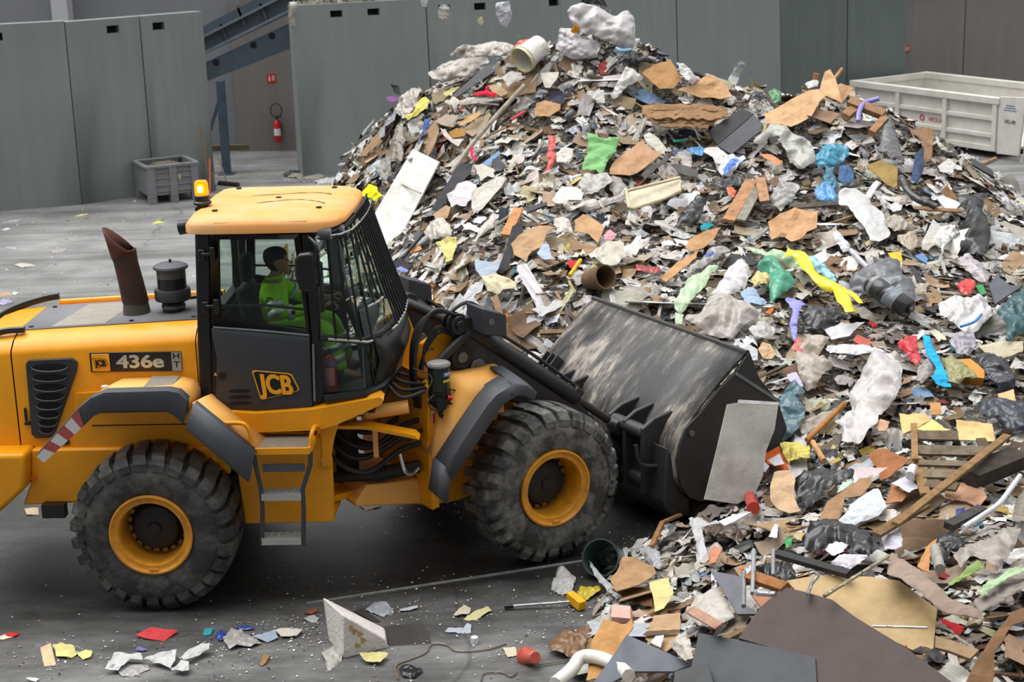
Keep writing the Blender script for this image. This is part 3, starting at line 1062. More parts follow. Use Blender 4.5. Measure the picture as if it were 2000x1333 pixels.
# ---- ladder and platform
for s in (-1,1):
    st = empty('access_ladder')
    st.parent = ld
    MB().box((-.37, s * .93,1.448),(.50,.40,.02)).build('platform_plate', TREAD, st)
    MB().box((-.37, s * 1.13,1.435),(.50,.02,.06)).box((-.12, s * .93,1.435),(.02,.4,.06)).build('platform_frame', YEL, st, bevel=.004)
    for z, x in ((1.02,-.385),(.615,-.41)):
        g = MB()
        g.box((x, s * 1.13, z),(.34,.02,.055)).box((x, s * .99, z),(.34,.015,.05))
        for k in range(6):
            g.box((x - .165 + .066 * k, s * 1.06, z + .02),(.008,.15,.03))
        for k in range(4):
            g.box((x, s * (1.01 + .033 * k), z + .022),(.33,.008,.028))
        g.build('tread', GRATE, st)
    for x0, x1, x2 in ((-.60,-.56,-.585),(-.115,-.205,-.23)):
        MB().tube([(x0, s * 1.11,1.42),(x0 + (.01 if x0 < -.4 else -.01), s * 1.11,1.30),(x1, s * 1.11,1.08),(x1, s * 1.11,.9),(x2, s * 1.11,.57)],.02,8).build('side_rail', DOORG, st)
    MB().box((-.355, s * 1.10,1.275),(.36,.012,.07)).build('kick_plate', GREY, st)
    MB().tube(ribbon_path([(-.90, s * 1.0,1.66),(-.86, s * 1.08,1.675),(-.70, s * 1.10,1.68),(-.64, s * 1.11,1.65),(-.615, s * 1.11,1.55),(-.605, s * 1.11,1.42)],4),.019,10).build('grab_rail', YEL, st)
    MB().tube(ribbon_path([(-.12, s * 1.08,1.42),(-.105, s * 1.08,1.55),(-.09, s * 1.0,1.60),(-.085, s * .85,1.55),(-.09, s * .78,1.48)],4),.019,10).build('grab_rail', YEL, st)
    MB().box((-.46, s * .765,1.55),(.11,.02,.085)).build('isolator_plate', YEL, st, bevel=.005)
    MB().box((-.46, s * .777,1.53),(.10,.006,.03)).build('isolator_label', WHT, st)
    for k in range(3):
        MB().cyl((-.495 + .035 * k, s * .775,1.575),(-.495 + .035 * k, s * .80,1.575),.012,8).build('isolator_switch', FRAME, st)

# ---- cab
cb = empty('cab')
cb.parent = ld
# yellow skirt under the cab
SK = [(-1.0,1.72),(-.61,1.69),(-.13,1.72),(.46,1.84),(.495,1.81),(.47,1.76),(.08,1.56),(-.09,1.505),(-.62,1.49),(-.70,1.54)]
for q_ in (-1,1):
    sk_ = MB()
    sh_ = [(x, (z - 1.62) * .86 + 1.62) for x, z in SK]
    sk_.loft([[(x, q_ * .74, z) for x, z in SK],[(x, q_ * .80, z) for x, z in SK],[(x, q_ * .845, z) for x, z in sh_]], closed=True, smooth=False)
    sk_.ngon([(x, q_ * .845, z) for x, z in sh_])
    sk_.build('cab_skirt', YEL, cb, auto=25)
MB().prism([(-1.0,1.68),(-.1,1.68),(.5,1.80),(.5,1.84),(-.1,1.77),(-1.0,1.75)],1,-.745,.745).build('cab_floor', FRAME, cb)
MB().prism([(-1.02,1.73),(-1.02,2.42),(-.93,2.42),(-.9,1.73)],1,-.78,.78).build('rear_wall', FRAME, cb)

Dout = [(-.90,3.25),(-.14,3.24),(-.11,2.36),(-.95,2.45)]
Din = [(-.825,3.20),(-.185,3.20),(-.14,2.405),(-.865,2.525)]


def ring_prism(mb, o, i, y0, y1):
    n = len(o)
    for k in range(n):
        j = (k + 1) % n
        q = [o[k], o[j], i[j], i[k]]
        mb.prism(q, 1, y0, y1)


for s in (-1,1):
    Y0, Y1 = sorted((s * .81, s * .76))
    mb = MB()
    mb.prism([(-1.03,3.25),(-.905,3.25),(-.955,2.45),(-1.0,1.72),(-1.10,1.74),(-1.08,2.3)],1, *sorted((s * .80, s * .70)))
    mb.build('rear_pillar', FRAME, cb, bevel=.015)
    mb = MB()
    ring_prism(mb, Dout, Din, *sorted((s * .815, s * .765)))
    mb.build('door_frame', FRAME, cb, bevel=.008)
    mb = MB()
    y = s * .785
    mb.add([(x, y, z) for x, z in Din],[(0,1,2,3)])
    mb.build('door_glass', GLASS, cb)
    mb = MB()
    mb.tube([(Dout[3][0] + .02, s * .818, Dout[3][1] - .005),(-.5, s * .818,2.405),(Dout[2][0] - .01, s * .818, Dout[2][1])],.009,6)
    mb.build('door_seam', STEEL_L, cb)
    # lower door panel, slightly recessed towards its foot
    top = [(-.945,2.435),(-.115,2.345)]
    rows = [[(-.945, s * .806,2.435),(-.115, s * .806,2.345)],
            [(-.945, s * .815,2.40),(-.115, s * .815,2.30)],
            [(-.92, s * .80,2.17),(-.118, s * .80,2.14)],
            [(-.96, s * .80,1.80),(-.125, s * .80,1.76)],
            [(-.88, s * .79,1.685),(-.13, s * .79,1.70)]]
    mb = MB()
    mb.loft(rows, smooth=False)
    dl = mb.build('door_lower_panel', DOORG, cb, solid=.03, bevel=.006)
    if s < 0:
        logo(-.425,1.93,.40,-.826, dl, True)
    v = MB()
    for k in range(3):
        z = 1.875 - .055 * k
        v.ngon([(-.745 + .10 * math.cos(t), s * .823, z + .014 * math.sin(t)) for t in np.linspace(0,2 * math.pi, 14, endpoint=False)])
    v.build('vent_slot', HOLE, dl)
    MB().cyl((-.885, s * .80,2.01),(-.885, s * .83,2.01),.03,14).build('door_lock', FRAME, dl)
    MB().add([(-.955, s * .826,2.02),(-.925, s * .826,2.02),(-.94, s * .826,2.05)],[(0,1,2)]).build('warning_triangle', LAMPY, dl)
    for z in (3.08,2.63):
        h_ = MB()
        h_.box((-.885, s * .83, z),(.045,.04,.13)).box((-.98, s * .81, z - .01),(.06,.04,.10)).box((-.93, s * .83, z),(.1,.02,.03))
        h_.build('door_hinge', FRAME, cb, bevel=.01)
    mb = MB()
    mb.prism([(-.14,3.24),(-.03,3.24),(-.015,2.8),(-.025,2.35),(-.02,1.80),(-.13,1.70),(-.11,2.36)],1, *sorted((s * .80, s * .72)))
    mb.build('door_pillar', FRAME, cb, bevel=.015)
    MB().box((-.095, s * .815,2.03),(.016,.03,.50),(0, R(2),0)).build('hinge_strip', STEEL_L, cb)
    MB().tube([(-.88, s * .765,2.62),(-.5, s * .75,2.615),(-.16, s * .75,2.57)],.012,8).build('inner_grab_bar', FRAME, cb)
    MB().cyl((-.24, s * .80,2.56),(-.24, s * .82,2.56),.02,10).build('pane_knob', FRAME, cb)

TOP = [(-.03,-.79,3.23),(.12,-.75,3.24),(.20,-.62,3.25),(.235,-.35,3.26),(.245,0,3.26)]
MID = [(-.025,-.805,2.335),(.33,-.795,2.295),(.47,-.68,2.33),(.535,-.42,2.34),(.555,0,2.34)]
LOW = [(-.02,-.80,1.79),(.33,-.795,1.825),(.45,-.70,1.86),(.515,-.42,1.87),(.535,0,1.87)]
mirror = lambda L_: L_ + [(x, -y, z) for x, y, z in reversed(L_[:-1])]


def lerp_row(A, B, t):
    return [tuple(Vector(a).lerp(Vector(b), t)) for a, b in zip(A, B)]


for nm, seg in (('front_side_glass', slice(0,2)),('windscreen_glass', slice(1,5))):
    for sgn in (1,-1):
        A = [(x, y * sgn, z) for x, y, z in TOP[seg]]
        B = [(x, y * sgn, z) for x, y, z in MID[seg]]
        if nm.startswith('wind') and sgn == -1:
            continue
        if nm.startswith('wind'):
            A, B = mirror(TOP)[1:-1], mirror(MID)[1:-1]
        MB().loft([A, lerp_row(A, B, .5), B]).build(nm, GLASS_F, cb)
for sgn in (1,-1):
    A = [(x, y * sgn, z - .03) for x, y, z in MID[:3]]
    B = [(x, y * sgn, z + .05) for x, y, z in LOW[:3]]
    MB().loft([A, B]).build('lower_glass', GLASS, cb)
    MB().tube([A[1], B[1]],.007,6).build('lower_glass_seam', GREY, cb)
for nm, Lp, r_ in (('top_rail', TOP, .032),('middle_rail', MID, .03),('bottom_rail', LOW, .038)):
    MB().tube(mirror(Lp), r_, 8).build(nm, FRAME, cb)
fp_ = MB()
FA = [(.42,-.74,2.31),(.49,-.66,2.31),(.56,-.42,2.32),(.58,0,2.32)]
FB = [(.46,-.72,2.1),(.54,-.62,2.08),(.61,-.4,2.08),(.63,0,2.08)]
FC = [(.38,-.74,1.83),(.45,-.66,1.82),(.50,-.42,1.82),(.52,0,1.82)]
FD = [(.32,-.6,1.6),(.36,-.55,1.58),(.40,-.3,1.58),(.42,0,1.58)]
fp_.loft([mirror(q) for q in (FA, FB, FC, FD)])
fp_.build('front_lower_shell', FRAME, cb, solid=.02)
MB().tube([lerp_row(TOP, MID, 0)[1], lerp_row(TOP, MID, 1)[1]],.008,6).build('windscreen_seam', GREY, cb)

# rear window frame of the cab
mb = MB()
mb.box((-.985,0,2.45),(.08,1.5,.1)).box((-.955,0,3.22),(.08,1.5,.08)).box((-.965,.45,2.83),(.06,.06,.76)).box((-.965,-.45,2.83),(.06,.06,.76))
mb.build('rear_window_frame', FRAME, cb)
MB().add([(-.98,-.72,2.47),(-.98,.72,2.47),(-.95,.72,3.2),(-.95,-.72,3.2)],[(0,1,2,3)]).build('rear_glass', GLASS, cb)

# roof
RO = [(-1.06,-.80),(-.95,-.83),(-.5,-.835),(-.02,-.83),(.06,-.81),(.16,-.76),(.22,-.62),(.245,-.3),(.25,0),(.245,.3),(.21,.58),(.10,.70),(-.1,.74),(-.5,.75),(-.95,.74),(-1.06,.72),(-1.12,.65),(-1.14,.42),(-1.14,-.45),(-1.12,-.72)]


def inset(P, d):
    return [(-.38 + (x + .38) * (1 - d / .76), y * (1 - d / .83)) for x, y in P]


def rz_(x, base):
    return base + max(0, x - .0) * .23


rfb = MB()
ROWS = [[(x, y, rz_(x, 3.245)) for x, y in inset(RO, .05)],[(x, y, rz_(x, 3.25)) for x, y in RO],[(x, y, 3.315 + max(0, x) * .05) for x, y in RO],[(x, y, 3.345) for x, y in inset(RO, .02)],[(x, y, 3.375) for x, y in inset(RO, .07)],[(x, y, 3.392) for x, y in inset(RO, .2)],[(x, y, 3.397) for x, y in inset(RO, .45)]]
rfb.loft(ROWS, closed=True)
rfb.ngon(ROWS[-1])
rfb.ngon(ROWS[0])
roof = rfb.build('roof', YEL_ROOF, cb, auto=45)
MB().box((-.62,-.80,3.335),(.50,.03,.035)).box((-.20,-.80,3.335),(.26,.03,.035)).build('gutter_rib', YEL_ROOF, roof, bevel=.012)
for x, y in ((-.9,-.55),(-.9,.5),(-.02,-.5),(-.02,.45),(-.45,0)):
    MB().cyl((x, y, 3.385),(x, y, 3.405),.025,10).build('roof_bolt', FRAME, roof)
stn = MB()
for pts in ([(-.6,-.25),(-.3,-.12),(-.1,-.2),(.0,-.3)],[(-.7,.1),(-.2,.2),(.0,.12)]):
    stn.tube(ribbon_path([(x, y, 3.3965) for x, y in pts]),[.004 + .004 * math.sin(i) ** 2 for i in range(len(pts) * 6 - 5)],4)
stn.build('oil_streak', mat('oily_streak', srgb(120,82,40),.7), roof)
MB().box((-.42,0,3.235),(1.2,1.5,.03)).build('head_lining', FRAME, cb)
# lamps on the roof edge
for x, y, nm in ((.06,-.78,1),(.155,-.68,1),(.06,.70,1),(.155,.60,1)):
    l_ = MB()
    l_.tube([(x - .09, y, 3.235),(x - .04, y, 3.23),(x + .05, y, 3.225),(x + .055, y, 3.225)],[.02,.055,.06,.05],16)
    lo = l_.build('work_lamp', GREY, cb)
    MB().cyl((x + .055, y, 3.225),(x + .058, y, 3.225),.048,16).build('lamp_lens', mat('clear_lens', srgb(176,180,180),.15), lo)
for y in (-.62,.62):
    MB().tube([(-1.05, y, 3.29),(-1.13, y, 3.28),(-1.20, y, 3.27)],[.03,.06,.062],16).build('rear_lamp', FRAME, cb)
# beacon
bk = empty('warning_beacon')
bk.parent = cb
BX, BY = -1.07,-.25
bz = 3.40
MB().box((BX + .02, BY, bz - .04),(.16,.08,.03)).cyl((BX, BY, bz - .04),(BX, BY, bz + .01),.05,16).build('beacon_bracket', FRAME, bk)
MB().lathe([(0, bz),(.075, bz),(.08, bz + .02),(.066, bz + .03),(.064, bz + .075),(.058, bz + .08)],(BX, BY, 0), 'Z', 28).build('beacon_base', FRAME, bk)
bm_ = bpy.data.materials.new('lit_amber_lens')
bm_.use_nodes = True
b_ = bm_.node_tree.nodes['Principled BSDF']
b_.inputs['Base Color'].default_value = srgb(255,120,0)
b_.inputs['Emission Color'].default_value = (1.0,.22,.0,1)
b_.inputs['Emission Strength'].default_value = 1.1
b_.inputs['Roughness'].default_value = .15
b_.inputs['Transmission Weight'].default_value = .35
MB().lathe([(.058, bz + .08),(.060, bz + .10),(.058, bz + .185),(.048, bz + .205),(0, bz + .21)],(BX, BY, 0), 'Z', 28).build('amber_dome', bm_, bk)
bm2 = bpy.data.materials.new('beacon_bulb')
bm2.use_nodes = True
b_ = bm2.node_tree.nodes['Principled BSDF']
b_.inputs['Base Color'].default_value = (1,.8,.3,1)
b_.inputs['Emission Color'].default_value = (1.0,.62,.12,1)
b_.inputs['Emission Strength'].default_value = 9
MB().lathe([(0, bz + .1),(.028, bz + .11),(.030, bz + .16),(.02, bz + .175),(0, bz + .176)],(BX, BY - .035,0), 'Z', 16).build('reflector_bulb', bm2, bk)

# mirrors
for s in (-1,1):
    mr_ = empty('mirror')
    mr_.parent = cb
    q = MB()
    q.prism([(-.17,2.92),(-.165,3.06),(-.13,3.11),(-.02,3.12),(.0,3.09),(.005,2.83),(-.03,2.775),(-.14,2.80)],1, *sorted((s * 1.03, s * .93)))
    q.build('mirror_housing', FRAME, mr_, bevel=.025, seg=3)
    MB().tube(ribbon_path([(-.07, s * .80,3.20),(-.05, s * .9,3.22),(.02, s * 1.0,3.17),(.03, s * .99,3.0),(.03, s * .97,2.85),(-.03, s * .97,2.80)],4),.014,8).build('mirror_arm', FRAME, mr_)
    MB().cyl((.03, s * .98,3.0),(.03, s * .9,3.0),.02,10).build('mirror_clamp', FRAME, mr_)

# front guard of round bars
gd = empty('windscreen_guard')
gd.parent = cb


def off(L_, d):
    return [(x + d * (.35 if i == 0 else 1), y * (1 + d * (.75 if i < 3 else .6)), z) for i, (x, y, z) in enumerate(L_)]


GT, GM = mirror(off(TOP, .07)), mirror(off(MID, .06))
GT = [(x, y, z - .02) for x, y, z in GT]


def along(Lp, t):
    P = [Vector(p) for p in Lp]
    ds = [0]
    for i in range(1, len(P)):
        ds.append(ds[-1] + (P[i] - P[i - 1]).length)
    d = t * ds[-1]
    for i in range(1, len(P)):
        if d <= ds[i] + 1e-9:
            return P[i - 1].lerp(P[i],(d - ds[i - 1]) / (ds[i] - ds[i - 1]))
    return P[-1]


NB = 23
for k in range(NB):
    t = .045 + .91 * k / (NB - 1)
    a, b_ = along(GT, t), along(GM, t)
    kk = min(k, NB - 1 - k)
    low_ = 1.0 if (kk < 4 or kk > 6) else .70
    e_ = a.lerp(b_, low_ - .0)
    MB().tube([a + (a - b_) * (.10 if kk > 6 else .0), e_],.0105,6).build('guard_bar', FRAME, gd)
MB().tube([along(GT, t) for t in np.linspace(.0,1,40)],.009,6).build('guard_ring', GRATE, gd)
P0, P1 = GT, GM
MB().tube([along(P0, t) + (along(P0, t) - along(P1, t)) * .10 for t in np.linspace(.27,.73,24)],.011,6).build('guard_ring', FRAME, gd)
for t0_, t1_, lv in ((.02,.17,1.0),(.83,.98,1.0),(.175,.29,.70),(.71,.825,.70),(.28,.72,1.0)):
    MB().tube([along(P0, t).lerp(along(P1, t), lv) for t in np.linspace(t0_, t1_, 14)],.011,6).build('guard_ring', GRATE, gd)

# cab interior
it = empty('driver_seat')
it.parent = cb
SEATM = mat('seat_cloth', srgb(40,42,44),.85)
MB().box((-.52,.0,2.06),(.50,.50,.12)).build('seat_cushion', SEATM, it, bevel=.04, seg=3)
MB().box((-.76,.0,2.36),(.12,.46,.56),(0, R(-8),0)).build('seat_back', SEATM, it, bevel=.05, seg=3)
MB().box((-.775,.0,2.78),(.10,.26,.24),(0, R(-6),0)).build('head_rest', SEATM, it, bevel=.045, seg=3)
MB().box((-.52,0,1.88),(.42,.42,.28)).build('seat_pedestal', FRAME, it)
[MB().box((-.5, q_ * .42,2.28),(.36,.07,.06)).build('arm_rest', SEATM, it, bevel=.02) for q_ in (-1,1)]
ct = empty('steering_console')
ct.parent = cb
MB().tube([(.30,0,1.74),(.22,0,2.2),(.10,0,2.45)],[.10,.07,.04],12).build('steering_column', FRAME, ct)
sw = MB()
cs_, nn = Vector((.07,0,2.50)), Vector((-.5,0,.86)).normalized()
ua, ub = Vector((0,1,0)), nn.cross(Vector((0,1,0)))
sw.tube([cs_ + (ua * math.cos(t) + ub * math.sin(t)) * .19 for t in np.linspace(0,2 * math.pi, 28, endpoint=False)],.016,8, closed=True)
sw.beam(cs_ - ua * .18, cs_ + ua * .18,.03,.015)
sw.build('steering_wheel', FRAME, ct)
MB().box((.28,.0,2.32),(.16,.5,.18)).build('dash_panel', FRAME, ct, bevel=.03)
MB().box((-.02,-.60,2.72),(.03,.08,.42)).build('pillar_display', FRAME, ct, bevel=.01)
MB().box((-.45,-.58,1.98),(.5,.14,.40)).build('side_console', GREY, ct, bevel=.03)

# ------------------------------------------------------------------ articulation zone
ar = empty('articulation_joint')
ar.parent = ld
MB().cyl((.02,0,.62),(.02,0,1.55),.11,20).build('hinge_pin', HUB, ar)
MB().prism([(-.15,-.5),(.15,-.25),(.2,.0),(.15,.25),(-.15,.5)],2,.70,.76).build('lower_hinge_plate', YEL, ar)
MB().prism([(-.15,-.5),(.15,-.25),(.2,.0),(.15,.25),(-.15,.5)],2,1.42,1.48).build('upper_hinge_plate', YEL, ar)
for s in (-1,1):
    MB().tube([(.06, s * .50,1.545),(.30, s * .50,1.56)],.026,12).build('steering_rod', CHROME, ar)
    MB().tube([(.28, s * .50,1.56),(.30, s * .50,1.561),(.66, s * .46,1.60)],[.05,.06,.06],14).build('steering_cylinder', YEL_DUST, ar)
hs = MB()
for k in range(7):
    yy = -.42 + .13 * k
    zz = 1.05 + .07 * (k % 3)
    hs.tube(ribbon_path([(-.12, yy, zz + .15),(.1, yy - .05, zz - .02),(.3, yy - .02, zz - .05 + .03 * (k % 2)),(.55, yy + .03, zz + .12),(.75, yy, zz + .2)],4),.024,8)
hs.build('hose_bundle', HOSE, ar)
hs = MB()
for k in range(4):
    hs.tube(ribbon_path([(.45,-.45 + .1 * k, 1.85),(.6,-.5 + .1 * k, 1.70 + .04 * k),(.8,-.4 + .1 * k, 1.72)],4),.018,8)
hs.build('upper_hose', HOSE, ar)
MB().tube([(-.2,-.3,.88),(.2,-.3,.90),(.35,-.3,.92),(.7,-.2,.95)],[.045,.045,.07,.06],12).build('drive_shaft', HUB, ar)
MB().tube(ribbon_path([(.56,-.42,1.15),(.6,-.45,1.0),(.66,-.45,.97),(.72,-.42,1.02)],4),.018,8).build('bent_pipe', CHROME, ar)
MB().box((.36,-.5,1.28),(.045,.02,.26)).build('hose_bracket', YEL_DUST, ar)
MB().box((.62,-.5,1.36),(.12,.10,.10)).build('valve_block', HUB, ar, bevel=.01)
MB().prism([(-.06,1.50),(.3,1.49),(.72,1.40),(.76,1.36),(.3,1.46),(-.06,1.47)],1,-.66,-.50).build('hose_tray', YEL, ar)

# ------------------------------------------------------------------ front frame (all rotated about the joint)
ff = empty('front_frame')
ff.parent = ld
TW = [(.53,1.75),(.60,2.06),(.83,2.17),(.90,2.15),(1.0,1.88),(.985,1.73),(.92,1.66),(1.3,1.55),(1.75,1.15),(1.75,.62),(.9,.50),(.56,.52),(.51,1.23)]
for s in (-1,1):
    MB(FX).prism(TW, 1, *sorted((s * .47, s * .41))).build('tower_plate', YEL, ff, bevel=.012)
    for x, z, r_ in ((.66,2.0,.012),(.70,2.0,.012),(.95,1.80,.03),(.62,.78,.014),(.62,1.0,.014)):
        MB(FX).cyl((x, s * .46, z),(x, s * .485, z), r_, 10).build('plate_bolt', STEELB, ff)
    # flared side plate carrying the mudguard
    MB(FX).prism([(.53,1.72),(.60,1.75),(.62,1.30),(.60,.58),(.52,.56),(.50,1.2)],1, *sorted((s * .70, s * .40))).build('tower_wing', YEL, ff, bevel=.012)
MB(FX).box((.56,0,1.2),(.05,.84,1.2)).build('rear_cross_plate', YEL, ff)
MB(FX).box((1.2,0,.75),(.9,.8,.35)).build('front_axle_cradle', YEL, ff, bevel=.02)
MB(FX).cyl((1.515,-.75,.72),(1.515,.75,.72),.17,20).build('front_axle', HUB, ff)
MB(FX).prism([(-.12,.70),(.0,.84),(.5,.80),(.6,.66),(.62,.50),(.5,.55),(-.12,.66)],1,-.45,.45).build('lower_hitch', YEL_DUST, ff, bevel=.015)
MB(FX).box((.56,-.715,1.44),(.03,.01,.14)).build('safety_label', WHT, ff)
MB(FX).box((.56,-.721,1.44),(.02,.004,.09)).build('safety_label_print', RED, ff)

for s in (-1,1):
    fm = empty('front_mudguard')
    fm.parent = ld
    IN = [(1.25,1.79),(.80,1.79),(.70,1.72),(.60,1.45),(.50,1.12)]
    OU = [(1.12,1.80),(.93,1.73),(.84,1.66),(.62,1.42),(.40,1.16)]
    OE = [(1.26,1.70),(.98,1.66),(.90,1.60),(.68,1.36),(.43,1.13)]
    MB(FX).loft([[(x, s * .50, z) for x, z in IN],[(x, s * .75, z + .0) for x, z in IN],[(x, s * 1.0, z) for x, z in OU]]).build('mudguard_top', YEL_DUST, fm, solid=.02)
    MB(FX).loft([[(x + .02, s * .98, z + .012) for x, z in OU],[(x, s * 1.12, z + .01) for x, z in OU],[(x - .005, s * 1.23, z - .015) for x, z in OU],[(x + .05, s * 1.24, z - .13 + .03 * (i < 2)) for i, (x, z) in enumerate(OU)]]).build('rubber_edge', GREY, fm, solid=.018)
    MB(FX).loft([[(1.14, s * .74,1.815),(1.26, s * .74,1.80),(1.30, s * .74,1.76)],[(1.10, s * 1.0,1.82),(1.26, s * 1.0,1.77),(1.36, s * 1.0,1.69)],[(1.08, s * 1.22,1.79),(1.23, s * 1.22,1.74),(1.33, s * 1.22,1.66)],[(1.06, s * 1.24,1.69),(1.20, s * 1.24,1.66),(1.29, s * 1.24,1.60)]]).build('front_lip', GREY, fm, solid=.018)
    MB(FX).loft([[(.40, s * 1.0,1.18),(.34, s * 1.0,.9)],[(.38, s * 1.22,1.18),(.33, s * 1.22,.88)],[(.44, s * 1.235,1.12),(.40, s * 1.235,.82)]]).build('mud_flap', GREY, fm, solid=.014)
    MB(FX).prism([(.52,1.15),(.80,1.75),(.72,1.75),(.50,1.3)],1, *sorted((s * .72, s * .70))).build('mudguard_stay', YEL, fm)
    MB(FX).tube([(.95, s * .9,1.48),(1.12, s * 1.0,1.50)],[.05,.035],12).build('indicator_stub', YEL_DUST, fm)

# lift arms: from the tower, down in front of the axle to the bucket
AR = [(.78,1.88),(.90,2.10),(1.10,2.16),(1.28,2.02),(1.55,1.78),(2.15,1.28),(2.62,.74),(2.80,.52),(2.70,.34),(2.50,.36),(2.05,.92),(1.5,1.36),(1.0,1.62)]
for s in (-1,1):
    la = MB(FX)
    la.prism(AR, 1, *sorted((s * .60, s * .49)))
    lo = la.build('lift_arm', BARM, ld, bevel=.018)
    for x, z, r_, m_ in ((.92,1.92,.11, HUB),(1.08,1.80,.075, STEELB),(2.70,.45,.09, HUB)):
        c_ = MB(FX)
        c_.cyl((x, s * .48, z),(x, s * .635, z), r_, 22)
        c_.build('pivot_pin', m_, lo, bevel=.008)
        MB(FX).cyl((x, s * .635, z),(x, s * .645, z), r_ * .45,14).build('pin_cap', STEELB, lo)
    # oval access window
    pts = [(1.10 + .085 * math.cos(t), s * .603,1.83 + .15 * math.sin(t)) for t in np.linspace(0,2 * math.pi, 24, endpoint=False)]
    MB(FX).ngon(pts).build('arm_recess', DOORG, lo)
MB(FX).cyl((2.12,-.55,1.05),(2.12,.55,1.05),.12,18).build('arm_cross_tube', BARM, ld)

# tilt cylinders, one above each arm
for s in (-1,1):
    tc_ = empty('tilt_cylinder')
    tc_.parent = ld
    a, b_ = Vector((.98, s * .56,2.20)), Vector((2.62, s * .56,.93))
    d = (b_ - a)
    MB(FX).tube([a + d * .03, a + d * .05, a + d * .70, a + d * .715],[.05,.082,.082,.07],20).build('cylinder_tube', BARM, tc_)
    MB(FX).tube([a + d * .69, a + d * .94],.04,14).build('cylinder_rod', CHROME if s > 0 else mat('greasy_rod', srgb(70,68,66),.35,.6), tc_)
    MB(FX).cyl(a + Vector((0,-.09,0)), a + Vector((0,.09,0)),.085,20).build('rear_eye', BARM, tc_, bevel=.01)
    MB(FX).cyl(b_ + Vector((0,-.08,0)), b_ + Vector((0,.08,0)),.075,20).build('rod_eye', BARM, tc_, bevel=.01)
    q = a + d * .70
    MB(FX).box(q + Vector((.02,0,.03)),(.10,.13,.12),(0, R(38),0)).build('gland_clamp', BARM, tc_, bevel=.01)
    MB(FX).tube(ribbon_path([a + d * .1 + Vector((.05, s * -.02,.10)), a + d * .4 + Vector((.05,0,.115)), a + d * .72 + Vector((.03,0,.1))],5),.016,8).build('cylinder_pipe', HOSE, tc_)
    # lift cylinder under the arm
    lc = empty('lift_cylinder')
    lc.parent = ld
    a, b_ = Vector((.85, s * .34,1.05)), Vector((1.95, s * .40,1.25))
    d = b_ - a
    MB(FX).tube([a, a + d * .6],.075,18).build('cylinder_tube', BARM, lc)
    MB(FX).tube([a + d * .55, b_],.04,14).build('cylinder_rod', CHROME, lc)

# top pivot with stacked pulley-like eyes
tpv = empty('tower_pivot')
tpv.parent = ld
for k in range(4):
    MB(FX).cyl((.90,-.66 + .05 * k, 2.22),(.90,-.635 + .05 * k, 2.22),.10 if k % 2 else .085,20).build('pivot_disc', BARM, tpv)
MB(FX).cyl((.90,-.70,2.22),(.90,.70,2.22),.05,16).build('pivot_shaft', HUB, tpv)
MB(FX).tube([(.70,-.62,1.93),(.98,-.66,2.15)],.042,14).build('lamp_post', BARM, tpv)

# headlamp boxes with little orange guards
for s in (-1,1):
    hl = empty('headlamp')
    hl.parent = ld
    q = MB(FX)
    q.prism([(1.02,2.40),(1.26,2.31),(1.26,2.10),(1.02,2.16)],1, *sorted((s * .86, s * .56)))
    q.build('headlamp_box', DOORG, hl, bevel=.012)
    MB(FX).cyl((1.10, s * .86,2.27),(1.10, s * .868,2.27),.03,12).build('box_bolt', STEELB, hl)
    MB(FX).box((1.262, s * .71,2.205),(.012,.24,.15)).build('lamp_glass', mat('clear_lens', srgb(176,180,180),.15), hl)
    g = MB(FX)
    for k in range(5):
        g.tube([(1.30, s * (.60 + .055 * k),2.12),(1.30, s * (.60 + .055 * k),2.29)],.006,6)
    for z in (2.13,2.205,2.28):
        g.tube([(1.27, s * .59, z),(1.30, s * .59, z),(1.30, s * .83, z),(1.27, s * .83, z)],.006,6)
    g.build('lamp_guard', mat('orange_wire', srgb(220,130,30),.5), hl)

# grease pump with tank
gp = empty('grease_pump')
gp.parent = ld
GX, GY = .60,-.78
MB(FX).lathe([(.0,1.59),(.098,1.59),(.10,1.60),(.10,1.72)],(GX, GY, 0), 'Z', 28).build('pump_body', FRAME, gp)
MB(FX).lathe([(.098,1.72),(.098,1.965)],(GX, GY, 0), 'Z', 28).build('grease_tank', mat('dark_green_tank', srgb(30,42,36),.12, noise=.1), gp)
MB(FX).lathe([(.099,1.93),(.106,1.935),(.106,1.955),(.09,1.965),(0,1.968)],(GX, GY, 0), 'Z', 28).build('tank_lid', mat('tank_lid_grey', srgb(140,140,138),.5), gp)
MB(FX).lathe([(.1005,1.85),(.1005,1.89)],(GX, GY, 0), 'Z', 20, a0=R(262), a1=R(312)).build('blue_label', mat('label_blue', srgb(70,100,170),.5), gp)
MB(FX).lathe([(.1005,1.80),(.1005,1.822)],(GX, GY, 0), 'Z', 20, a0=R(262), a1=R(312)).build('yellow_label', mat('label_yellow', srgb(210,190,40),.5), gp)
_q = R(287)
text_obj('label_letters', 'SKF', .034, FX @ Matrix.Translation((GX + .103 * math.cos(_q), GY + .103 * math.sin(_q),1.87)) @ Matrix.Rotation(R(17),4, 'Z') @ side_M(0,0,0), WHITE, gp, extrude=.0008, sx=1.15, heavy=.001)
MB(FX).tube([(GX + .03, GY - .10,1.66),(GX + .06, GY - .13,1.65)],[.022,.016],10).build('red_valve', RED, gp)
MB(FX).tube([(GX - .06, GY - .06,1.62),(GX - .06, GY - .16,1.62)],[.055,.05],14).build('pump_motor', FRAME, gp)
MB(FX).prism([(GX - .03,1.60),(GX + .09,1.60),(GX + .05,1.44),(GX + .0,1.42)],1, GY - .02, GY + .03).build('pump_bracket', BARM, gp)
MB(FX).cyl((GX + .025, GY - .02,1.46),(GX + .025, GY - .045,1.46),.03,12).build('bracket_bolt', STEELB, gp)
MB(FX).box((.60,-.60,1.62),(.14,.3,.12)).build('pump_arm', YEL, gp)
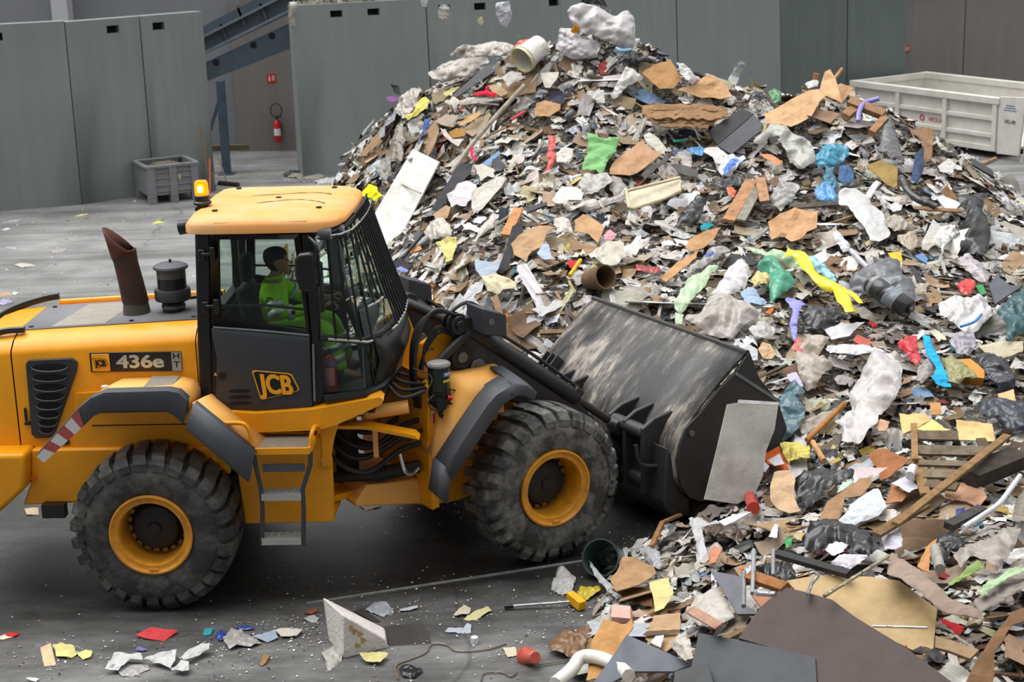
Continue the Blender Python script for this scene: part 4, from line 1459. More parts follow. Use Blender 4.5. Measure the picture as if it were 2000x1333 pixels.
for k, pts in enumerate(([(GX - .08, GY - .08,1.63),(GX - .16, GY - .12,1.68),(GX - .17, GY - .1,1.75),(GX - .10, GY - .05,1.86),(GX - .2, GY + .1,1.92)],
                         [(GX - .05, GY - .1,1.62),(GX - .14, GY - .14,1.58),(GX - .17, GY - .1,1.65),(GX - .1, GY - .08,1.70)],
                         [(GX + .05, GY - .1,1.60),(GX + .12, GY - .08,1.58),(GX + .14, GY - .05,1.68),(GX + .06, GY - .08,1.72)])):
    MB(FX).tube(ribbon_path(pts, 5),.007,6).build('grease_line', HOSE, gp)

# big hydraulic hoses looping from the cab side up over the tower
hh_ = empty('hydraulic_hoses')
hh_.parent = ld
for k in range(5):
    o = .035 * k
    P_ = [(.50 + o * .2,-.50 - o * .4,1.50),(.46,-.52 - o * .5,1.80),(.48,-.52 - o * .5,2.08),(.56 + o * .2,-.52 - o * .4,2.26 + o * .2),(.70,-.54 - o * .3,2.345 + o * .25),(.84,-.56 - o * .3,2.33),(.94,-.58,2.25)]
    MB(FX).tube(ribbon_path(P_, 6),.019,8).build('hose', HOSE, hh_)
for k in range(3):
    P_ = [(.54,-.52 - .03 * k, 1.85),(.60,-.55,2.02 + .03 * k),(.72,-.57,2.16 + .03 * k),(.84,-.57,2.13),(.93,-.58 - .02 * k, 1.98),(.97,-.6,1.82)]
    MB(FX).tube(ribbon_path(P_, 6),.013,8).build('hose', HOSE, hh_)
P_ = [(.86,-.50,2.30),(1.0,-.48,2.36),(1.15,-.4,2.34),(1.32,-.35,2.24)]
MB(FX).tube(ribbon_path(P_, 6),.018,8).build('hose', HOSE, hh_)
MB(FX).tube(ribbon_path([(.58,-.5,1.95),(.62,-.56,1.85),(.72,-.58,1.82),(.80,-.56,1.88)],6),.012,8).build('hose', HOSE, hh_)

# ------------------------------------------------------------------ bucket
BK = mat('worn_black_bucket', srgb(46,46,47),.5, noise=.4, nscale=3, bump=.25, bscale=14)


def bucket_mat():
    m = bpy.data.materials.new('scraped_bucket_back')
    m.use_nodes = True
    nt = m.node_tree
    L = nt.links.new
    b = nt.nodes['Principled BSDF']
    b.inputs['Roughness'].default_value = .45
    tc = nt.nodes.new('ShaderNodeTexCoord')
    mp = nt.nodes.new('ShaderNodeMapping')
    mp.inputs['Rotation'].default_value = (0,0,-PHI)
    L(tc.outputs['Object'], mp.inputs['Vector'])
    mp2 = nt.nodes.new('ShaderNodeMapping')
    mp2.inputs['Scale'].default_value = (1.3,4.0,1.3)
    mp2.inputs['Rotation'].default_value = (R(18),0,0)
    L(mp.outputs[0], mp2.inputs['Vector'])
    n = nt.nodes.new('ShaderNodeTexNoise')
    n.inputs['Scale'].default_value = 2.2
    n.inputs['Detail'].default_value = 10
    n.inputs['Roughness'].default_value = .7
    L(mp2.outputs[0], n.inputs['Vector'])
    n2 = nt.nodes.new('ShaderNodeTexNoise')
    n2.inputs['Scale'].default_value = 1.5
    n2.inputs['Detail'].default_value = 5
    L(tc.outputs['Object'], n2.inputs['Vector'])
    mm = nt.nodes.new('ShaderNodeMath')
    mm.operation = 'MULTIPLY_ADD'
    mm.inputs[1].default_value = .55
    L(n.outputs['Fac'], mm.inputs[0])
    m2 = nt.nodes.new('ShaderNodeMath')
    m2.operation = 'MULTIPLY'
    m2.inputs[1].default_value = .45
    L(n2.outputs['Fac'], m2.inputs[0])
    L(m2.outputs[0], mm.inputs[2])
    r = nt.nodes.new('ShaderNodeValToRGB')
    e = r.color_ramp.elements
    e[0].position = .45
    e[0].color = srgb(42,42,43)
    e[1].position = .60
    e[1].color = srgb(158,150,138)
    x = e.new(.53)
    x.color = srgb(84,80,76)
    L(mm.outputs[0], r.inputs['Fac'])
    L(r.outputs[0], b.inputs['Base Color'])
    bp = nt.nodes.new('ShaderNodeBump')
    bp.inputs['Strength'].default_value = .3
    bp.inputs['Distance'].default_value = .02
    L(n.outputs['Fac'], bp.inputs['Height'])
    L(bp.outputs[0], b.inputs['Normal'])
    return m


bu = empty('bucket')
bu.parent = ld
BW = 1.30
# profile of the bucket skin (x, z) from the spill edge down the back, round the heel and out along the floor
PR = [(3.60,1.66),(3.48,1.575),(3.26,1.40),(3.05,1.21),(2.90,1.05),(2.81,.90),(2.78,.74),(2.80,.56),(2.88,.42),(3.02,.33),(3.3,.28),(3.8,.27),(4.25,.26)]
sk2 = MB(FX)
sk2.loft([[(x, y, z) for x, z in PR] for y in (-BW, -.65,0,.65, BW)], smooth=True)
sk2.build('bucket_skin', bucket_mat(), bu, solid=.035, off=0, auto=60)
MB(FX).tube([(3.60,-BW - .02,1.665),(3.60, BW + .02,1.665)],.03,8).build('spill_edge', BK, bu)
SP = [(3.62,1.68),(3.46,1.50),(3.26,1.37),(3.05,1.18),(2.87,1.05),(2.81,.90),(2.78,.74),(2.82,.50),(2.92,.36),(3.06,.29),(4.25,.24),(4.28,.34),(3.97,1.13),(3.74,1.40)]
for s in (-1,1):
    so_ = MB(FX).prism(SP, 1, *sorted((s * (BW + .03), s * (BW - .005)))).build('side_plate', BK, bu, bevel=.006)
    MB(FX).beam((3.46, s * (BW + .032),1.49),(3.98, s * (BW + .032),1.12),.02,.03).build('side_crease', STEEL_L if s < 0 else BK, so_)
    MB(FX).cyl((2.94, s * (BW + .02),1.0),(2.94, s * (BW + .05),1.0),.03,12).build('side_bolt', STEELB, so_)
MB(FX).box((4.28,0,.25),(.22,2 * BW + .06,.045)).build('cutting_edge', STEELB, bu)
# hinge brackets on the back for the arms and tilt links
for yb in (-1.0,-.70,-.45,.45,.70,1.0):
    MB(FX).prism([(2.60,1.02),(2.74,1.10),(2.95,1.14),(2.9,.55),(2.75,.36),(2.60,.36)],1, yb - .025, yb + .025).build('hinge_ear', BK, bu, bevel=.012)
MB(FX).cyl((2.66,-1.0,.96),(2.66,-.42,.96),.07,18).build('upper_hinge_tube', BK, bu)
MB(FX).cyl((2.66,.42,.96),(2.66,1.0,.96),.07,18).build('upper_hinge_tube', BK, bu)
MB(FX).cyl((2.70,-1.0,.46),(2.70,1.0,.46),.07,18).build('lower_hinge_tube', BK, bu)
MB(FX).tube(ribbon_path([(2.52,-1.02,.88),(2.55,-1.06,.70),(2.72,-1.10,.66),(2.86,-1.12,.72),(2.87,-1.12,.78)],5),.022,8).build('bucket_hose', HOSE, bu)
hk = MB(FX)
hk.prism([(2.72,.88),(2.67,.34),(2.80,.14),(2.98,.13),(2.98,.33),(2.86,.42),(2.78,.74)],1,-1.26,-.3)
hk.build('heel_plate', BK, bu, bevel=.02)
hk = MB(FX)
hk.prism([(2.72,.88),(2.67,.34),(2.80,.14),(2.98,.13),(2.98,.33),(2.86,.42),(2.78,.74)],1,.3,1.26)
hk.build('heel_plate', BK, bu, bevel=.02)
for k in range(3):
    MB(FX).box((2.86 + .0 * k, .95 + .1 * k, 1.12),(.22,.02,.12),(0, R(-45),0)).build('stop_fin', BK, bu)
# ------------------------------------------------------------------ driver (local loader coordinates)
LDM = Matrix.Translation((LX, LY, 0)) @ Matrix.Rotation(LYAW, 4, 'Z')


def skin_mesh(nodes, edges, root, sub=2):
    names = list(nodes)
    me = bpy.data.meshes.new('skin_src')
    me.from_pydata([nodes[n][0] for n in names],[(names.index(a), names.index(b)) for a, b in edges],[])
    o = bpy.data.objects.new('skin_src', me)
    COL.objects.link(o)
    md = o.modifiers.new('s', 'SKIN')
    md.use_smooth_shade = True
    for i, n in enumerate(names):
        r_ = nodes[n][1]
        r_ = r_ if isinstance(r_, tuple) else (r_, r_)
        me.skin_vertices[0].data[i].radius = r_
        me.skin_vertices[0].data[i].use_root = (n == root)
    sb = o.modifiers.new('u', 'SUBSURF')
    sb.levels = sub
    dg = bpy.context.evaluated_depsgraph_get()
    out = bpy.data.meshes.new_from_object(o.evaluated_get(dg))
    bpy.data.objects.remove(o)
    bpy.data.meshes.remove(me)
    return out


def mesh_to_mb(me, mb):
    mb.add([v.co[:] for v in me.vertices],[tuple(p.vertices) for p in me.polygons], True)


def remeshed(mb, voxel, smooth=6):
    me = bpy.data.meshes.new('r')
    me.from_pydata(mb.v, [], mb.f)
    o = bpy.data.objects.new('r', me)
    COL.objects.link(o)
    m_ = o.modifiers.new('r', 'REMESH')
    m_.mode = 'VOXEL'
    m_.voxel_size = voxel
    s_ = o.modifiers.new('s', 'SMOOTH')
    s_.iterations = smooth
    s_.factor = .4
    dg = bpy.context.evaluated_depsgraph_get()
    out = bpy.data.meshes.new_from_object(o.evaluated_get(dg))
    bpy.data.objects.remove(o)
    bpy.data.meshes.remove(me)
    return out


J = {'pelvis': ((-.52,0,2.22),(.15,.12)), 'waist': ((-.55,0,2.36),(.145,.11)), 'chest': ((-.56,0,2.52),(.16,.115)), 'collar': ((-.545,0,2.63),(.10,.085)),
     'neck': ((-.52,0,2.70),.055), 'skull': ((-.50,0,2.78),.06)}
E_ = [('pelvis', 'waist'),('waist', 'chest'),('chest', 'collar'),('collar', 'neck'),('neck', 'skull')]
HANDS = {-1: (-.02,-.17,2.45),1: (-.02,.17,2.45)}
for s, sd_ in ((-1, 'R'),(1, 'L')):
    elb = (-.47,-.30,2.41) if s < 0 else (-.36,.33,2.42)
    hx, hy, hz = HANDS[s]
    J.update({'sh' + sd_: ((-.55, s * .19,2.60),.07), 'el' + sd_: (elb, .047), 'fa' + sd_: (tuple((Vector(elb) * .35 + Vector((hx - .1, hy, hz)) * .65)),.038), 'wr' + sd_: ((hx - .09, hy + s * .01, hz - .01),.028), 'pm' + sd_: ((hx - .03, hy, hz),(.02,.038)),
              'hp' + sd_: ((-.47, s * .11,2.19),.095), 'kn' + sd_: ((-.08, s * .17,2.27),.065), 'cf' + sd_: ((-.02, s * .175,2.08),.058), 'an' + sd_: ((.06, s * .18,1.84),.042), 'to' + sd_: ((.24, s * .19,1.80),.038)})
    E_ += [('chest', 'sh' + sd_),('sh' + sd_, 'el' + sd_),('el' + sd_, 'fa' + sd_),('fa' + sd_, 'wr' + sd_),('wr' + sd_, 'pm' + sd_),('pelvis', 'hp' + sd_),('hp' + sd_, 'kn' + sd_),('kn' + sd_, 'cf' + sd_),('cf' + sd_, 'an' + sd_),('an' + sd_, 'to' + sd_)]
body = MB()
mesh_to_mb(skin_mesh(J, E_, 'pelvis'), body)
# head: rings from chin to crown (z, front x, back x, half width), face towards +X and a little away from the camera
HO = Vector((-.50,0,2.70))
HR = Matrix.Rotation(R(14),3, 'Z') @ Matrix.Rotation(R(-4),3, 'Y')
rings = [(.02,.075,.01,.030),(.03,.092,-.02,.042),(.05,.100,-.05,.054),(.075,.100,-.075,.062),(.10,.099,-.088,.067),(.13,.096,-.098,.072),(.155,.098,-.104,.075),(.18,.098,-.106,.076),(.205,.090,-.100,.073),(.228,.070,-.085,.063),(.245,.040,-.055,.043),(.252,.01,-.02,.015)]


def head_rings(grow=0.0, z0=0.0):
    rows = []
    for z, fx, bx, w in rings:
        if z < z0:
            continue
        row = []
        for k in range(28):
            t = 2 * math.pi * k / 28
            c, s = math.cos(t), math.sin(t)
            cx, rx = (fx + bx) / 2,(fx - bx) / 2 + grow
            p = Vector((cx + rx * math.copysign(abs(c) ** .85, c),(w + grow) * math.copysign(abs(s) ** .9, s), z + (grow if z > .2 else 0)))
            row.append(p)
        rows.append(row)
    return rows


hr = head_rings()
hm = MB(Matrix.Translation(HO) @ HR.to_4x4())
hm.loft(hr, closed=True)
hm.ngon(hr[0])
hm.ngon(hr[-1])
# nose, brow, lips, ears
hm.loft([[(.095,-.010,.145),(.108,0,.145),(.095,.010,.145),(.085,0,.145)],[(.095,-.017,.105),(.124,0,.103),(.095,.017,.105),(.085,0,.10)],[(.090,-.014,.093),(.108,0,.092),(.09,.014,.093),(.08,0,.09)]], closed=True)
hm.tube([(.088,-.045,.160),(.098,-.022,.164),(.101,0,.160),(.098,.022,.164),(.088,.045,.160)],.008,6)
hm.tube([(.088,-.024,.068),(.101,-.008,.072),(.101,.008,.072),(.088,.024,.068)],.007,6)
hm.tube([(.086,-.02,.058),(.099,0,.059),(.086,.02,.058)],.008,6)
for s in (-1,1):
    hm.lathe([(.0,-.008),(.022,-.008),(.028,.0),(.024,.01),(.012,.006),(0,.006)],(-.005, s * .075,.125), 'Y', 14)
body.v += hm.v
b0_ = len(body.v) - len(hm.v)
body.f += [tuple(i + b0_ for i in f) for f in hm.f]
rm = remeshed(body, .009,5)
fin = MB(LDM)
mesh_to_mb(rm, fin)
# fingers closed round the wheel rim and the lever
for s in (-1,1):
    hx, hy, hz = HANDS[s]
    for k in range(4):
        y0 = hy + (-.03 + .02 * k)
        l_ = (.9,1.0,.95,.78)[k]
        fin.tube(ribbon_path([(hx - .03, y0, hz + .01),(hx + .02 * l_, y0, hz + .03),(hx + .055 * l_, y0, hz + .02),(hx + .065 * l_, y0, hz - .012),(hx + .04 * l_, y0, hz - .03)],3),[.0095 - .0025 * i / 12 for i in range(13)],7)
    fin.tube(ribbon_path([(hx - .055, hy - s * .03, hz),(hx - .02, hy - s * .055, hz + .005),(hx + .015, hy - s * .06, hz + .0),(hx + .035, hy - s * .05, hz - .01)],3),[.011 - .003 * i / 9 for i in range(10)],7)
person = fin.build('person', mat('skin', srgb(176,132,108),.55), None, auto=180)
tag(person, 'person in lime hi-vis jacket and trousers sitting at the wheel inside the loader cab', 'person')
# eyes and hair
hx_ = LDM @ Matrix.Translation(HO) @ HR.to_4x4()
ey = MB(hx_)
for s in (-1,1):
    ey.lathe([(0,.011),(.007,.009),(.010,.003),(.009,-.003),(0,-.004)],(.086, s * .032,.132), 'X', 12)
ey.build('eye', mat('eye_dark', srgb(50,40,36),.2), person)
hb_ = MB(hx_)
rows = head_rings(.007,.125)
cut = []
for r_ in rows:
    cut.append([p if True else p for p in r_])
# hair shell: drop the face side
n_ = 28
vs = [p for r_ in cut for p in r_]
fs = []
for i in range(len(cut) - 1):
    for k in range(n_):
        t = 2 * math.pi * (k + .5) / n_
        zmid = (cut[i][k].z + cut[i + 1][k].z) / 2
        if math.cos(t) > .55 and zmid < .196:
            continue
        if abs(math.sin(t)) > .6 and zmid < .15 and math.cos(t) > -.1:
            continue
        fs.append((i * n_ + k, i * n_ + (k + 1) % n_, (i + 1) * n_ + (k + 1) % n_, (i + 1) * n_ + k))
hb_.add(vs, fs, True)
hb_.ngon(cut[-1])
low_b = [[p for p in r_] for r_ in head_rings(.006,.045)]
fs = []
vs = [p for r_ in low_b[:5] for p in r_]
for i in range(4):
    for k in range(n_):
        if math.cos(2 * math.pi * (k + .5) / n_) < -.25:
            fs.append((i * n_ + k, i * n_ + (k + 1) % n_, (i + 1) * n_ + (k + 1) % n_, (i + 1) * n_ + k))
hb_.add(vs, fs, True)
hb_.build('hair', mat('short_dark_hair', srgb(34,29,26),.8, bump=.6, bscale=160), person, auto=180)
# jacket and trousers, slightly larger than the body
LIME = mat('lime_hi_vis', srgb(160,238,24),.75, noise=.08, nscale=9, bump=.35, bscale=14)
LIME_T = mat('lime_trousers', srgb(150,220,30),.75, noise=.1, nscale=9, bump=.3, bscale=14)
SILV = mat('reflective_silver', srgb(206,212,214),.4,.25)


def dress(keys, edges, root, grow, extra=None):
    nd = {}
    for k in keys:
        p, r_ = J[k]
        r_ = r_ if isinstance(r_, tuple) else (r_, r_)
        nd[k] = (p, tuple(q + grow for q in r_))
    if extra:
        nd.update(extra)
    return skin_mesh(nd, edges, root)


kj = ['pelvis', 'waist', 'chest', 'collar', 'shR', 'elR', 'faR', 'wrR', 'shL', 'elL', 'faL', 'wrL']
ej = [e for e in E_ if e[0] in kj and e[1] in kj]
jk = MB()
mesh_to_mb(dress(kj, ej, 'pelvis', .020), jk)
jm = MB(LDM)
mesh_to_mb(remeshed(jk, .011,4), jm)
jm.tube([(-.535 + .072 * math.cos(t),.078 * math.sin(t),2.685 + .012 * math.cos(t)) for t in np.linspace(0,2 * math.pi, 24, endpoint=False)],.017,8, closed=True)
jko = jm.build('hi_vis_jacket', LIME, person, auto=180)
kt = ['pelvis', 'hpR', 'knR', 'cfR', 'anR', 'hpL', 'knL', 'cfL', 'anL']
et = [e for e in E_ if e[0] in kt and e[1] in kt]
tk = MB()
mesh_to_mb(dress(kt, et, 'pelvis', .022), tk)
tm_ = MB(LDM)
mesh_to_mb(remeshed(tk, .011,4), tm_)
tro = tm_.build('hi_vis_trousers', LIME_T, person, auto=180)
bd_ = MB(LDM)
for a, b_, ts, r_ in (('shR', 'elR', (.62,.95),.080),('shL', 'elL', (.6,),.078),('elR', 'faR', (.45,),.068),('elL', 'faL', (.4,),.066)):
    A, B = Vector(J[a][0]), Vector(J[b_][0])
    for t in ts:
        c = A.lerp(B, t)
        d = (B - A).normalized()
        bd_.tube([c - d * .024, c + d * .024], r_, 18, cap=False)
bd_.build('sleeve_band', SILV, jko, solid=.004)
bd_ = MB(LDM)
for s in 'RL':
    for a, b_, ts, r_ in (('cf' + s, 'an' + s, (.0,.42),.086),('hp' + s, 'kn' + s, (.72,),.101)):
        A, B = Vector(J[a][0]), Vector(J[b_][0])
        for t in ts:
            c = A.lerp(B, t)
            d = (B - A).normalized()
            bd_.tube([c - d * .026, c + d * .026], r_ - .02 * t * (a[0] == 'c'),18, cap=False)
bd_.build('leg_band', SILV, tro, solid=.004)
em = MB(LDM)
c = Vector((-.535,-.291,2.53))
em.tube([c + Vector((.032 * math.cos(t),-.004,.036 * math.sin(t))) for t in np.linspace(0,2 * math.pi, 20, endpoint=False)],.006,6, closed=True)
em.tube([c + Vector((.013 * math.cos(t),-.004,.016 * math.sin(t))) for t in np.linspace(.8,5.4,14)],.005,6)
em.build('sleeve_emblem', mat('emblem_green', srgb(34,92,46),.7), jko)
bt_ = MB(LDM)
for s in (-1,1):
    bt_.tube([(.04, s * .18,1.86),(.05, s * .18,1.80),(.16, s * .185,1.785),(.27, s * .19,1.775)],[.052,.055,.052,.04],12)
bt_.build('work_boot', BLACK, person)
# extinguisher carried in the cab
fx_ = LDM @ Vector((.015,-.60,1.80))
fc = empty('fire_extinguisher', fx_, LYAW)
tag(fc, 'small red fire extinguisher with blue band standing behind the lower glass of the loader cab', 'fire extinguisher')
MB().lathe([(0,0),(.05,0),(.055,.015),(.055,.27),(.035,.31),(.018,.33),(0,.33)], axis='Z', n=20).build('cylinder', mat('deep_red', srgb(150,34,36),.4), fc)
MB().lathe([(.0556,.24),(.0556,.275)], axis='Z', n=20).build('blue_band', mat('label_blue', srgb(70,100,170),.5), fc)
MB().lathe([(.0558,.06),(.0558,.22)], axis='Z', n=12, a0=R(225), a1=R(315)).build('instruction_label', mat('label_pale_red', srgb(196,128,126),.5), fc)
MB().box((0,0,.345),(.03,.03,.04)).box((.03,0,.37),(.1,.02,.015)).build('valve', BLACK, fc)
# ------------------------------------------------------------------ waste heap: a height field through surveyed points
CP = []
for px, py, Y in [
    # crest line
    (676,340,27.2),(698,282,26.8),(726,224,26.4),(800,178,26),(884,132,25.6),(1000,88,25.2),(1100,60,25),(1165,28,25),(1222,44,25),(1262,104,25.2),
    (1300,145,25.4),(1380,178,25.4),(1450,190,25.3),(1540,200,25),(1610,175,24.6),(1680,185,24.2),(1760,225,24),(1850,280,24),(1920,325,24),(2000,400,23.6),(2080,470,23.2),
    # faces
    (720,330,25.6),(760,420,23.6),(800,400,23.4),(800,280,24.9),(860,520,20.6),(900,300,24),(900,200,24.9),(950,430,21.3),(1000,300,23.4),(1000,530,19.7),(1100,200,24.2),(1100,350,22.4),
    (1100,480,20.4),(1140,560,18.9),(1050,600,18.6),(1250,250,23.6),(1250,400,21.8),(1300,520,19.9),(1400,300,22.9),(1400,430,21.2),(1420,540,19.4),(1350,600,18.3),(1450,660,17.4),
    (1550,300,22.6),(1550,450,20.6),(1550,580,18.7),(1600,700,17.2),(1540,760,16.5),(1560,830,16.0),(1520,900,15.4),(1480,960,14.9),(1400,1000,14.6),
    (1700,320,22.4),(1700,450,20.4),(1700,600,18.4),(1700,750,16.5),(1700,900,14.8),(1620,980,14.1),(1720,1030,13.2),
    (1850,420,21.2),(1850,550,19.1),(1850,700,17.1),(1850,850,15.2),(1850,1000,13.5),(1850,1130,12.1),
    (1980,520,19.8),(1980,700,17.2),(1980,900,14.6),(1980,1080,12.4),(1980,1250,10.7),(2100,900,14.5),(2100,1200,11),
    (1340,1010,14.7),(1330,1060,14.0),(1400,1120,13.1),(1300,1150,13.1),(1450,1200,12.2),(1350,1260,11.9),(1550,1130,12.5),(1600,1250,11.3),(1750,1180,11.7),(1800,1300,10.5),(1500,1320,11.0),(1280,1320,11.8)]:
    p = at_y(px, py, Y)
    CP.append((p.x, p.y, p.z))
back = []
for x, y, z in CP[:21]:
    CP.append((x + .25, y + 2.0, z - 2.0))
    back.append((x, y + 5.0,-.5))
CP += back
# ground all round the toe and under the loader
for px, py in ((1240,1030),(1215,1075),(1190,1110),(1150,1160),(1150,1230),(1100,1270),(1110,1340),(1160,1400)):
    p = ground(px, py)
    CP.append((p.x, p.y, .0))
for x, y, z in ((-5,20,-.8),(-3.7,24,-.5),(-3.75,26.3,-.6),(-4.0,28,-.8),(-5,30,-.8),(-3.0,21.2,-.35),(-1.6,18.9,-.25),(-.4,17.7,-.2),(.3,16.6,-.3),(.6,15.6,-.4),(1.2,15.0,-.4),
                (0.9,16.2,-.3),(1.6,15.9,-.1),(2.1,15.5,.0),(1.5,16.6,.1),(1.2,17.3,.3),(1.7,17.4,.85),(2.3,16.4,.8),(2.75,15.8,.7),(-1,14,-.9),(0,13.3,-.4),(-.2,12.3,-.4),(-1,10,-.8),(.2,10.6,-.2),(1.2,10.3,.3),(2.4,9.9,.75),(1.5,9,-.3),(3,8.6,-.3),(4.6,9,.2),(9.4,27,-.4),(10,24,-.2),(9.8,21,.3),(9.5,17,.8),(8,13,1.2),(6,10,.8)):
    CP.append((x, y, z))
CP = np.array(CP)


def _kern(d):
    return d


_n = len(CP)
_D = np.sqrt(((CP[:, None, :2] - CP[None, :, :2]) ** 2).sum(-1))
_A = np.zeros((_n + 3, _n + 3))
_A[:_n, :_n] = _kern(_D) - .25 * np.eye(_n)
_A[:_n, _n] = 1
_A[:_n, _n + 1:] = CP[:, :2]
_A[_n:, :_n] = _A[:_n, _n:].T
_w = np.linalg.solve(_A, np.concatenate([CP[:, 2], np.zeros(3)]))
GX0, GX1, GY0, GY1, GS = -5.6,11.0,8.2,31.5,.12
gxs = np.arange(GX0, GX1, GS)
gys = np.arange(GY0, GY1, GS)
_gx, _gy = np.meshgrid(gxs, gys)
_P = np.stack([_gx.ravel(), _gy.ravel()],1)
_Z = np.zeros(len(_P))
for i0 in range(0, len(_P),4000):
    q = _P[i0:i0 + 4000]
    d = np.sqrt(((q[:, None] - CP[None, :, :2]) ** 2).sum(-1))
    _Z[i0:i0 + 4000] = d @ _w[:_n] + _w[_n] + q @ _w[_n + 1:]
HS = _Z.reshape(_gx.shape)                       # smooth heap surface


def sm(A, k):
    for _ in range(k):
        B = np.pad(A, 1, mode='edge')
        A = (B[1:-1,1:-1] * 2 + B[:-2,1:-1] + B[2:, 1:-1] + B[1:-1, :-2] + B[1:-1,2:]) / 6
    return A


HS = sm(HS, 2)
_nz = np.array([mnoise.noise((x * .9, y * .9,3.3)) * .08 + mnoise.noise((x * 2.6, y * 2.6,7.7)) * .06 + mnoise.noise((x * 6.0, y * 6.0,1.7)) * .04 for x, y in _P]).reshape(_gx.shape)
HF = HS + (_nz - .05) * np.clip(HS * 2.2,0,1)


def hz(x, y, F=None):
    F = HF if F is None else F
    u = min(max((x - GX0) / GS, 0), len(gxs) - 1.001)
    v = min(max((y - GY0) / GS, 0), len(gys) - 1.001)
    i, j = int(u), int(v)
    u -= i
    v -= j
    return (F[j, i] * (1 - u) + F[j, i + 1] * u) * (1 - v) + (F[j + 1, i] * (1 - u) + F[j + 1, i + 1] * u) * v


def hzs(x, y):
    """smooth heap height, or the floor where the heap has run out"""
    return max(0.0, hz(x, y, HS)) if (GX0 < x < GX1 and GY0 < y < GY1) else 0.0


def hnorm(x, y):
    if hzs(x, y) <= 0:
        return Vector((0,0,1))
    e = .25
    a = hz(x + e, y, HS) - hz(x - e, y, HS)
    b = hz(x, y + e, HS) - hz(x, y - e, HS)
    return Vector((-a, -b, 2 * e)).normalized()


def hit(px, py):
    """point of the heap (or of the floor) seen along a ray; None when it passes over"""
    d = ray(px, py)
    t = 8.0
    while t < 46:
        p = CAM_O + d * t
        h = hz(p.x, p.y, HS) if (GX0 < p.x < GX1 and GY0 < p.y < GY1) else -1
        h = max(h, 0)
        if p.z < h:
            lo, hi = t - .1, t
            for _ in range(12):
                m = (lo + hi) / 2
                q = CAM_O + d * m
                hq = max(hz(q.x, q.y, HS) if (GX0 < q.x < GX1 and GY0 < q.y < GY1) else -1,0)
                if q.z < hq:
                    hi = m
                else:
                    lo = m
            return CAM_O + d * hi
        t += .1
    return None


def to_px(p):
    v = Vector(p) - CAM_O
    z = v.dot(_fw)
    return 1000 + F_PX * v.dot(_rt) / z, 666.5 - F_PX * v.dot(_up) / z


# the loader's footprint: nothing may be scattered into it
def in_loader(x, y):
    c, s = math.cos(-LYAW), math.sin(-LYAW)
    dx_, dy_ = x - LX, y - LY
    lx_, ly_ = c * dx_ - s * dy_, s * dx_ + c * dy_
    if -3.6 < lx_ < .7 and abs(ly_) < 1.35:
        return True
    c, s = math.cos(-PHI), math.sin(-PHI)
    fx2, fy2 = c * lx_ - s * ly_, s * lx_ + c * ly_
    return (0 < fx2 < 2.5 and abs(fy2) < 1.4) or (2.4 < fx2 < 3.72 and abs(fy2) < 1.5)


def heap_base_mat():
    m = bpy.data.materials.new('gap_shade_waste')
    m.use_nodes = True
    nt = m.node_tree
    L = nt.links.new
    b = nt.nodes['Principled BSDF']
    b.inputs['Roughness'].default_value = .9
    tc = nt.nodes.new('ShaderNodeTexCoord')
    v = nt.nodes.new('ShaderNodeTexVoronoi')
    v.inputs['Scale'].default_value = 22
    v.inputs['Randomness'].default_value = 1
    L(tc.outputs['Object'], v.inputs['Vector'])
    sp = nt.nodes.new('ShaderNodeSeparateColor')
    L(v.outputs['Color'], sp.inputs[0])
    r = nt.nodes.new('ShaderNodeValToRGB')
    r.color_ramp.interpolation = 'CONSTANT'
    cols = [(0,(52,47,42)),(.2,(86,77,66)),(.36,(44,43,42)),(.5,(104,93,78)),(.62,(64,58,51)),(.74,(122,117,108)),(.84,(36,36,35)),(.93,(92,75,55))]  # palette darkened so the gaps between pieces look like shadowed rubbish
    e = r.color_ramp.elements
    while len(e) < len(cols):
        e.new(.5)
    for k, (p, c) in enumerate(cols):
        e[k].position = p
        e[k].color = srgb(*c)
    L(sp.outputs[0], r.inputs['Fac'])
    L(r.outputs[0], b.inputs['Base Color'])
    bp = nt.nodes.new('ShaderNodeBump')
    bp.inputs['Strength'].default_value = .8
    bp.inputs['Distance'].default_value = .05
    L(v.outputs['Distance'], bp.inputs['Height'])
    L(bp.outputs[0], b.inputs['Normal'])
    return m


_vid = -np.ones(HF.shape, int)
_v, _f = [],[]
_keep = HF > -.06
for j in range(len(gys) - 1):
    for i in range(len(gxs) - 1):
        if _keep[j:j + 2, i:i + 2].any():
            if in_loader(gxs[i] + GS / 2, gys[j] + GS / 2) and HF[j, i] < .55:
                continue
            q = []
            for jj, ii in ((j, i),(j, i + 1),(j + 1, i + 1),(j + 1, i)):
                if _vid[jj, ii] < 0:
                    _vid[jj, ii] = len(_v)
                    _v.append((gxs[ii], gys[jj], float(max(HF[jj, ii],-.08))))
                q.append(int(_vid[jj, ii]))
            _f.append(tuple(q))
hb_ = MB()
hb_.v, hb_.f = _v, _f
hb_.mi = [0] * len(_f)
heap = hb_.build('waste_heap', heap_base_mat(), None, auto=180)
tag(heap, 'huge sloping heap of packed mixed waste filling the yard behind the loader', 'waste heap', kind='stuff')

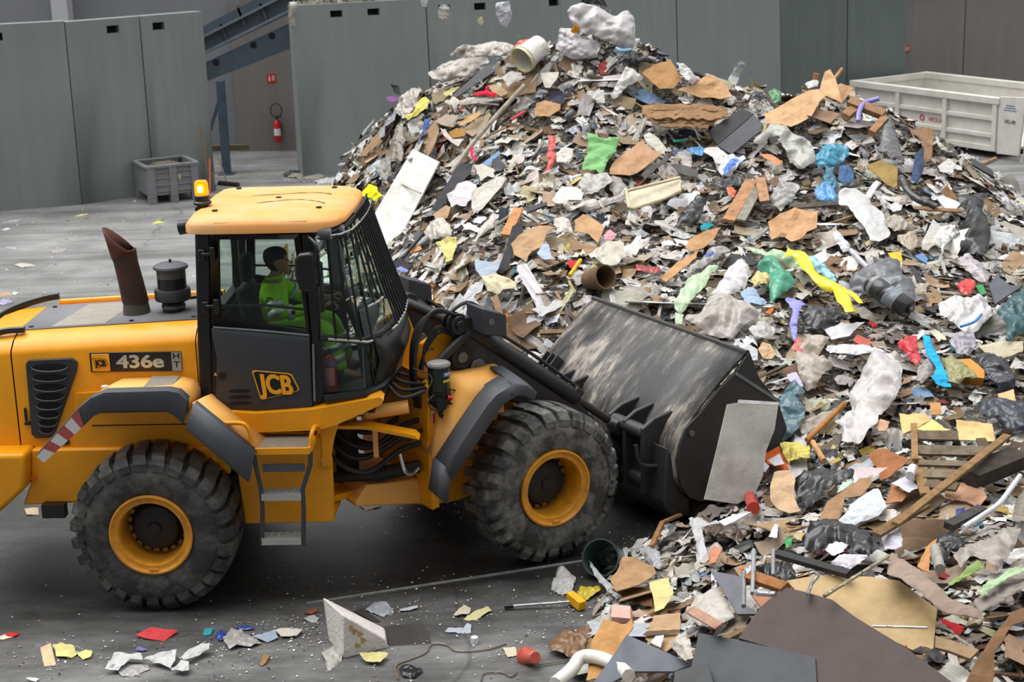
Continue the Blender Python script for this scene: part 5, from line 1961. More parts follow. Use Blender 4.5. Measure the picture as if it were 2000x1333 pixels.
# ------------------------------------------------------------------ litter materials read the colour stored on each piece
def litter_mat(name, rough, bump, bscale, spec=.4, alpha=1.0, dirt=.35, dscale=7.0, metal=0.0, ridged=False):
    m = bpy.data.materials.new(name)
    m.use_nodes = True
    nt = m.node_tree
    L = nt.links.new
    b = nt.nodes['Principled BSDF']
    b.inputs['Roughness'].default_value = rough
    b.inputs['Specular IOR Level'].default_value = spec
    b.inputs['Metallic'].default_value = metal
    at = nt.nodes.new('ShaderNodeAttribute')
    at.attribute_name = 'Col'
    tc = nt.nodes.new('ShaderNodeTexCoord')
    n = nt.nodes.new('ShaderNodeTexNoise')
    n.inputs['Scale'].default_value = dscale
    n.inputs['Detail'].default_value = 7
    n.inputs['Roughness'].default_value = .7
    L(tc.outputs['Object'], n.inputs['Vector'])
    r = nt.nodes.new('ShaderNodeValToRGB')
    r.color_ramp.elements[0].position = .36
    r.color_ramp.elements[0].color = (1 - dirt, 1 - dirt * 1.06,1 - dirt * 1.15,1)
    r.color_ramp.elements[1].position = .58
    r.color_ramp.elements[1].color = (1,1,1,1)
    L(n.outputs['Fac'], r.inputs['Fac'])
    mx = nt.nodes.new('ShaderNodeMix')
    mx.data_type = 'RGBA'
    mx.blend_type = 'MULTIPLY'
    mx.inputs['Factor'].default_value = 1
    L(at.outputs['Color'], mx.inputs[6])
    L(r.outputs[0], mx.inputs[7])
    L(mx.outputs[2], b.inputs['Base Color'])
    n2 = nt.nodes.new('ShaderNodeTexNoise')
    n2.inputs['Scale'].default_value = bscale
    n2.inputs['Detail'].default_value = 5
    n2.inputs['Distortion'].default_value = 1.2
    if ridged:
        n2.noise_type = 'RIDGED_MULTIFRACTAL'
        n2.inputs['Detail'].default_value = 3
        n2.inputs['Distortion'].default_value = .9
        n2.normalize = True
    L(tc.outputs['Object'], n2.inputs['Vector'])
    bp = nt.nodes.new('ShaderNodeBump')
    bp.inputs['Strength'].default_value = bump
    bp.inputs['Distance'].default_value = .03
    L(n2.outputs['Fac'], bp.inputs['Height'])
    L(bp.outputs[0], b.inputs['Normal'])
    if alpha < 1:
        b.inputs['Alpha'].default_value = alpha
    return m


LM = {'film': litter_mat('plastic_film', .34,.75,6.5,.5, dirt=.16, dscale=3, ridged=True), 'clear': litter_mat('clear_film', .25,.9,7,.6, alpha=.62, ridged=True), 'card': litter_mat('cardboard', .85,.25,22,.2, dirt=.3, dscale=5),
      'paper': litter_mat('paper', .8,.5,14,.2, dirt=.1), 'cloth': litter_mat('rag_cloth', .9,.8,7,.1, dirt=.2, dscale=4, ridged=True), 'board': litter_mat('board', .55,.12,30,.35, dirt=.3, dscale=3.5),
      'bag': litter_mat('bag_plastic', .26,.85,5.5,.5, dirt=.12, dscale=3, ridged=True), 'wood': litter_mat('raw_wood', .8,.35,26,.2, dirt=.4, dscale=9), 'foil': litter_mat('foil', .3,.9,7,.5, metal=.7, ridged=True)}


def set_col(me, rgb, arr=None):
    a = me.color_attributes.new('Col', 'FLOAT_COLOR', 'POINT')
    if arr is None:
        arr = np.tile(np.array(srgb(*rgb), dtype=np.float32),(len(me.vertices),1))
    a.data.foreach_set('color', np.ascontiguousarray(arr, dtype=np.float32).ravel())
from mathutils.geometry import delaunay_2d_cdt
ZK = {'Z1': (640,0,3.92), 'Z2': (1100,0,3.92), 'Z3': (1500,0,3.92), 'Z4': (640,250,3.808), 'Z5': (1100,250,3.808), 'Z6': (1500,250,3.808), 'Z7': (1250,480,4.1667), 'Z8': (1550,480,4.1667),
      'Y1': (1400,750,4.4425), 'Y2': (1650,750,4.443), 'Y3': (1050,950,3.48), 'Y4': (1350,1000,4.003), 'Y5': (1650,1000,4.003), 'Y6': (0,1180,3.3333), 'Y7': (560,1080,3.3333), 'Y8': (0,380,4.76), 'F': (0,0,1)}
HERO = []          # outlines of the placed pieces, to keep loose scraps off them
#        thickness, crease amp (of size), crease freq, puff (of size), drape, material, lift
STY = {'film': (0,.095,3.8,.04,.55, 'film', .15), 'clear': (0,.08,3,.05,.6, 'clear', .13), 'card': (.008,.03,1.6,.0,.15, 'card', .15), 'paper': (.002,.06,2.4,.0,.4, 'paper', .16),
       'cloth': (.006,.09,3.2,.05,.6, 'cloth', .15), 'board': (.022,0,1,0,0, 'board', .13), 'bag': (0,.115,3.8,.14,.5, 'bag', .14), 'wood': (.03,.004,2,0,0, 'wood', .14), 'foam': (.05,.03,4,.05,0, 'paper', .13), 'foil': (0,.14,3.5,.1,.5, 'foil', .13), 'fbag': (0,.12,4.0,.11,.5, 'film', .14)}


def zp(key, pts):
    x0, y0, s = ZK[key]
    return [(x0 + a / s, y0 + b / s) for a, b in pts]


def fit_plane(P):
    c = sum(P, Vector()) / len(P)
    A = np.array([list(p - c) for p in P])
    u, s, vt = np.linalg.svd(A)
    n = Vector(vt[2])
    if n.dot(CAM_O - c) < 0:
        n.negate()
    return c, n


def safe_hit(px, py, c=None):
    p = hit(px, py)
    if p is None or (c is not None and abs(p.y - c.y) > 1.8):
        p = at_y(px, py, c.y if c is not None else 25.2)
    return p


_ns = [0]


def raise_(p, lift):
    """lift a point off the heap towards the yard"""
    d = (p - CAM_O).normalized()
    return p - d * (lift / max(.35,-d.dot(hnorm(p.x, p.y))))


def I(key, name, cat, label, rgb, pts, sty='film', lift=None, n=None, amp=1.0, puff=1.0, par=None, thick=None, face=.25, group=None, lob=None, depth=None):
    """one loose thing lying on the heap: its outline seen from the yard, dropped on the heap as a real sheet, slab or bag"""
    pp = zp(key, pts)
    th, ca, cf, pf, dr, mk, lf = STY[sty]
    th = th if thick is None else thick
    lf = lf if lift is None else lift
    cx, cy = sum(p[0] for p in pp) / len(pp), sum(p[1] for p in pp) / len(pp)
    c0 = hit(cx, cy)
    if depth is not None:
        c0 = at_y(cx, cy, depth)
    if c0 is None:
        for k in range(1,9):
            c0 = hit(cx, cy + 14 * k)
            if c0 is not None:
                break
        if c0 is None:
            c0 = at_y(cx, cy, 25.2)
        c0 = at_y(cx, cy, c0.y)
    if n is None and depth is None:
        c, nn = fit_plane([safe_hit(a, b, c0) for a, b in pp] + [c0])
        tocam = (CAM_O - c0).normalized()
        nn = (nn * (1 - face) + tocam * face).normalized()
        if nn.dot(tocam) < .45:
            nn = (nn + tocam * .6).normalized()
    else:
        nn = Vector(n if n is not None else (CAM_O - c0)).normalized()
    c = c0 + nn * lf
    ux_ = nn.orthogonal().normalized() if abs(nn.z) > .98 else Vector((0,0,1)).cross(nn).normalized()
    uy_ = nn.cross(ux_)

    def on_plane(a, b):
        d = ray(a, b)
        t = (c - CAM_O).dot(nn) / d.dot(nn)
        q = CAM_O + d * t - c
        return Vector((q.dot(ux_), q.dot(uy_)))
    poly = [on_plane(a, b) for a, b in pp]
    xs, ys = [p.x for p in poly],[p.y for p in poly]
    size = math.sqrt(max(1e-4,(max(xs) - min(xs)) * (max(ys) - min(ys))))
    flat = ca == 0 and pf == 0
    h = max(size / ((8 if sty in ('card', 'paper', 'foam') else 18) if not flat else 3),.018)
    bnd = []
    for k in range(len(poly)):
        a, b = poly[k], poly[(k + 1) % len(poly)]
        m = max(1, int((b - a).length / h)) if not flat else 1
        for q in range(m):
            bnd.append(a.lerp(b, q / m))
    _ns[0] += 1
    r_ = random.Random(_ns[0] * 31 + 5)
    if not flat:
        bnd = [p + Vector((r_.uniform(-1,1), r_.uniform(-1,1))) * (h * (.12 if sty in ('card', 'paper', 'foam') else .30)) for p in bnd]
    pts2 = list(bnd)
    nb = len(bnd)

    def inside(p):
        ins = False
        j = nb - 1
        for i in range(nb):
            a, b = bnd[i], bnd[j]
            if (a.y > p.y) != (b.y > p.y) and p.x < (b.x - a.x) * (p.y - a.y) / (b.y - a.y) + a.x:
                ins = not ins
            j = i
        return ins
    if not flat:
        y = min(ys)
        while y < max(ys):
            x = min(xs)
            while x < max(xs):
                p = Vector((x + r_.uniform(-.3,.3) * h, y + r_.uniform(-.3,.3) * h))
                if inside(p) and min((p - q).length for q in bnd) > h * .45:
                    pts2.append(p)
                x += h
            y += h
    vs, es, fs, *_ = delaunay_2d_cdt(pts2,[(i, (i + 1) % nb) for i in range(nb)],[],1,1e-5)
    sd = r_.uniform(0,100)
    fa_ = r_.uniform(0, math.pi)
    ca_, sa_ = math.cos(fa_), math.sin(fa_)
    out = []
    for v in vs:
        bd = min((v - q).length for q in bnd) / (size * .35)
        dome = math.sqrt(min(1, bd)) * pf * puff * size
        a0_ = v.x * ca_ + v.y * sa_
        b0_ = -v.x * sa_ + v.y * ca_
        wv = mnoise.noise(Vector((v.x * 2 / size, v.y * 2 / size, sd + 9))) * .35
        q = Vector(((a0_ / size + wv) * cf * 1.5,(b0_ / size + wv) * cf * .55, sd))
        cre = (.75 - 2.2 * abs(mnoise.noise(q))) * .8 + mnoise.noise(Vector((v.x, v.y, sd)) * (cf * .7 / size)) * .6 + (.6 - 2 * abs(mnoise.noise(q * 2.1))) * .42
        disp = ca * amp * size * cre + dome
        w = c + ux_ * v.x + uy_ * v.y
        if dr > 0 and depth is None and n is None:
            qx, qy = w.x, w.y
            gn = hnorm(qx, qy)
            dd = (w - CAM_O).normalized()
            den = dd.dot(gn)
            if den < -.2:
                s_ = (hzs(qx, qy) + lf / max(.4, gn.z) - w.z) * gn.z / den
                w = w + dd * (max(-.5, min(.5, s_)) * dr)
        out.append(w + nn * disp)
    me = bpy.data.meshes.new(name)
    me.from_pydata([tuple(p) for p in out],[],[tuple(f) for f in fs])
    o = link_mesh(name, me, LM[mk], par)
    if sty in ('film', 'fbag', 'paper', 'foam', 'clear', 'bag'):
        rgb = tuple(int(q * .88) for q in rgb)
    set_col(me, rgb)
    me.polygons.foreach_set('use_smooth', [sty not in ('board', 'wood', 'paper', 'card', 'foam')] * len(me.polygons))
    if th:
        s = o.modifiers.new('thickness', 'SOLIDIFY')
        s.thickness = th
        s.offset = -1
    if sty in ('bag', 'fbag', 'film', 'cloth', 'foil') and len(fs) < 1200:
        s = o.modifiers.new('soften', 'SUBSURF')
        s.levels = 0
        s.render_levels = 1
    HERO.append(pp)
    if label:
        tag(o, label, cat, group)
    return o


def T(key, name, cat, label, rgb, pts, r, sty='wood', lift=.16, flatten=None, par=None, drape=True, n=8, smooth=4):
    """a stick, pipe, hose or strap lying along the heap"""
    pp = zp(key, pts)
    c0 = hit(*pp[len(pp) // 2]) or at_y(pp[0][0], pp[0][1],25)
    P = [safe_hit(a, b, c0) for a, b in pp]
    P = [raise_(p, lift) for p in P]
    if len(P) > 2:
        P = ribbon_path(P, smooth)
    mb = MB()
    if flatten:
        rows = []
        for i, p in enumerate(P):
            t = (P[min(i + 1, len(P) - 1)] - P[max(i - 1,0)]).normalized()
            tw = flatten * math.sin(i * .9)
            nn = ((CAM_O - p).normalized() + hnorm(p.x, p.y)).normalized()
            b = t.cross(nn).normalized()
            b = (b * math.cos(tw) + nn * math.sin(tw))
            rows.append([p - b * r, p, p + b * r])
        mb.loft(rows)
        o = mb.build(name, LM[STY[sty][5]], par, solid=.004, auto=60)
    else:
        mb.tube(P, r, n)
        o = mb.build(name, LM[STY[sty][5]], par, auto=60)
    set_col(o.data, rgb)
    for a, b in zip(pp[:-1], pp[1:]):
        dx_, dy_ = b[0] - a[0], b[1] - a[1]
        l_ = math.hypot(dx_, dy_) or 1
        k = 4
        HERO.append([(a[0] - dy_ / l_ * k, a[1] + dx_ / l_ * k),(b[0] - dy_ / l_ * k, b[1] + dx_ / l_ * k),(b[0] + dy_ / l_ * k, b[1] - dx_ / l_ * k),(a[0] + dy_ / l_ * k, a[1] - dx_ / l_ * k)])
    if label:
        tag(o, label, cat)
    return o


def PLK(key, name, label, rgb, a, b, w, h=.03, lift=.16, cat='plank', par=None, sty='wood'):
    """a straight plank or beam between two seen points"""
    (pa, pb_) = zp(key, [a, b])
    c0 = hit((pa[0] + pb_[0]) / 2,(pa[1] + pb_[1]) / 2) or at_y(pa[0], pa[1],25)
    A, B = safe_hit(*pa, c0), safe_hit(*pb_, c0)
    A, B = raise_(A, lift), raise_(B, lift)
    nn = ((CAM_O - A).normalized() * .5 + hnorm(A.x, A.y)).normalized()
    mb = MB().beam(A, B, w, h, nn)
    o = mb.build(name, LM[STY[sty][5]], par, bevel=.004)
    set_col(o.data, rgb)
    l_ = math.hypot(pb_[0] - pa[0], pb_[1] - pa[1]) or 1
    k = 7
    ex_, ey_ = -(pb_[1] - pa[1]) / l_ * k, (pb_[0] - pa[0]) / l_ * k
    HERO.append([(pa[0] + ex_, pa[1] + ey_),(pb_[0] + ex_, pb_[1] + ey_),(pb_[0] - ex_, pb_[1] - ey_),(pa[0] - ex_, pa[1] - ey_)])
    if label:
        tag(o, label, cat)
    return o


# ---------------- upper left of the heap
I('Z1', 'plastic_bag', 'bag', 'orange crumpled plastic bag near the top, above the white bucket', (232,104,50),[(1430,350),(1470,305),(1560,300),(1615,340),(1600,370),(1540,390),(1500,435),(1455,410)], 'bag')
I('Z1', 'plank_board', 'board', 'dark grey board lying slantwise on the upper left slope', (84,84,88),[(1235,480),(1280,545),(950,770),(945,735),(1090,610)], 'board')
I('Z1', 'foam_strip', 'strip', 'long white strip lying level beneath the red cloth near the top', (208,203,194),[(1000,780),(1080,745),(1330,745),(1345,765),(1200,785),(1010,805)], 'foam')
I('Z1', 'red_cloth', 'cloth', 'bright red crumpled cloth below the dark grey board', (214,48,70),[(1115,740),(1150,705),(1200,700),(1215,660),(1245,650),(1225,690),(1290,715),(1300,740),(1200,735)], 'cloth')
I('Z1', 'cardboard_piece', 'cardboard', 'beige torn cardboard flap just right of the red cloth', (190,165,130),[(1230,655),(1310,650),(1380,710),(1330,740),(1250,690)], 'card')
I('Z1', 'paper_sheet', 'paper', 'folded white paper sheet wedged under the white bucket', (215,212,205),[(1335,590),(1400,545),(1480,560),(1500,600),(1440,615),(1380,665)], 'paper')
I('Z1', 'white_card', 'card', 'stiff white card just below and right of the white bucket', (214,208,196),[(1630,560),(1770,550),(1760,600),(1700,675),(1660,670)], 'card')
T('Z1', 'long_pole', 'pole', 'long pale pole running down the upper left slope towards the cab', (176,165,152),[(1510,650),(1300,880),(1100,1110),(940,1330)],.035)
I('Z1', 'cardboard_sheet', 'cardboard', 'brown square cardboard piece right of the long pale pole', (190,150,112),[(1600,790),(1660,765),(1780,800),(1780,840),(1690,890),(1580,890)], 'card')
I('Z1', 'ochre_card', 'cardboard', 'mustard brown card half way up the upper left slope', (170,128,66),[(930,1010),(990,980),(1055,1000),(1050,1040),(950,1060)], 'card')
I('Z1', 'green_rag', 'rag', 'small green rag on the left ridge beside yellow foam', (70,150,80),[(570,790),(620,760),(675,755),(680,780),(640,800),(585,810)], 'cloth')
I('Z1', 'yellow_foam', 'foam', 'strip of pale yellow foam on the left ridge', (208,196,108),[(590,900),(650,860),(690,780),(740,735),(785,770),(760,840),(690,880),(620,930)], 'cloth')
I('Z1', 'blue_cloth', 'cloth', 'narrow blue cloth hanging above the tall white board', (78,104,160),[(740,910),(790,900),(780,950),(720,1050),(700,1130),(690,1110),(730,980)], 'cloth')
I('Z1', 'dark_sheet', 'flap', 'small dark flap sticking up from the left ridge against the green wall', (70,72,70),[(480,640),(545,660),(560,730),(510,710)], 'card')
I('Z1', 'plastic_film', 'film', 'pale plastic film draped along the left ridge just below the top', (196,188,178),[(930,430),(985,370),(1040,340),(1130,345),(1260,315),(1340,320),(1430,345),(1420,390),(1330,420),(1200,430),(1100,440),(1010,445)], 'fbag')
I('Z1', 'plastic_film', 'film', 'dirty off-white plastic film bundle above the dark grey board', (186,178,166),[(770,560),(880,490),(1010,450),(1110,425),(1230,440),(1240,480),(1140,520),(1100,580),(1040,600),(960,610),(880,620),(800,605)], 'fbag')
I('F', 'plastic_sheet', 'plastic sheet', 'large lilac-grey plastic sheet hanging below the peak', (190,185,188),[(1085,97),(1094,54),(1112,56),(1140,69),(1175,85),(1165,112),(1120,118),(1100,108)], 'fbag')
I('Z1', 'orange_card', 'card', 'small orange-yellow card at the very top of the heap', (242,166,48),[(1860,240),(1895,190),(1930,210),(1925,235),(1885,255)], 'card', lift=.2)
wb = I('F', 'white_board', 'board', 'tall white board leaning on the slope behind the loader cab', (212,212,208),[(806,291),(858,316),(779,469),(755,481),(731,418)], 'board', lift=.2)
T('F', 'crease', None, None, (176,170,158),[(768,352),(822,378)],.012, 'card', lift=.21, par=wb)
I('Z1', 'paper_strip', 'paper', 'torn white paper strip curling beside the ochre card', (216,210,200),[(860,980),(900,990),(960,1070),(1040,1060),(1000,1125),(930,1080),(890,1040)], 'paper')
I('Z4', 'pink_ribbon', 'ribbon', 'pink ribbon hanging in a dark hollow left of the pale blue paper', (216,58,92),[(1055,130),(1085,140),(1080,200),(1112,230),(1095,255),(1060,205)], 'cloth')
I('Z4', 'blue_paper', 'paper', 'pale blue paper wedge on the middle of the left face', (130,168,210),[(1140,275),(1195,225),(1275,170),(1285,190),(1250,225),(1200,280)], 'paper')
I('Z4', 'grey_rubber', 'rubber', 'dark grey rubber piece just right of the pale blue paper', (84,86,90),[(1225,235),(1280,220),(1320,280),(1290,320),(1250,325),(1225,280)], 'card')
I('Z4', 'paper_sheet', 'paper', 'creased cream paper below the pale blue paper', (214,206,196),[(1085,275),(1150,270),(1235,310),(1245,370),(1190,365),(1140,400),(1120,345)], 'paper')
I('Z4', 'striped_bag', 'bag', 'red and white bag hanging down left of the green cloth', (222,58,48),[(1640,60),(1690,60),(1700,140),(1675,180),(1700,200),(1680,270),(1640,320),(1610,340),(1650,240),(1630,190),(1650,120)], 'film', lift=.17)
I('Z4', 'printed_paper', 'paper', 'white printed paper ball left of the green cloth', (220,214,208),[(1700,190),(1770,145),(1825,160),(1820,230),(1770,265),(1700,255)], 'paper', amp=1.6)
I('Z4', 'black_sheet', 'sheet', 'long black sheet lying right of the tall white board', (66,66,70),[(985,260),(1080,265),(1060,340),(900,520),(830,620),(770,610),(850,470)], 'card')
I('Z4', 'black_sheet', 'sheet', 'long black rubber sheet beside the orange-brown plank', (60,60,63),[(1370,740),(1450,690),(1450,770),(1390,900),(1340,1060),(1245,1090),(1300,980)], 'card')
I('Z4', 'printed_paper', 'paper', 'crumpled colour printed paper beside the long black sheet', (226,216,220),[(890,500),(960,420),(1060,400),(1110,430),(1090,520),(1030,590),(960,570),(920,590)], 'paper', amp=1.6)
I('Z4', 'plastic_film', 'film', 'long dull plastic sheet hanging down the middle of the left face', (200,193,180),[(1070,480),(1200,400),(1310,350),(1330,370),(1280,460),(1180,570),(1110,640),(1070,600)], 'film', amp=.5)
I('Z4', 'rolled_film', 'film', 'long roll of white film pointing down to the hose loop', (208,201,190),[(1230,640),(1290,650),(1240,730),(1100,880),(960,1060),(870,1180),(830,1185),(900,1090),(1040,930),(1130,780)], 'fbag')
I('Z4', 'white_bag', 'bag', 'white bag below the brown card right of the tall board', (216,210,198),[(710,780),(770,700),(860,675),(910,720),(930,800),(880,830),(760,820)], 'fbag')
PLK('Z4', 'plank', 'short orange-brown plank standing against the black rubber sheet', (200,140,96),(1420,600),(1325,800),.13)
I('Z4', 'crushed_cardboard', 'cardboard', 'crushed brown cardboard fold under the white film on the left face', (180,148,114),[(1365,870),(1440,790),(1580,740),(1720,740),(1640,800),(1600,880),(1520,920),(1480,1000),(1390,950)], 'card', amp=2.5)
I('Z4', 'dark_tile', 'tile', 'small dark grey square tile above the black shovel handle', (66,68,72),[(630,820),(670,755),(715,790),(690,845)], 'board')
I('Z4', 'yellow_paper', 'paper', 'crumpled pale yellow paper low on the left face', (230,218,142),[(810,870),(870,820),(960,820),(970,880),(930,990),(880,1005),(860,930)], 'paper', amp=2)
I('Z4', 'white_box_lid', 'lid', 'white box lid with a flat top near the middle of the heap', (220,216,210),[(1665,540),(1740,435),(1890,460),(1895,540),(1800,560),(1700,560)], 'card', lift=.2)
I('Z4', 'black_strip', 'strip', 'short black plastic strip just left of the white box lid', (42,44,48),[(1480,590),(1630,550),(1632,572),(1480,632)], 'board', lift=.18)
I('Z4', 'hi_vis_cloth', 'cloth', 'bright yellow hi-vis cloth left of the tall white board', (224,222,40),[(245,490),(310,420),(370,440),(380,480),(420,510),(360,555),(340,540),(300,520),(270,535)], 'cloth', lift=.2)
I('Z4', 'brown_card', 'cardboard', 'small brown card just above the white bag', (180,148,116),[(790,640),(880,575),(915,590),(890,670),(800,685)], 'card')
I('Z4', 'blue_paper', 'paper', 'pale blue crumpled paper right of the crushed brown cardboard fold', (182,196,216),[(1555,940),(1600,860),(1640,860),(1670,970),(1620,985)], 'paper')
I('Z4', 'blue_sheet', 'sheet', 'light blue-white sheet low on the slope above the loader hoses', (180,192,208),[(1095,980),(1200,1000),(1285,1005),(1250,1090),(1140,1110),(1100,1060)], 'paper')
T('Z4', 'yellow_stick', 'stick', 'short yellow stick beside a small red scrap', (226,178,52),[(1880,985),(1800,1100)],.025)
I('Z4', 'red_scrap', 'scrap', 'small red scrap beside the short yellow stick', (200,48,46),[(1780,990),(1870,985),(1850,1050),(1800,1040)], 'card')
I('Z4', 'paper_sheet', 'paper', 'bent white sheet just above the loader hose loop', (208,210,214),[(1000,1270),(1060,1180),(1110,1150),(1165,1150),(1150,1210),(1090,1260),(1140,1333)], 'paper')
shv = I('Z4', 'plastic_shovel', 'shovel', 'black plastic shovel lying on the slope beside the cab guard', (54,54,57),[(480,1010),(540,960),(640,1040),(580,1055)], 'card')
T('Z4', 'handle', None, None, (56,56,58),[(720,775),(640,870),(560,965)],.025, 'board', par=shv)
I('Z4', 'cream_cloth', 'cloth', 'cream crumpled cloth above the loader headlamp', (200,190,162),[(1150,1110),(1250,1080),(1400,1150),(1420,1220),(1330,1200),(1260,1240),(1180,1210)], 'cloth')
I('Z4', 'blue_tube_piece', 'tube', 'short lilac-blue plastic piece beside the cab guard', (140,148,214),[(510,1050),(540,1030),(600,1055),(590,1075),(545,1065)], 'card')
I('Z4', 'orange_card', 'card', 'orange-tan card strip above the lilac-blue plastic piece', (206,150,98),[(590,910),(640,880),(690,880),(700,900),(620,935)], 'card')
I('Z1', 'red_strip', 'strip', 'thin dark red strip left of the brown square cardboard', (186,44,56),[(1395,905),(1500,845),(1520,850),(1410,920)], 'board', lift=.18)
I('Z1', 'tan_card', 'cardboard', 'tan torn card strip in the middle of the upper left slope', (206,170,122),[(1000,950),(1080,890),(1170,850),(1170,880),(1100,930),(1020,965)], 'card')
I('Z1', 'grey_card', 'card', 'grey-beige ragged card right of the blue hanging cloth', (170,156,140),[(815,930),(900,880),(1005,880),(960,975),(880,960)], 'card')
I('Z1', 'cardboard_sheet', 'cardboard', 'long brown cardboard strip on the far left flank', (160,130,98),[(250,1180),(350,1060),(430,960),(500,950),(440,1060),(340,1150),(280,1200)], 'card')
I('Z1', 'grey_sheet', 'sheet', 'grey-brown upright sheet above the tall white board', (130,118,104),[(480,1080),(540,960),(610,980),(580,1100),(580,1240),(500,1230)], 'film')
I('Z1', 'film_bundle', 'film', 'pale film bundle with purple scrap at the left end of the ridge', (196,190,182),[(320,820),(390,770),(450,750),(470,800),(440,850),(350,855)], 'fbag')
I('Z1', 'purple_scrap', 'scrap', 'small purple scrap on the left end of the ridge', (146,96,150),[(445,745),(490,735),(545,745),(530,775),(470,780)], 'paper', lift=.2)
I('Z1', 'plastic_film', 'film', 'round grey-white film sheet hanging below the green rag', (190,182,172),[(520,850),(560,740),(650,680),(720,680),(690,780),(640,860),(580,920)], 'film')
I('Z1', 'grey_film', 'film', 'smooth grey film curtain on the steep left flank', (172,166,156),[(65,1330),(110,1190),(180,1080),(230,1060),(180,1160),(120,1250),(90,1333)], 'film')
# ---------------- crest and centre
I('Z2', 'plastic_bag', 'bag', 'big clear plastic bag crowning the peak of the heap', (204,200,200),[(20,90),(60,40),(150,25),(260,50),(350,110),(420,130),(450,90),(500,75),(540,140),(555,350),(510,400),(440,360),(360,320),(250,280),(150,250),(70,190)], 'fbag', lift=.25)
I('Z2', 'black_sheet', 'sheet', 'black sheet standing up behind the clear bag on the peak', (52,54,56),[(135,-20),(300,-20),(370,95),(320,110),(230,40),(140,30)], 'film', lift=.1)
I('Z2', 'black_bag', 'bag', 'black bag just below the right side of the peak', (44,45,46),[(420,480),(480,390),(560,390),(640,440),(760,470),(720,500),(620,480),(540,510),(450,520)], 'bag')
T('Z2', 'blue_tube', 'tube', 'pale blue tube under the clear bag at the peak', (150,186,216),[(400,370),(450,390),(520,380)],.03, 'bag')
I('Z2', 'plastic_film', 'film', 'white creased film standing below the black bag', (210,206,200),[(360,740),(480,510),(540,530),(610,600),(500,650),(420,740),(380,760)], 'film')
I('Z2', 'paper_sheet', 'paper', 'flat white sheet left of the white creased film', (216,214,210),[(180,700),(310,690),(320,790),(260,780),(210,740)], 'paper')
I('Z2', 'open_carton', 'carton', 'open brown carton sticking out of the crest right of the peak', (184,142,96),[(600,560),(690,500),(820,460),(870,540),(905,610),(840,680),(740,680),(640,590)], 'card', lift=.22)
I('Z2', 'white_bag', 'bag', 'white bag on the crest right of the open brown carton', (218,216,214),[(860,490),(930,500),(1000,580),(1050,610),(960,640),(900,570)], 'fbag', lift=.2)
I('Z2', 'cardboard_sheet', 'cardboard', 'big tan bent cardboard humped over the crest', (200,160,118),[(970,660),(1110,570),(1210,610),(1300,740),(1200,760),(1060,745),(870,690)], 'card', lift=.25, amp=2)
I('Z2', 'film_strip', 'film', 'clear plastic strip standing up from the crest against the green wall', (206,212,212),[(1260,610),(1350,455),(1395,490),(1320,660)], 'clear', lift=.1)
I('Z2', 'cardboard_bale', 'bale', 'broken bale of layered brown cardboard in the middle of the heap', (150,118,86),[(590,820),(700,780),(900,790),(1150,800),(1280,880),(1190,920),(1100,1000),(900,990),(760,970),(650,880)], 'card', puff=1, amp=4, lift=.3)
for k, (a, b, hh_, lf_) in enumerate((((610,815),(1230,835),26,.40),((600,850),(1260,865),30,.42),((640,890),(1210,900),26,.44),((690,925),(1160,930),28,.42),((760,960),(1110,968),22,.40))):
    q_ = random.Random(k + 3)
    N_ = 16
    up_ = [(a[0] + (b[0] - a[0]) * i / N_, a[1] + (b[1] - a[1]) * i / N_ - hh_ * q_.uniform(.2,1.1)) for i in range(N_ + 1)]
    dn_ = [(a[0] + (b[0] - a[0]) * i / N_, a[1] + (b[1] - a[1]) * i / N_ + hh_ * q_.uniform(.2,1.1)) for i in range(N_, -1,-1)]
    g_ = q_.uniform(.8,1.12)
    I('Z2', 'card_layer', 'cardboard', 'ragged brown cardboard layer in the broken bale, ' + ('topmost', 'second from top', 'middle one', 'second from bottom', 'lowest')[k],(160 * g_, 126 * g_, 92 * g_), up_ + dn_, 'card', lift=lf_, amp=1.6, thick=.02, face=.1 + .12 * (k % 2))
bb = I('Z2', 'black_box', 'box', 'black open plastic box lying above the clear drape of film', (40,42,46),[(1110,1000),(1370,830),(1460,870),(1180,1110)], 'board', lift=.28)
I('Z2', 'side_panel', None, None, (72,74,80),[(1180,1115),(1460,880),(1530,950),(1500,1010),(1290,1180)], 'board', lift=.24, par=bb)
I('F', 'cardboard_sheet', 'cardboard', 'largest tan cardboard sheet, folded up on the right crest', (206,166,126),[(1494,224),(1564,186),(1600,176),(1612,143),(1623,139),(1630,153),(1643,204),(1632,196),(1615,191),(1600,204),(1582,230),(1561,245),(1546,252),(1500,245)], 'card', lift=.3, amp=2)
I('Z3', 'cardboard_piece', 'cardboard', 'tan cardboard flap in front of the curved grey drum on the right crest', (208,168,128),[(530,650),(560,640),(655,670),(560,800),(535,760)], 'card', lift=.25)
I('Z2', 'clear_drape', 'film', 'grey see-through film draped in an arch below the black box', (184,184,176),[(1450,1120),(1540,1000),(1600,960),(1700,990),(1850,1080),(1930,1170),(1930,1260),(1840,1310),(1770,1280),(1700,1170),(1640,1060),(1570,1080),(1520,1140)], 'fbag')
I('Z5', 'green_cloth', 'cloth', 'light green crumpled cloth spread in the middle of the heap', (126,176,118),[(175,40),(230,55),(290,80),(370,60),(430,60),(400,130),(395,190),(330,250),(315,310),(290,370),(240,330),(140,325),(150,260),(180,190),(190,110)], 'cloth', lift=.2)
I('Z5', 'cardboard_sheet', 'cardboard', 'flat brown cardboard sheet right of the green cloth', (186,148,114),[(470,180),(590,90),(650,160),(740,200),(680,240),(560,330),(500,350),(340,350),(340,310),(400,230)], 'card', lift=.16)
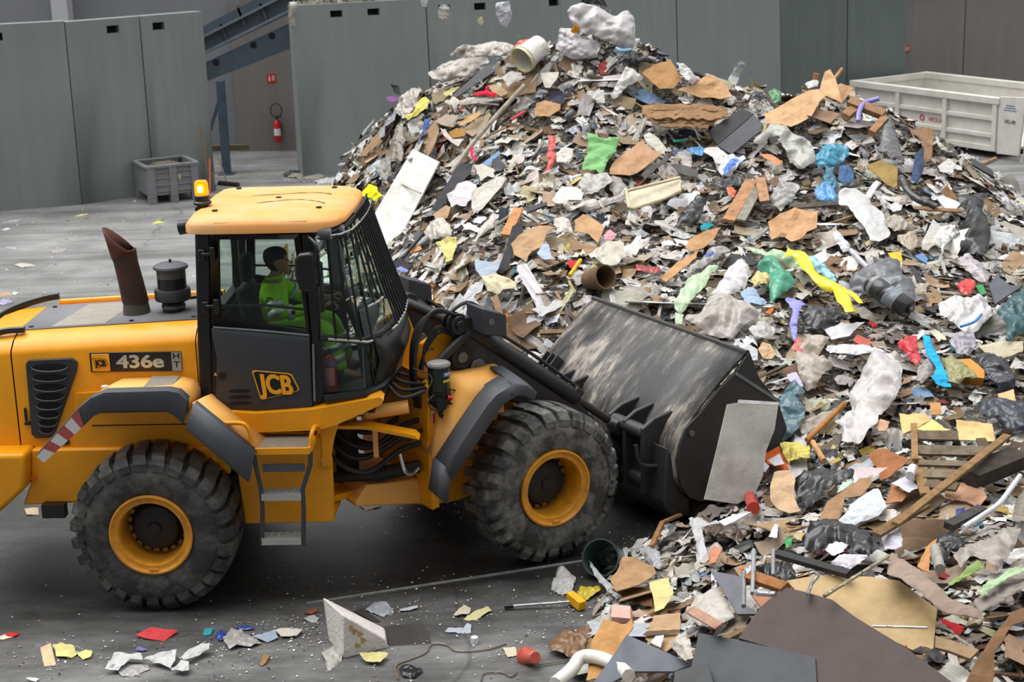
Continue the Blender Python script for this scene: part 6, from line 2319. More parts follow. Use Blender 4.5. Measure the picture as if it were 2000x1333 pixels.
I('Z5', 'oval_tray', 'tray', 'oval white tray with a torn lining above the brown cardboard sheet', (228,224,210),[(595,60),(640,35),(690,60),(730,100),(765,150),(750,195),(690,170),(620,110)], 'foam', lift=.24)
I('Z5', 'blue_bowl', 'bowl', 'bright blue bowl in the dark hollow below the cardboard bale', (74,152,208),[(915,150),(1010,140),(1070,165),(1030,215),(990,205),(930,175)], 'fbag')
I('Z5', 'green_strip', 'strip', 'small green plastic strip above the bright blue bowl', (50,150,120),[(815,90),(905,82),(910,96),(820,104)], 'board')
pbg = I('Z5', 'printed_bag', 'bag', 'white and blue printed bag below the black box', (216,222,230),[(1115,190),(1200,180),(1270,210),(1350,210),(1360,240),(1280,300),(1250,340),(1180,365),(1150,320),(1130,260)], 'fbag')
I('Z5', 'blue_print', None, None, (58,118,208),[(1190,310),(1240,240),(1300,230),(1310,250),(1250,300),(1200,360)], 'film', lift=.30, par=pbg)
ct_ = I('Z5', 'cream_tray', 'tray', 'cream rectangular tray tipped on its side right of the white box lid', (224,214,188),[(470,470),(870,370),(870,470),(740,530),(520,600),(490,590)], 'board', lift=.22)
T('Z5', 'tray_rim', None, None, (206,194,164),[(470,470),(870,370),(872,470),(740,530),(520,600),(488,590),(470,475)],.022, 'cloth', lift=.26, par=ct_, smooth=1)
I('Z5', 'black_plastic', 'plastic', 'crumpled black plastic below the cream tray', (46,47,48),[(820,770),(900,620),(1000,510),(1070,540),(1020,680),(960,720),(880,730)], 'bag')
I('Z5', 'black_sheet', 'sheet', 'black creased sheet under the white and blue printed bag', (58,59,60),[(1095,390),(1180,380),(1300,340),(1440,340),(1400,390),(1260,440),(1160,450)], 'film')
I('Z5', 'roofing_felt', 'felt', 'dark grey torn roofing felt above the cream tray', (92,90,88),[(800,270),(870,270),(1000,310),(1000,370),(930,360),(850,330)], 'card')
I('Z5', 'grey_strip', 'strip', 'dark grey curved strip along the edge of the brown cardboard sheet', (88,86,84),[(580,350),(640,290),(720,260),(780,170),(785,240),(690,310),(610,385)], 'card')
PLK('Z5', 'plank', 'brown plank leaning right of the orange scraps mid heap', (176,132,98),(1400,390),(1230,690),.16)
PLK('Z5', 'plank', 'weathered grey plank parallel to the brown leaning plank', (142,138,126),(1450,450),(1320,690),.12)
PLK('Z5', 'plank', 'short brown plank crossing the grey weathered plank', (172,134,100),(1465,375),(1500,550),.13, lift=.2)
I('Z5', 'brown_box', 'box', 'small brown box flattened below the crumpled black plastic', (180,140,100),[(905,890),(940,830),(1060,770),(1170,740),(1120,830),(1040,900),(950,920)], 'card', lift=.2)
I('Z5', 'cardboard_strip', 'cardboard', 'long brown cardboard strip left of the grey film with blue print', (184,142,100),[(720,1120),(850,1000),(1000,920),(990,970),(870,1060),(770,1150)], 'card', lift=.2)
I('Z5', 'plastic_film', 'film', 'wide off-white film sheet left of the small brown box', (212,204,188),[(180,960),(330,840),(450,860),(470,950),(430,1000),(330,1030),(300,1010)], 'film')
I('Z5', 'red_stripe_bag', 'bag', 'film sack with red striped edge above the bucket rim', (168,60,58),[(540,1020),(720,1040),(720,1080),(640,1080),(545,1070)], 'film')
I('Z5', 'orange_wrapper', 'wrapper', 'orange shiny wrapper beside the brown leaning plank', (226,98,40),[(1210,450),(1250,435),(1290,470),(1270,520),(1230,500)], 'film')
I('Z5', 'salmon_pipe', 'pipe', 'salmon pink bent plastic left of the see-through arch of film', (224,140,104),[(1450,180),(1560,205),(1630,255),(1600,280),(1510,230)], 'cloth')
I('Z5', 'teal_scrap', 'scrap', 'small teal scrap left of the grey weathered plank foot', (44,134,146),[(1020,730),(1080,700),(1120,720),(1080,755),(1025,760)], 'cloth')
I('Z5', 'pink_rag', 'rag', 'faded pink rag left of the wide off-white film sheet', (206,150,158),[(295,800),(350,755),(400,800),(370,840),(310,840)], 'cloth')
I('Z5', 'paper_sheet', 'paper', 'flat white paper under the green cloth edge, beside clear film', (220,218,216),[(0,440),(90,440),(152,480),(140,540),(0,540)], 'paper', lift=.2)
I('Z5', 'clear_film', 'film', 'see-through film fanning out below the green cloth', (186,182,176),[(110,430),(160,340),(250,350),(320,330),(370,400),(300,450),(210,490),(150,470)], 'film')
I('Z5', 'white_roll', 'roll', 'long white soft roll running left of the cream tray', (206,198,188),[(0,550),(180,550),(330,545),(440,490),(470,450),(480,480),(400,560),(250,600),(80,610),(0,600)], 'fbag')
I('Z5', 'cardboard_piece', 'cardboard', 'brown cardboard piece below the long white soft roll', (186,150,112),[(85,690),(150,640),(250,690),(310,740),(260,860),(190,790),(90,770)], 'card')
# ---------------- right crest
I('Z3', 'grey_drum', 'drum', 'curved dark grey drum skin standing on the right crest', (124,122,120),[(530,600),(600,570),(700,620),(780,700),(860,760),(900,840),(820,830),(720,760),(660,680),(600,610)], 'bag', lift=.2)
PLK('Z3', 'timber', 'brown wooden beam sloping below the grey drum skin', (156,124,94),(620,775),(890,880),.13,.1, lift=.25, cat='beam')
PLK('Z3', 'timber', 'short pale beam stub left of the sloping brown beam', (170,132,98),(590,895),(670,830),.12,.1, lift=.2, cat='beam')
PLK('Z3', 'timber', 'narrow brown beam propped below the sloping brown beam', (166,128,94),(790,1020),(895,905),.10,.08, lift=.22, cat='beam')
PLK('Z3', 'stick', 'thin pale stick poking up above the largest cardboard sheet', (190,150,108),(505,605),(572,522),.05,.03, lift=.3, cat='stick')
PLK('Z3', 'stick', 'stubby brown stick poking up left of the largest cardboard sheet', (164,120,92),(362,615),(372,562),.09,.04, lift=.2, cat='stick')
T('Z3', 'purple_hose', 'hose', 'lilac hose curling over the right crest', (136,130,204),[(690,930),(700,850),(740,790),(850,755)],.035, 'bag', lift=.3)
I('Z3', 'green_ball', 'bag', 'dark green crumpled bag on the crest left of the largest cardboard sheet', (62,132,76),[(0,700),(50,680),(100,720),(95,790),(50,790),(10,740)], 'bag', lift=.12)
I('Z2', 'black_bag', 'bag', 'small black bag on the crest beside the green bag', (38,40,44),[(1425,730),(1470,695),(1530,715),(1540,755),(1450,770)], 'bag')
I('Z3', 'white_bag', 'bag', 'white bag tucked behind the largest cardboard sheet', (206,204,202),[(275,640),(340,610),(390,620),(380,660),(310,680)], 'fbag', lift=.2)
I('Z3', 'grey_bumper', 'bumper', 'dark grey curved plastic bumper hanging on the right slope', (100,100,103),[(850,1150),(880,960),(920,900),(960,940),(1000,1100),(1050,1240),(950,1210)], 'fbag', lift=.25, amp=.3)
I('Z3', 'cardboard_upright', 'cardboard', 'upright brown cardboard piece near the white skip', (164,130,102),[(1140,1000),(1180,970),(1260,980),(1260,1200),(1240,1240),(1200,1240),(1190,1140)], 'card', lift=.2)
T('Z3', 'metal_rod', 'rod', 'thin white rod with dark tip sticking out towards the skip', (206,204,204),[(1525,1140),(1640,1085)],.025, 'bag', lift=.2)
T('Z3', 'wooden_stick', 'stick', 'thin wooden stick lying at the heap edge below the skip', (186,150,110),[(1640,1255),(1745,1210)],.03, lift=.1)
PLK('Z3', 'dark_board', 'dark narrow board sliding off the right edge of the heap', (84,86,88),(1560,1240),(1720,1333),.14,.03, cat='board', sty='board')
I('Z3', 'green_foil', 'scrap', 'small bright green scrap below the largest cardboard sheet', (52,190,110),[(255,1072),(300,1072),(315,1095),(270,1095)], 'film')
# ---------------- right face
I('Z6', 'blue_bag', 'bag', 'largest turquoise blue bag high on the right face', (62,150,182),[(355,190),(430,130),(520,125),(600,150),(605,200),(560,250),(500,290),(440,300),(370,300),(355,250)], 'bag', lift=.15)
I('Z6', 'blue_bag', 'bag', 'dark teal twisted bag hanging under the turquoise blue bag', (44,114,140),[(430,300),(500,290),(485,340),(530,430),(490,480),(420,430),(400,380)], 'bag')
I('Z6', 'blue_bag', 'bag', 'round sky blue bag below the dark teal twisted bag', (88,156,212),[(345,460),(400,410),(450,410),(520,520),(500,550),(400,560),(350,510)], 'bag')
I('Z6', 'denim_cloth', 'cloth', 'dull blue cloth right of the dark teal twisted bag', (72,100,134),[(530,290),(600,270),(640,330),(640,400),(560,430),(520,380)], 'cloth')
I('Z6', 'plastic_sheet', 'plastic sheet', 'large white translucent sheet hanging below the sky blue bag', (206,207,206),[(520,500),(560,460),(660,455),(740,510),(770,580),(850,640),(910,800),(830,860),(760,830),(680,700),(610,620),(580,580),(530,560)], 'film', amp=.6)
I('Z6', 'crushed_carton', 'carton', 'crushed tan carton left of the large white translucent sheet', (194,152,114),[(0,700),(90,650),(200,610),(320,625),(370,650),(360,760),(290,770),(240,830),(180,850),(120,800),(20,840)], 'card', lift=.22, amp=3)
I('Z6', 'clear_bag', 'bag', 'grey translucent bag above the crushed tan carton', (176,174,170),[(10,520),(60,430),(130,395),(200,400),(240,440),(190,520),(130,590),(100,635),(50,590)], 'fbag')
PLK('Z6', 'dark_plank', 'thin dark plank lying above the crushed tan carton', (96,88,78),(185,590),(520,562),.07,.03)
I('Z6', 'orange_card', 'card', 'bright orange square card in the middle of the right face', (242,178,64),[(890,930),(990,920),(1000,995),(900,1000),(925,975)], 'card', lift=.22)
I('Z6', 'black_bag', 'bag', 'tall black bag hanging near the right edge of the heap', (34,34,36),[(1420,500),(1500,480),(1640,490),(1600,560),(1580,640),(1640,760),(1640,900),(1590,1000),(1480,930),(1420,930),(1430,780),(1470,650)], 'bag', lift=.2)
I('Z6', 'white_plate', 'plate', 'white plate lying in front of a brown board on the right face', (226,224,230),[(1255,520),(1290,500),(1440,560),(1390,610),(1320,600)], 'board', lift=.24)
PLK('Z6', 'brown_board', 'thin brown board under the white plate', (150,118,88),(1090,595),(1440,620),.06,.02, cat='board')
T('Z6', 'black_tube', 'tube', 'thick black curved tube on the right slope', (60,60,62),[(990,370),(1040,470),(1130,540),(1250,585)],.045, 'bag', lift=.2)
I('Z6', 'wicker_mat', 'mat', 'ochre woven mat below the dark grey bumper', (152,128,78),[(730,280),(830,240),(960,290),(960,460),(880,420)], 'card')
I('Z6', 'blue_cloth', 'cloth', 'dark blue cloth strip beside the upright brown cardboard', (64,78,104),[(1095,190),(1150,150),(1160,260),(1150,340),(1100,430),(1060,390)], 'cloth')
I('Z6', 'silver_foil', 'foil', 'shiny silver foil sheet left of the tall black bag', (190,190,188),[(1270,800),(1350,740),(1410,720),(1420,800),(1330,870),(1290,960)], 'foil')
I('Z6', 'squeezed_bottle', 'bottle', 'white squeezed bottle below the crushed tan carton', (228,228,232),[(480,780),(520,770),(610,870),(600,920),(560,920),(500,850)], 'fbag')
T('Z6', 'grey_pipe', 'pipe', 'thin grey pipe below the white squeezed bottle', (180,182,194),[(615,910),(680,980),(740,1040)],.03, 'bag')
T('Z6', 'white_strip', 'strip', 'curved white plastic strip above the large translucent sheet', (228,228,232),[(825,400),(780,450),(742,520)],.04, 'bag', flatten=.2)
I('Z6', 'plastic_film', 'film', 'dull beige film sweeping right of the large white translucent sheet', (172,163,152),[(860,690),(930,640),(1010,690),(1110,740),(960,775),(880,740)], 'fbag')
I('Z6', 'beige_sack', 'sack', 'beige stuffed sack above the bright orange card', (188,173,154),[(960,800),(1100,770),(1120,870),(1060,920),(990,880)], 'fbag')
I('Z6', 'white_paper', 'paper', 'white paper with red print near the upright cardboard', (222,216,214),[(1260,290),(1340,225),(1400,270),(1370,340),(1280,330)], 'paper')
I('Z6', 'white_paper', 'paper', 'two-fold white paper above the dull beige film', (228,226,232),[(900,580),(940,550),(1000,575),(990,610),(930,625)], 'paper')
I('Z6', 'cardboard_piece', 'cardboard', 'brown cardboard strip behind the white plate', (130,96,66),[(1290,470),(1330,420),(1390,500),(1410,550),(1330,520)], 'card')
I('Z6', 'blue_disc', 'lid', 'small blue lid below the beige stuffed sack', (84,126,172),[(1090,950),(1150,930),(1190,970),(1180,1010),(1120,975)], 'board')
I('Z6', 'clear_bag', 'bag', 'crinkled clear bag right of a red scrap near the heap edge', (196,188,192),[(1410,990),(1480,930),(1540,980),(1620,1050),(1650,1110),(1620,1170),(1540,1120),(1460,1050)], 'fbag')
# ---------------- behind the bucket, right of centre
I('Z7', 'green_bag', 'bag', 'pale green bag drooping behind the bucket rim', (196,222,182),[(270,450),(380,300),(570,195),(650,200),(580,260),(520,370),(440,430),(400,500),(340,560),(290,530)], 'fbag', lift=.2)
I('Z7', 'green_bag', 'bag', 'small pale green bag piece touching the bucket rim', (190,216,180),[(285,540),(355,560),(340,640),(285,630)], 'film')
I('Z7', 'green_bag', 'bag', 'long pale green bag arching under the yellow strap', (192,218,178),[(830,20),(1000,25),(1200,60),(1330,110),(1400,210),(1370,240),(1290,190),(1200,150),(1080,110),(920,50)], 'fbag', lift=.2)
I('Z7', 'teal_bag', 'bag', 'sea green bag hanging below the long pale green bag', (78,166,134),[(945,180),(1010,110),(1100,115),(1150,170),(1220,220),(1260,310),(1200,370),(1140,420),(1060,470),(1050,330),(1060,250),(1010,200)], 'bag', lift=.15)
I('Z7', 'black_tray', 'tray', 'black open tray under the grey film with blue print', (32,32,34),[(660,170),(740,60),(850,90),(980,130),(920,160),(830,150),(740,190)], 'board', lift=.16)
gf = I('Z7', 'printed_film', 'film', 'grey film with blue print arching behind the bucket', (176,172,167),[(350,260),(440,150),(560,60),(700,20),(740,50),(640,120),(520,170),(420,240),(380,280)], 'fbag', lift=.2)
I('Z7', 'blue_print', None, None, (62,92,172),[(520,80),(590,45),(612,65),(540,100)], 'film', lift=.34, par=gf)
I('Z7', 'white_bag', 'bag', 'bright white crumpled bag left of the sea green bag', (220,217,220),[(640,330),(700,220),(830,115),(870,170),(905,230),(850,350),(760,420),(680,440),(560,410)], 'fbag', lift=.18)
I('Z7', 'plastic_film', 'film', 'big dusty film heap just behind the bucket rim', (184,177,169),[(490,560),(560,440),(700,420),(840,480),(1000,560),(880,640),(740,760),(600,740),(360,640),(380,570)], 'fbag', lift=.15)
I('Z7', 'blue_rag', 'rag', 'pale blue-grey rag below the yellow foam ball', (150,168,192),[(810,390),(870,350),(940,355),(990,430),(1040,470),(980,490),(900,470),(860,480)], 'cloth', lift=.2)
I('Z7', 'foam_ball', 'foam', 'yellowish foam ball beside the sea green bag', (230,210,142),[(895,280),(960,210),(1040,230),(1060,280),(1010,310),(930,335)], 'bag', lift=.15)
T('Z7', 'yellow_strap', 'strap', 'wide yellow strap running down over the pale green bag', (238,220,46),[(1190,55),(1300,80),(1380,200),(1520,320),(1610,345),(1650,430),(1720,540)],.07, 'bag', lift=.36, flatten=.5)
T('Z7', 'yellow_strap', 'strap', 'narrow yellow strap end beside the shiny black film ball', (232,214,50),[(1640,345),(1720,390),(1800,470)],.03, 'bag', lift=.25, flatten=.5)
I('Z7', 'blue_bag', 'bag', 'light sky blue bag under the wide yellow strap', (160,216,230),[(1340,90),(1440,110),(1540,200),(1600,300),(1540,290),(1430,200)], 'bag', lift=.2)
I('Z7', 'lilac_strip', 'strip', 'long lilac plastic strip hanging right of the bucket corner', (148,148,210),[(1180,430),(1260,440),(1350,470),(1300,530),(1280,650),(1270,790),(1240,780),(1215,640),(1240,540)], 'cloth', lift=.22)
I('Z7', 'white_paper', 'paper', 'large white folded paper right of the lilac strip', (224,222,228),[(1500,690),(1640,630),(1700,640),(1830,620),(1700,740),(1560,765)], 'paper', lift=.2)
I('Z7', 'red_bag', 'bag', 'salmon red plastic at the foot of the lilac strip', (224,98,88),[(1230,840),(1290,740),(1350,840),(1310,885)], 'film', lift=.2)
I('Z7', 'red_plate', 'plate', 'dull red plate right of the white folded paper', (192,92,78),[(1730,770),(1770,720),(1875,770),(1870,820),(1790,810)], 'board', lift=.16)
I('Z7', 'black_bag', 'bag', 'dark crumpled bag above the white folded paper', (62,64,66),[(1290,560),(1400,500),(1600,530),(1700,570),(1550,650),(1440,690),(1330,640)], 'bag')
I('Z7', 'white_film', 'film', 'glossy white film band below the white folded paper', (220,219,225),[(1500,840),(1640,810),(1875,810),(1875,860),(1740,880),(1540,870)], 'film', lift=.2)
I('Z7', 'crushed_box', 'box', 'crushed tan box beside the bucket corner', (204,172,138),[(960,850),(1000,790),(1060,800),(1105,890),(1070,930),(1000,920)], 'card', amp=3, lift=.2)
I('Z7', 'paper_sheet', 'paper', 'bent white sheet resting against the bucket rim near its corner', (210,210,214),[(760,760),(880,800),(960,850),(960,930),(900,940),(840,860)], 'paper', lift=.2)
I('Z7', 'orange_scrap', 'scrap', 'small orange scrap above the crushed tan box', (224,110,48),[(1020,545),(1070,505),(1090,515),(1060,560)], 'card', lift=.18)
I('Z7', 'clear_film', 'film', 'clear film pillow above the crushed tan box', (196,194,190),[(880,690),(960,620),(1060,640),(1110,700),(1060,760),(940,760)], 'fbag')
I('Z7', 'lavender_paper', 'paper', 'pale lavender paper below the bucket corner', (206,202,226),[(1195,1050),(1270,1030),(1330,1140),(1310,1160),(1210,1100)], 'paper', lift=.18)
# ---------------- right side, shiny black film and around
I('Z8', 'film_ball', 'film', 'large shiny black and clear film ball under the yellow strap', (112,114,119),[(445,310),(530,220),(660,150),(760,120),(870,150),(890,290),(960,320),(990,400),(980,600),(900,560),(760,470),(680,400),(560,420),(470,390)], 'bag', lift=.2)
I('Z8', 'red_bag', 'bag', 'bright red bag below the black canister', (218,50,64),[(840,810),(900,760),(1000,740),(1010,830),(1040,940),(990,990),(940,920),(880,850)], 'bag', lift=.18)
I('Z8', 'blue_cloth', 'cloth', 'long bright blue cloth strip right of the bright red bag', (48,158,210),[(1040,740),(1110,750),(1130,830),(1190,930),(1260,1080),(1290,1170),(1180,1150),(1120,1090),(1160,1000),(1080,900)], 'cloth', lift=.2)
I('Z8', 'foam_block', 'foam block', 'ochre foam block right of the olive bag', (200,136,52),[(1230,930),(1440,920),(1560,1020),(1550,1080),(1440,1070)], 'board', lift=.2, thick=.15)
I('Z8', 'olive_bag', 'bag', 'olive green net bag left of the ochre foam block', (154,150,98),[(1200,920),(1290,920),(1410,990),(1500,1080),(1400,1100),(1330,1140),(1250,1120),(1240,1020)], 'bag', lift=.18)
I('Z8', 'black_bag', 'bag', 'small black bag right of the ochre foam block', (50,52,58),[(1480,910),(1600,880),(1740,960),(1800,1050),(1800,1150),(1690,1180),(1580,1080)], 'bag')
sw_ = I('Z8', 'white_sack', 'sack', 'white plastic sack with blue stripes at the right', (214,212,212),[(1170,480),(1300,430),(1470,430),(1570,420),(1620,580),(1500,700),(1400,720),(1300,640),(1190,560)], 'fbag', lift=.18)
T('Z8', 'blue_stripe', None, None, (58,128,208),[(1360,660),(1470,620),(1530,560)],.015, 'bag', lift=.42, par=sw_)
I('Z8', 'red_bag', 'bag', 'red and white crumpled bag above the white sack', (220,56,56),[(1330,320),(1400,275),(1480,290),(1470,360),(1420,410),(1360,400)], 'bag')
I('Z8', 'green_plate', 'plate', 'small green plastic rim right of the red and white bag', (70,154,98),[(1470,320),(1540,320),(1570,390),(1530,400)], 'card')
I('Z8', 'teal_bag', 'bag', 'dark teal bag at the right edge beside the white sack', (50,94,100),[(1640,560),(1780,420),(1900,330),(1920,690),(1730,800),(1740,640)], 'bag', lift=.25)
I('Z8', 'grey_board', 'board', 'dark slate board sliding down beside the dark teal bag', (86,88,97),[(1590,320),(1650,240),(1760,320),(1860,330),(1720,420),(1640,480)], 'board', lift=.16)
I('F', 'plastic_film', 'film', 'biggest white film bundle tumbling down right of the leaning panel', (214,209,206),[(1680,730),(1703,691),(1732,696),(1761,718),(1761,758),(1747,782),(1725,805),(1711,835),(1690,856),(1666,870),(1640,876),(1650,845),(1628,835),(1640,828),(1668,800),(1660,785)], 'fbag', lift=.2)
I('Z8', 'plastic_film', 'film', 'brownish grey film hanging left of the biggest white film bundle', (180,168,154),[(0,830),(130,740),(300,770),(200,900),(320,980),(240,1050),(180,1170),(110,1180),(40,1050),(10,930)], 'fbag', lift=.15)
I('Z8', 'white_sheet', 'sheet', 'long white sheet draped above the biggest white film bundle', (222,220,226),[(260,830),(420,795),(640,820),(770,860),(830,960),(760,920),(640,880),(420,885),(300,870)], 'film', lift=.24)
I('Z8', 'cream_slab', 'slab', 'cream foam slab below the dark teal bag', (212,202,176),[(1500,820),(1700,780),(1875,780),(1860,860),(1700,930),(1560,880)], 'foam')
I('Z8', 'lilac_film', 'film', 'grey-lilac film bag below the white sack', (176,170,180),[(1260,790),(1340,710),(1470,720),(1490,830),(1420,900),(1330,880)], 'fbag')
I('Z8', 'grey_plastic', 'plastic', 'grey rippled plastic below the blue cloth strip', (166,160,154),[(1010,1010),(1120,900),(1170,950),(1110,1080),(1040,1140),(1000,1100)], 'fbag')
I('Z8', 'tan_card', 'cardboard', 'tan card with torn corner at the right above the big black bag', (206,172,128),[(1660,1210),(1790,1170),(1810,1270),(1680,1270)], 'card')
# ---------------- beside and below the bucket
lp = I('F', 'leaning_board', 'panel', 'big grey-white panel leaning against the bucket side', (180,178,172),[(1421,790),(1445,786),(1520,792),(1513,840),(1497,880),(1490,930),(1474,968),(1440,985),(1376,976),(1400,880)], 'board', depth=14.75, n=(.12,-.92,.37), thick=.03)
I('F', 'panel_edge', None, None, (222,222,222),[(1444,781),(1521,786),(1521,792),(1444,788)], 'board', depth=14.72, n=(.12,-.92,.37), thick=.05, par=lp)
I('Y1', 'teal_film', 'film', 'smoky teal film hanging beside the leaning panel', (86,116,128),[(540,110),(620,20),(690,0),(780,90),(700,130),(770,240),(720,400),(650,480),(600,500),(480,540),(420,560),(430,400),(420,290),(500,280),(500,200)], 'bag', lift=.2)
ob = I('Y1', 'printed_box', 'box', 'orange and white printed box at the foot of the leaning panel', (224,108,48),[(400,620),(540,540),(630,750),(540,740),(440,690)], 'card', lift=.2, amp=0)
I('Y1', 'white_print', None, None, (222,222,230),[(440,665),(545,605),(585,695),(500,715)], 'paper', lift=.216, par=ob, amp=0)
I('Y1', 'crumpled_paper', 'paper', 'crumpled white paper in front of the printed box', (226,226,232),[(300,590),(390,610),(400,660),(460,720),(420,770),(360,720),(340,650)], 'paper', amp=2, lift=.24)
I('Y1', 'crumpled_paper', 'paper', 'torn white paper at the bottom right of the leaning panel', (224,224,228),[(215,800),(330,760),(390,770),(290,860),(250,870)], 'paper', amp=2, lift=.22)
I('Y1', 'torn_cardboard', 'cardboard', 'torn beige cardboard standing right of the red can', (190,161,130),[(470,880),(520,740),(650,770),(690,850),(670,960),(700,1050),(730,1090),(620,1110),(540,1070),(460,1010)], 'card', lift=.25, amp=2)
T('Y1', 'red_can', 'can', 'dark red can below the leaning panel', (172,52,44),[(265,930),(320,1080)],.055, 'bag', lift=.18, n=16)
T('Y1', 'round_stick', 'stick', 'round brown wooden handle pointing up at the white film bundle', (178,120,64),[(1110,170),(950,330),(780,490)],.026, lift=.25)
T('Y1', 'wooden_stick', 'stick', 'short broken tan stick below the round wooden handle', (200,152,98),[(830,505),(930,670)],.028, lift=.2)
I('Y1', 'yellow_shavings', 'shavings', 'tangle of yellow shavings right of the printed box', (210,194,108),[(560,540),(700,520),(820,570),(810,650),(640,690),(580,620)], 'cloth', amp=2, lift=.18)
I('Y1', 'black_bag', 'bag', 'black torn bag right of the torn beige cardboard', (42,43,45),[(680,850),(780,790),(900,770),(1200,760),(1180,820),(1040,880),(940,920),(860,1040),(780,1110),(740,1040),(690,1000)], 'bag', lift=.15)
I('Y1', 'brown_carton', 'carton', 'long folded brown carton above the black bags', (154,122,92),[(880,1190),(960,1030),(1080,950),(1240,830),(1340,820),(1340,880),(1250,980),(1110,1000),(1060,1180)], 'card', lift=.22, amp=2)
I('Y1', 'mint_paper', 'paper', 'small mint green paper above the long folded brown carton', (198,222,204),[(1040,950),(1090,860),(1190,840),(1130,900)], 'paper', lift=.2)
I('Y1', 'foam_packing', 'foam', 'white foam packing shell right of the long folded carton', (220,224,230),[(1160,1050),(1280,970),(1400,900),(1470,1070),(1390,1160),(1240,1200),(1190,1240),(1050,1190),(1140,1110)], 'foam', lift=.24, amp=1.5)
cb_ = I('Y1', 'brown_carton', 'carton', 'brown carton with a white top beside the wooden pallet', (166,118,82),[(1460,1040),(1490,960),(1530,850),(1600,930),(1680,950),(1610,1020)], 'card', lift=.2)
I('Y1', 'white_top', None, None, (222,220,230),[(1510,860),(1640,800),(1760,890),(1670,950)], 'paper', lift=.26, par=cb_)
T('Y1', 'white_cup', 'cup', 'small white plastic cup above the carton with a white top', (214,214,218),[(1700,730),(1675,800)],.04, 'bag', lift=.3, n=14)
I('Y1', 'brown_carton', 'carton', 'reddish brown carton sheet left of the wooden pallet', (154,102,66),[(1310,620),(1450,560),(1680,660),(1480,820),(1420,840),(1400,760)], 'card', lift=.18)
I('Y1', 'pink_film', 'film', 'pinkish white film on the reddish brown carton sheet', (226,194,196),[(1210,740),(1400,740),(1490,730),(1400,800),(1210,820)], 'film', lift=.24)
I('Y1', 'grey_net', 'net', 'grey-brown twisted cloth behind the round wooden handle', (158,148,138),[(720,400),(760,330),(900,260),(1000,240),(1040,260),(900,350),(800,430),(740,440)], 'cloth')
I('Y1', 'cardboard_piece', 'cardboard', 'pinkish tan torn card right of the white film bundle', (196,158,130),[(1350,350),(1420,305),(1500,330),(1470,410),(1410,410)], 'card', lift=.2)
# pallet
pl = empty('wooden_pallet', hit(1835,880))
tag(pl, 'broken grey-brown wooden pallet lying in the lower right of the heap', 'pallet')
plx = Matrix.Translation(-Vector(pl.location))


def pal(nm, a, b, w, rgb, lift):
    o = PLK('Y2', nm, None, rgb, a, b, w, .025, lift=lift)
    o.data.transform(plx)
    o.parent = pl


pal('slat', (610,450),(985,455),.12,(112,98,82),.26)
pal('slat', (630,578),(1245,590),.12,(118,106,90),.26)
pal('slat', (640,690),(1065,700),.07,(122,108,90),.26)
pal('slat', (690,782),(1005,790),.11,(128,114,96),.26)
pal('slat', (700,870),(980,900),.10,(104,90,74),.24)
pal('stringer', (600,350),(610,660),.06,(150,116,78),.28)
pal('stringer', (615,660),(700,960),.09,(140,108,72),.22)
pal('stringer', (1180,480),(1240,620),.09,(96,80,62),.2)
I('Y2', 'yellow_carton', 'carton', 'flat pale yellow carton above the wooden pallet', (210,182,128),[(965,310),(1280,350),(1300,500),(990,490)], 'card', lift=.3, amp=.4)
I('Y2', 'yellow_card', 'cardboard', 'pale yellow torn card left of the flat yellow carton', (218,200,126),[(620,390),(770,310),(860,380),(920,400),(700,415)], 'card', lift=.3)
I('Y2', 'yellow_card', 'cardboard', 'dusty yellow cardboard under the pale yellow torn card', (208,178,122),[(470,260),(700,265),(740,320),(620,390),(500,440)], 'card', lift=.22)
I('Y2', 'brown_strip', 'cardboard', 'small upright brown card above the pale yellow torn card', (178,132,84),[(735,165),(830,165),(840,270),(750,270)], 'card', lift=.25)
PLK('Y2', 'dark_timber', 'thick dark beam lying right of the wooden pallet', (66,60,54),(1070,820),(1510,640),.2,.14, lift=.25, cat='beam')
PLK('Y2', 'long_plank', 'long thin brown plank crossing in front of the wooden pallet', (138,108,74),(1410,450),(440,1220),.07,.03, lift=.4)
PLK('Y2', 'long_plank', 'long brown plank low beside the black bag with white bags', (128,100,70),(700,1050),(270,1310),.09,.03, lift=.3)
I('Y2', 'black_bag', 'bag', 'big blue-black rubbish bag at the right edge above the pallet', (46,52,63),[(1150,190),(1260,135),(1400,150),(1600,200),(1600,430),(1420,390),(1300,330),(1180,290)], 'bag', lift=.18)
T('Y2', 'white_cable_duct', 'duct', 'long bent white plastic duct low at the right edge', (210,210,220),[(1520,800),(1440,910),(1340,1040),(1200,1140),(1030,1250)],.022, 'bag', lift=.35)
I('Y2', 'crushed_box', 'box', 'crushed beige box below the wooden pallet', (190,148,120),[(870,920),(1000,830),(1090,810),(1170,880),(1240,980),(1150,1080),(1060,1020),(870,1010)], 'card', lift=.22, amp=2.5)
I('Y2', 'grey_fabric', 'fabric', 'grey-green fabric sheet at the lower right edge', (138,133,120),[(1450,1200),(1480,1010),(1580,880),(1600,1200)], 'cloth', lift=.25)
I('Y2', 'blue_bottle', 'bottle', 'small dark blue bottle below the crushed beige box', (62,76,150),[(960,1090),(1040,1075),(1060,1130),(1000,1170),(965,1150)], 'bag')
PLK('Y2', 'dark_tube', 'dark grey tube below the crushed beige box', (72,70,70),(900,1240),(1190,1090),.09,.06, lift=.2, cat='tube')
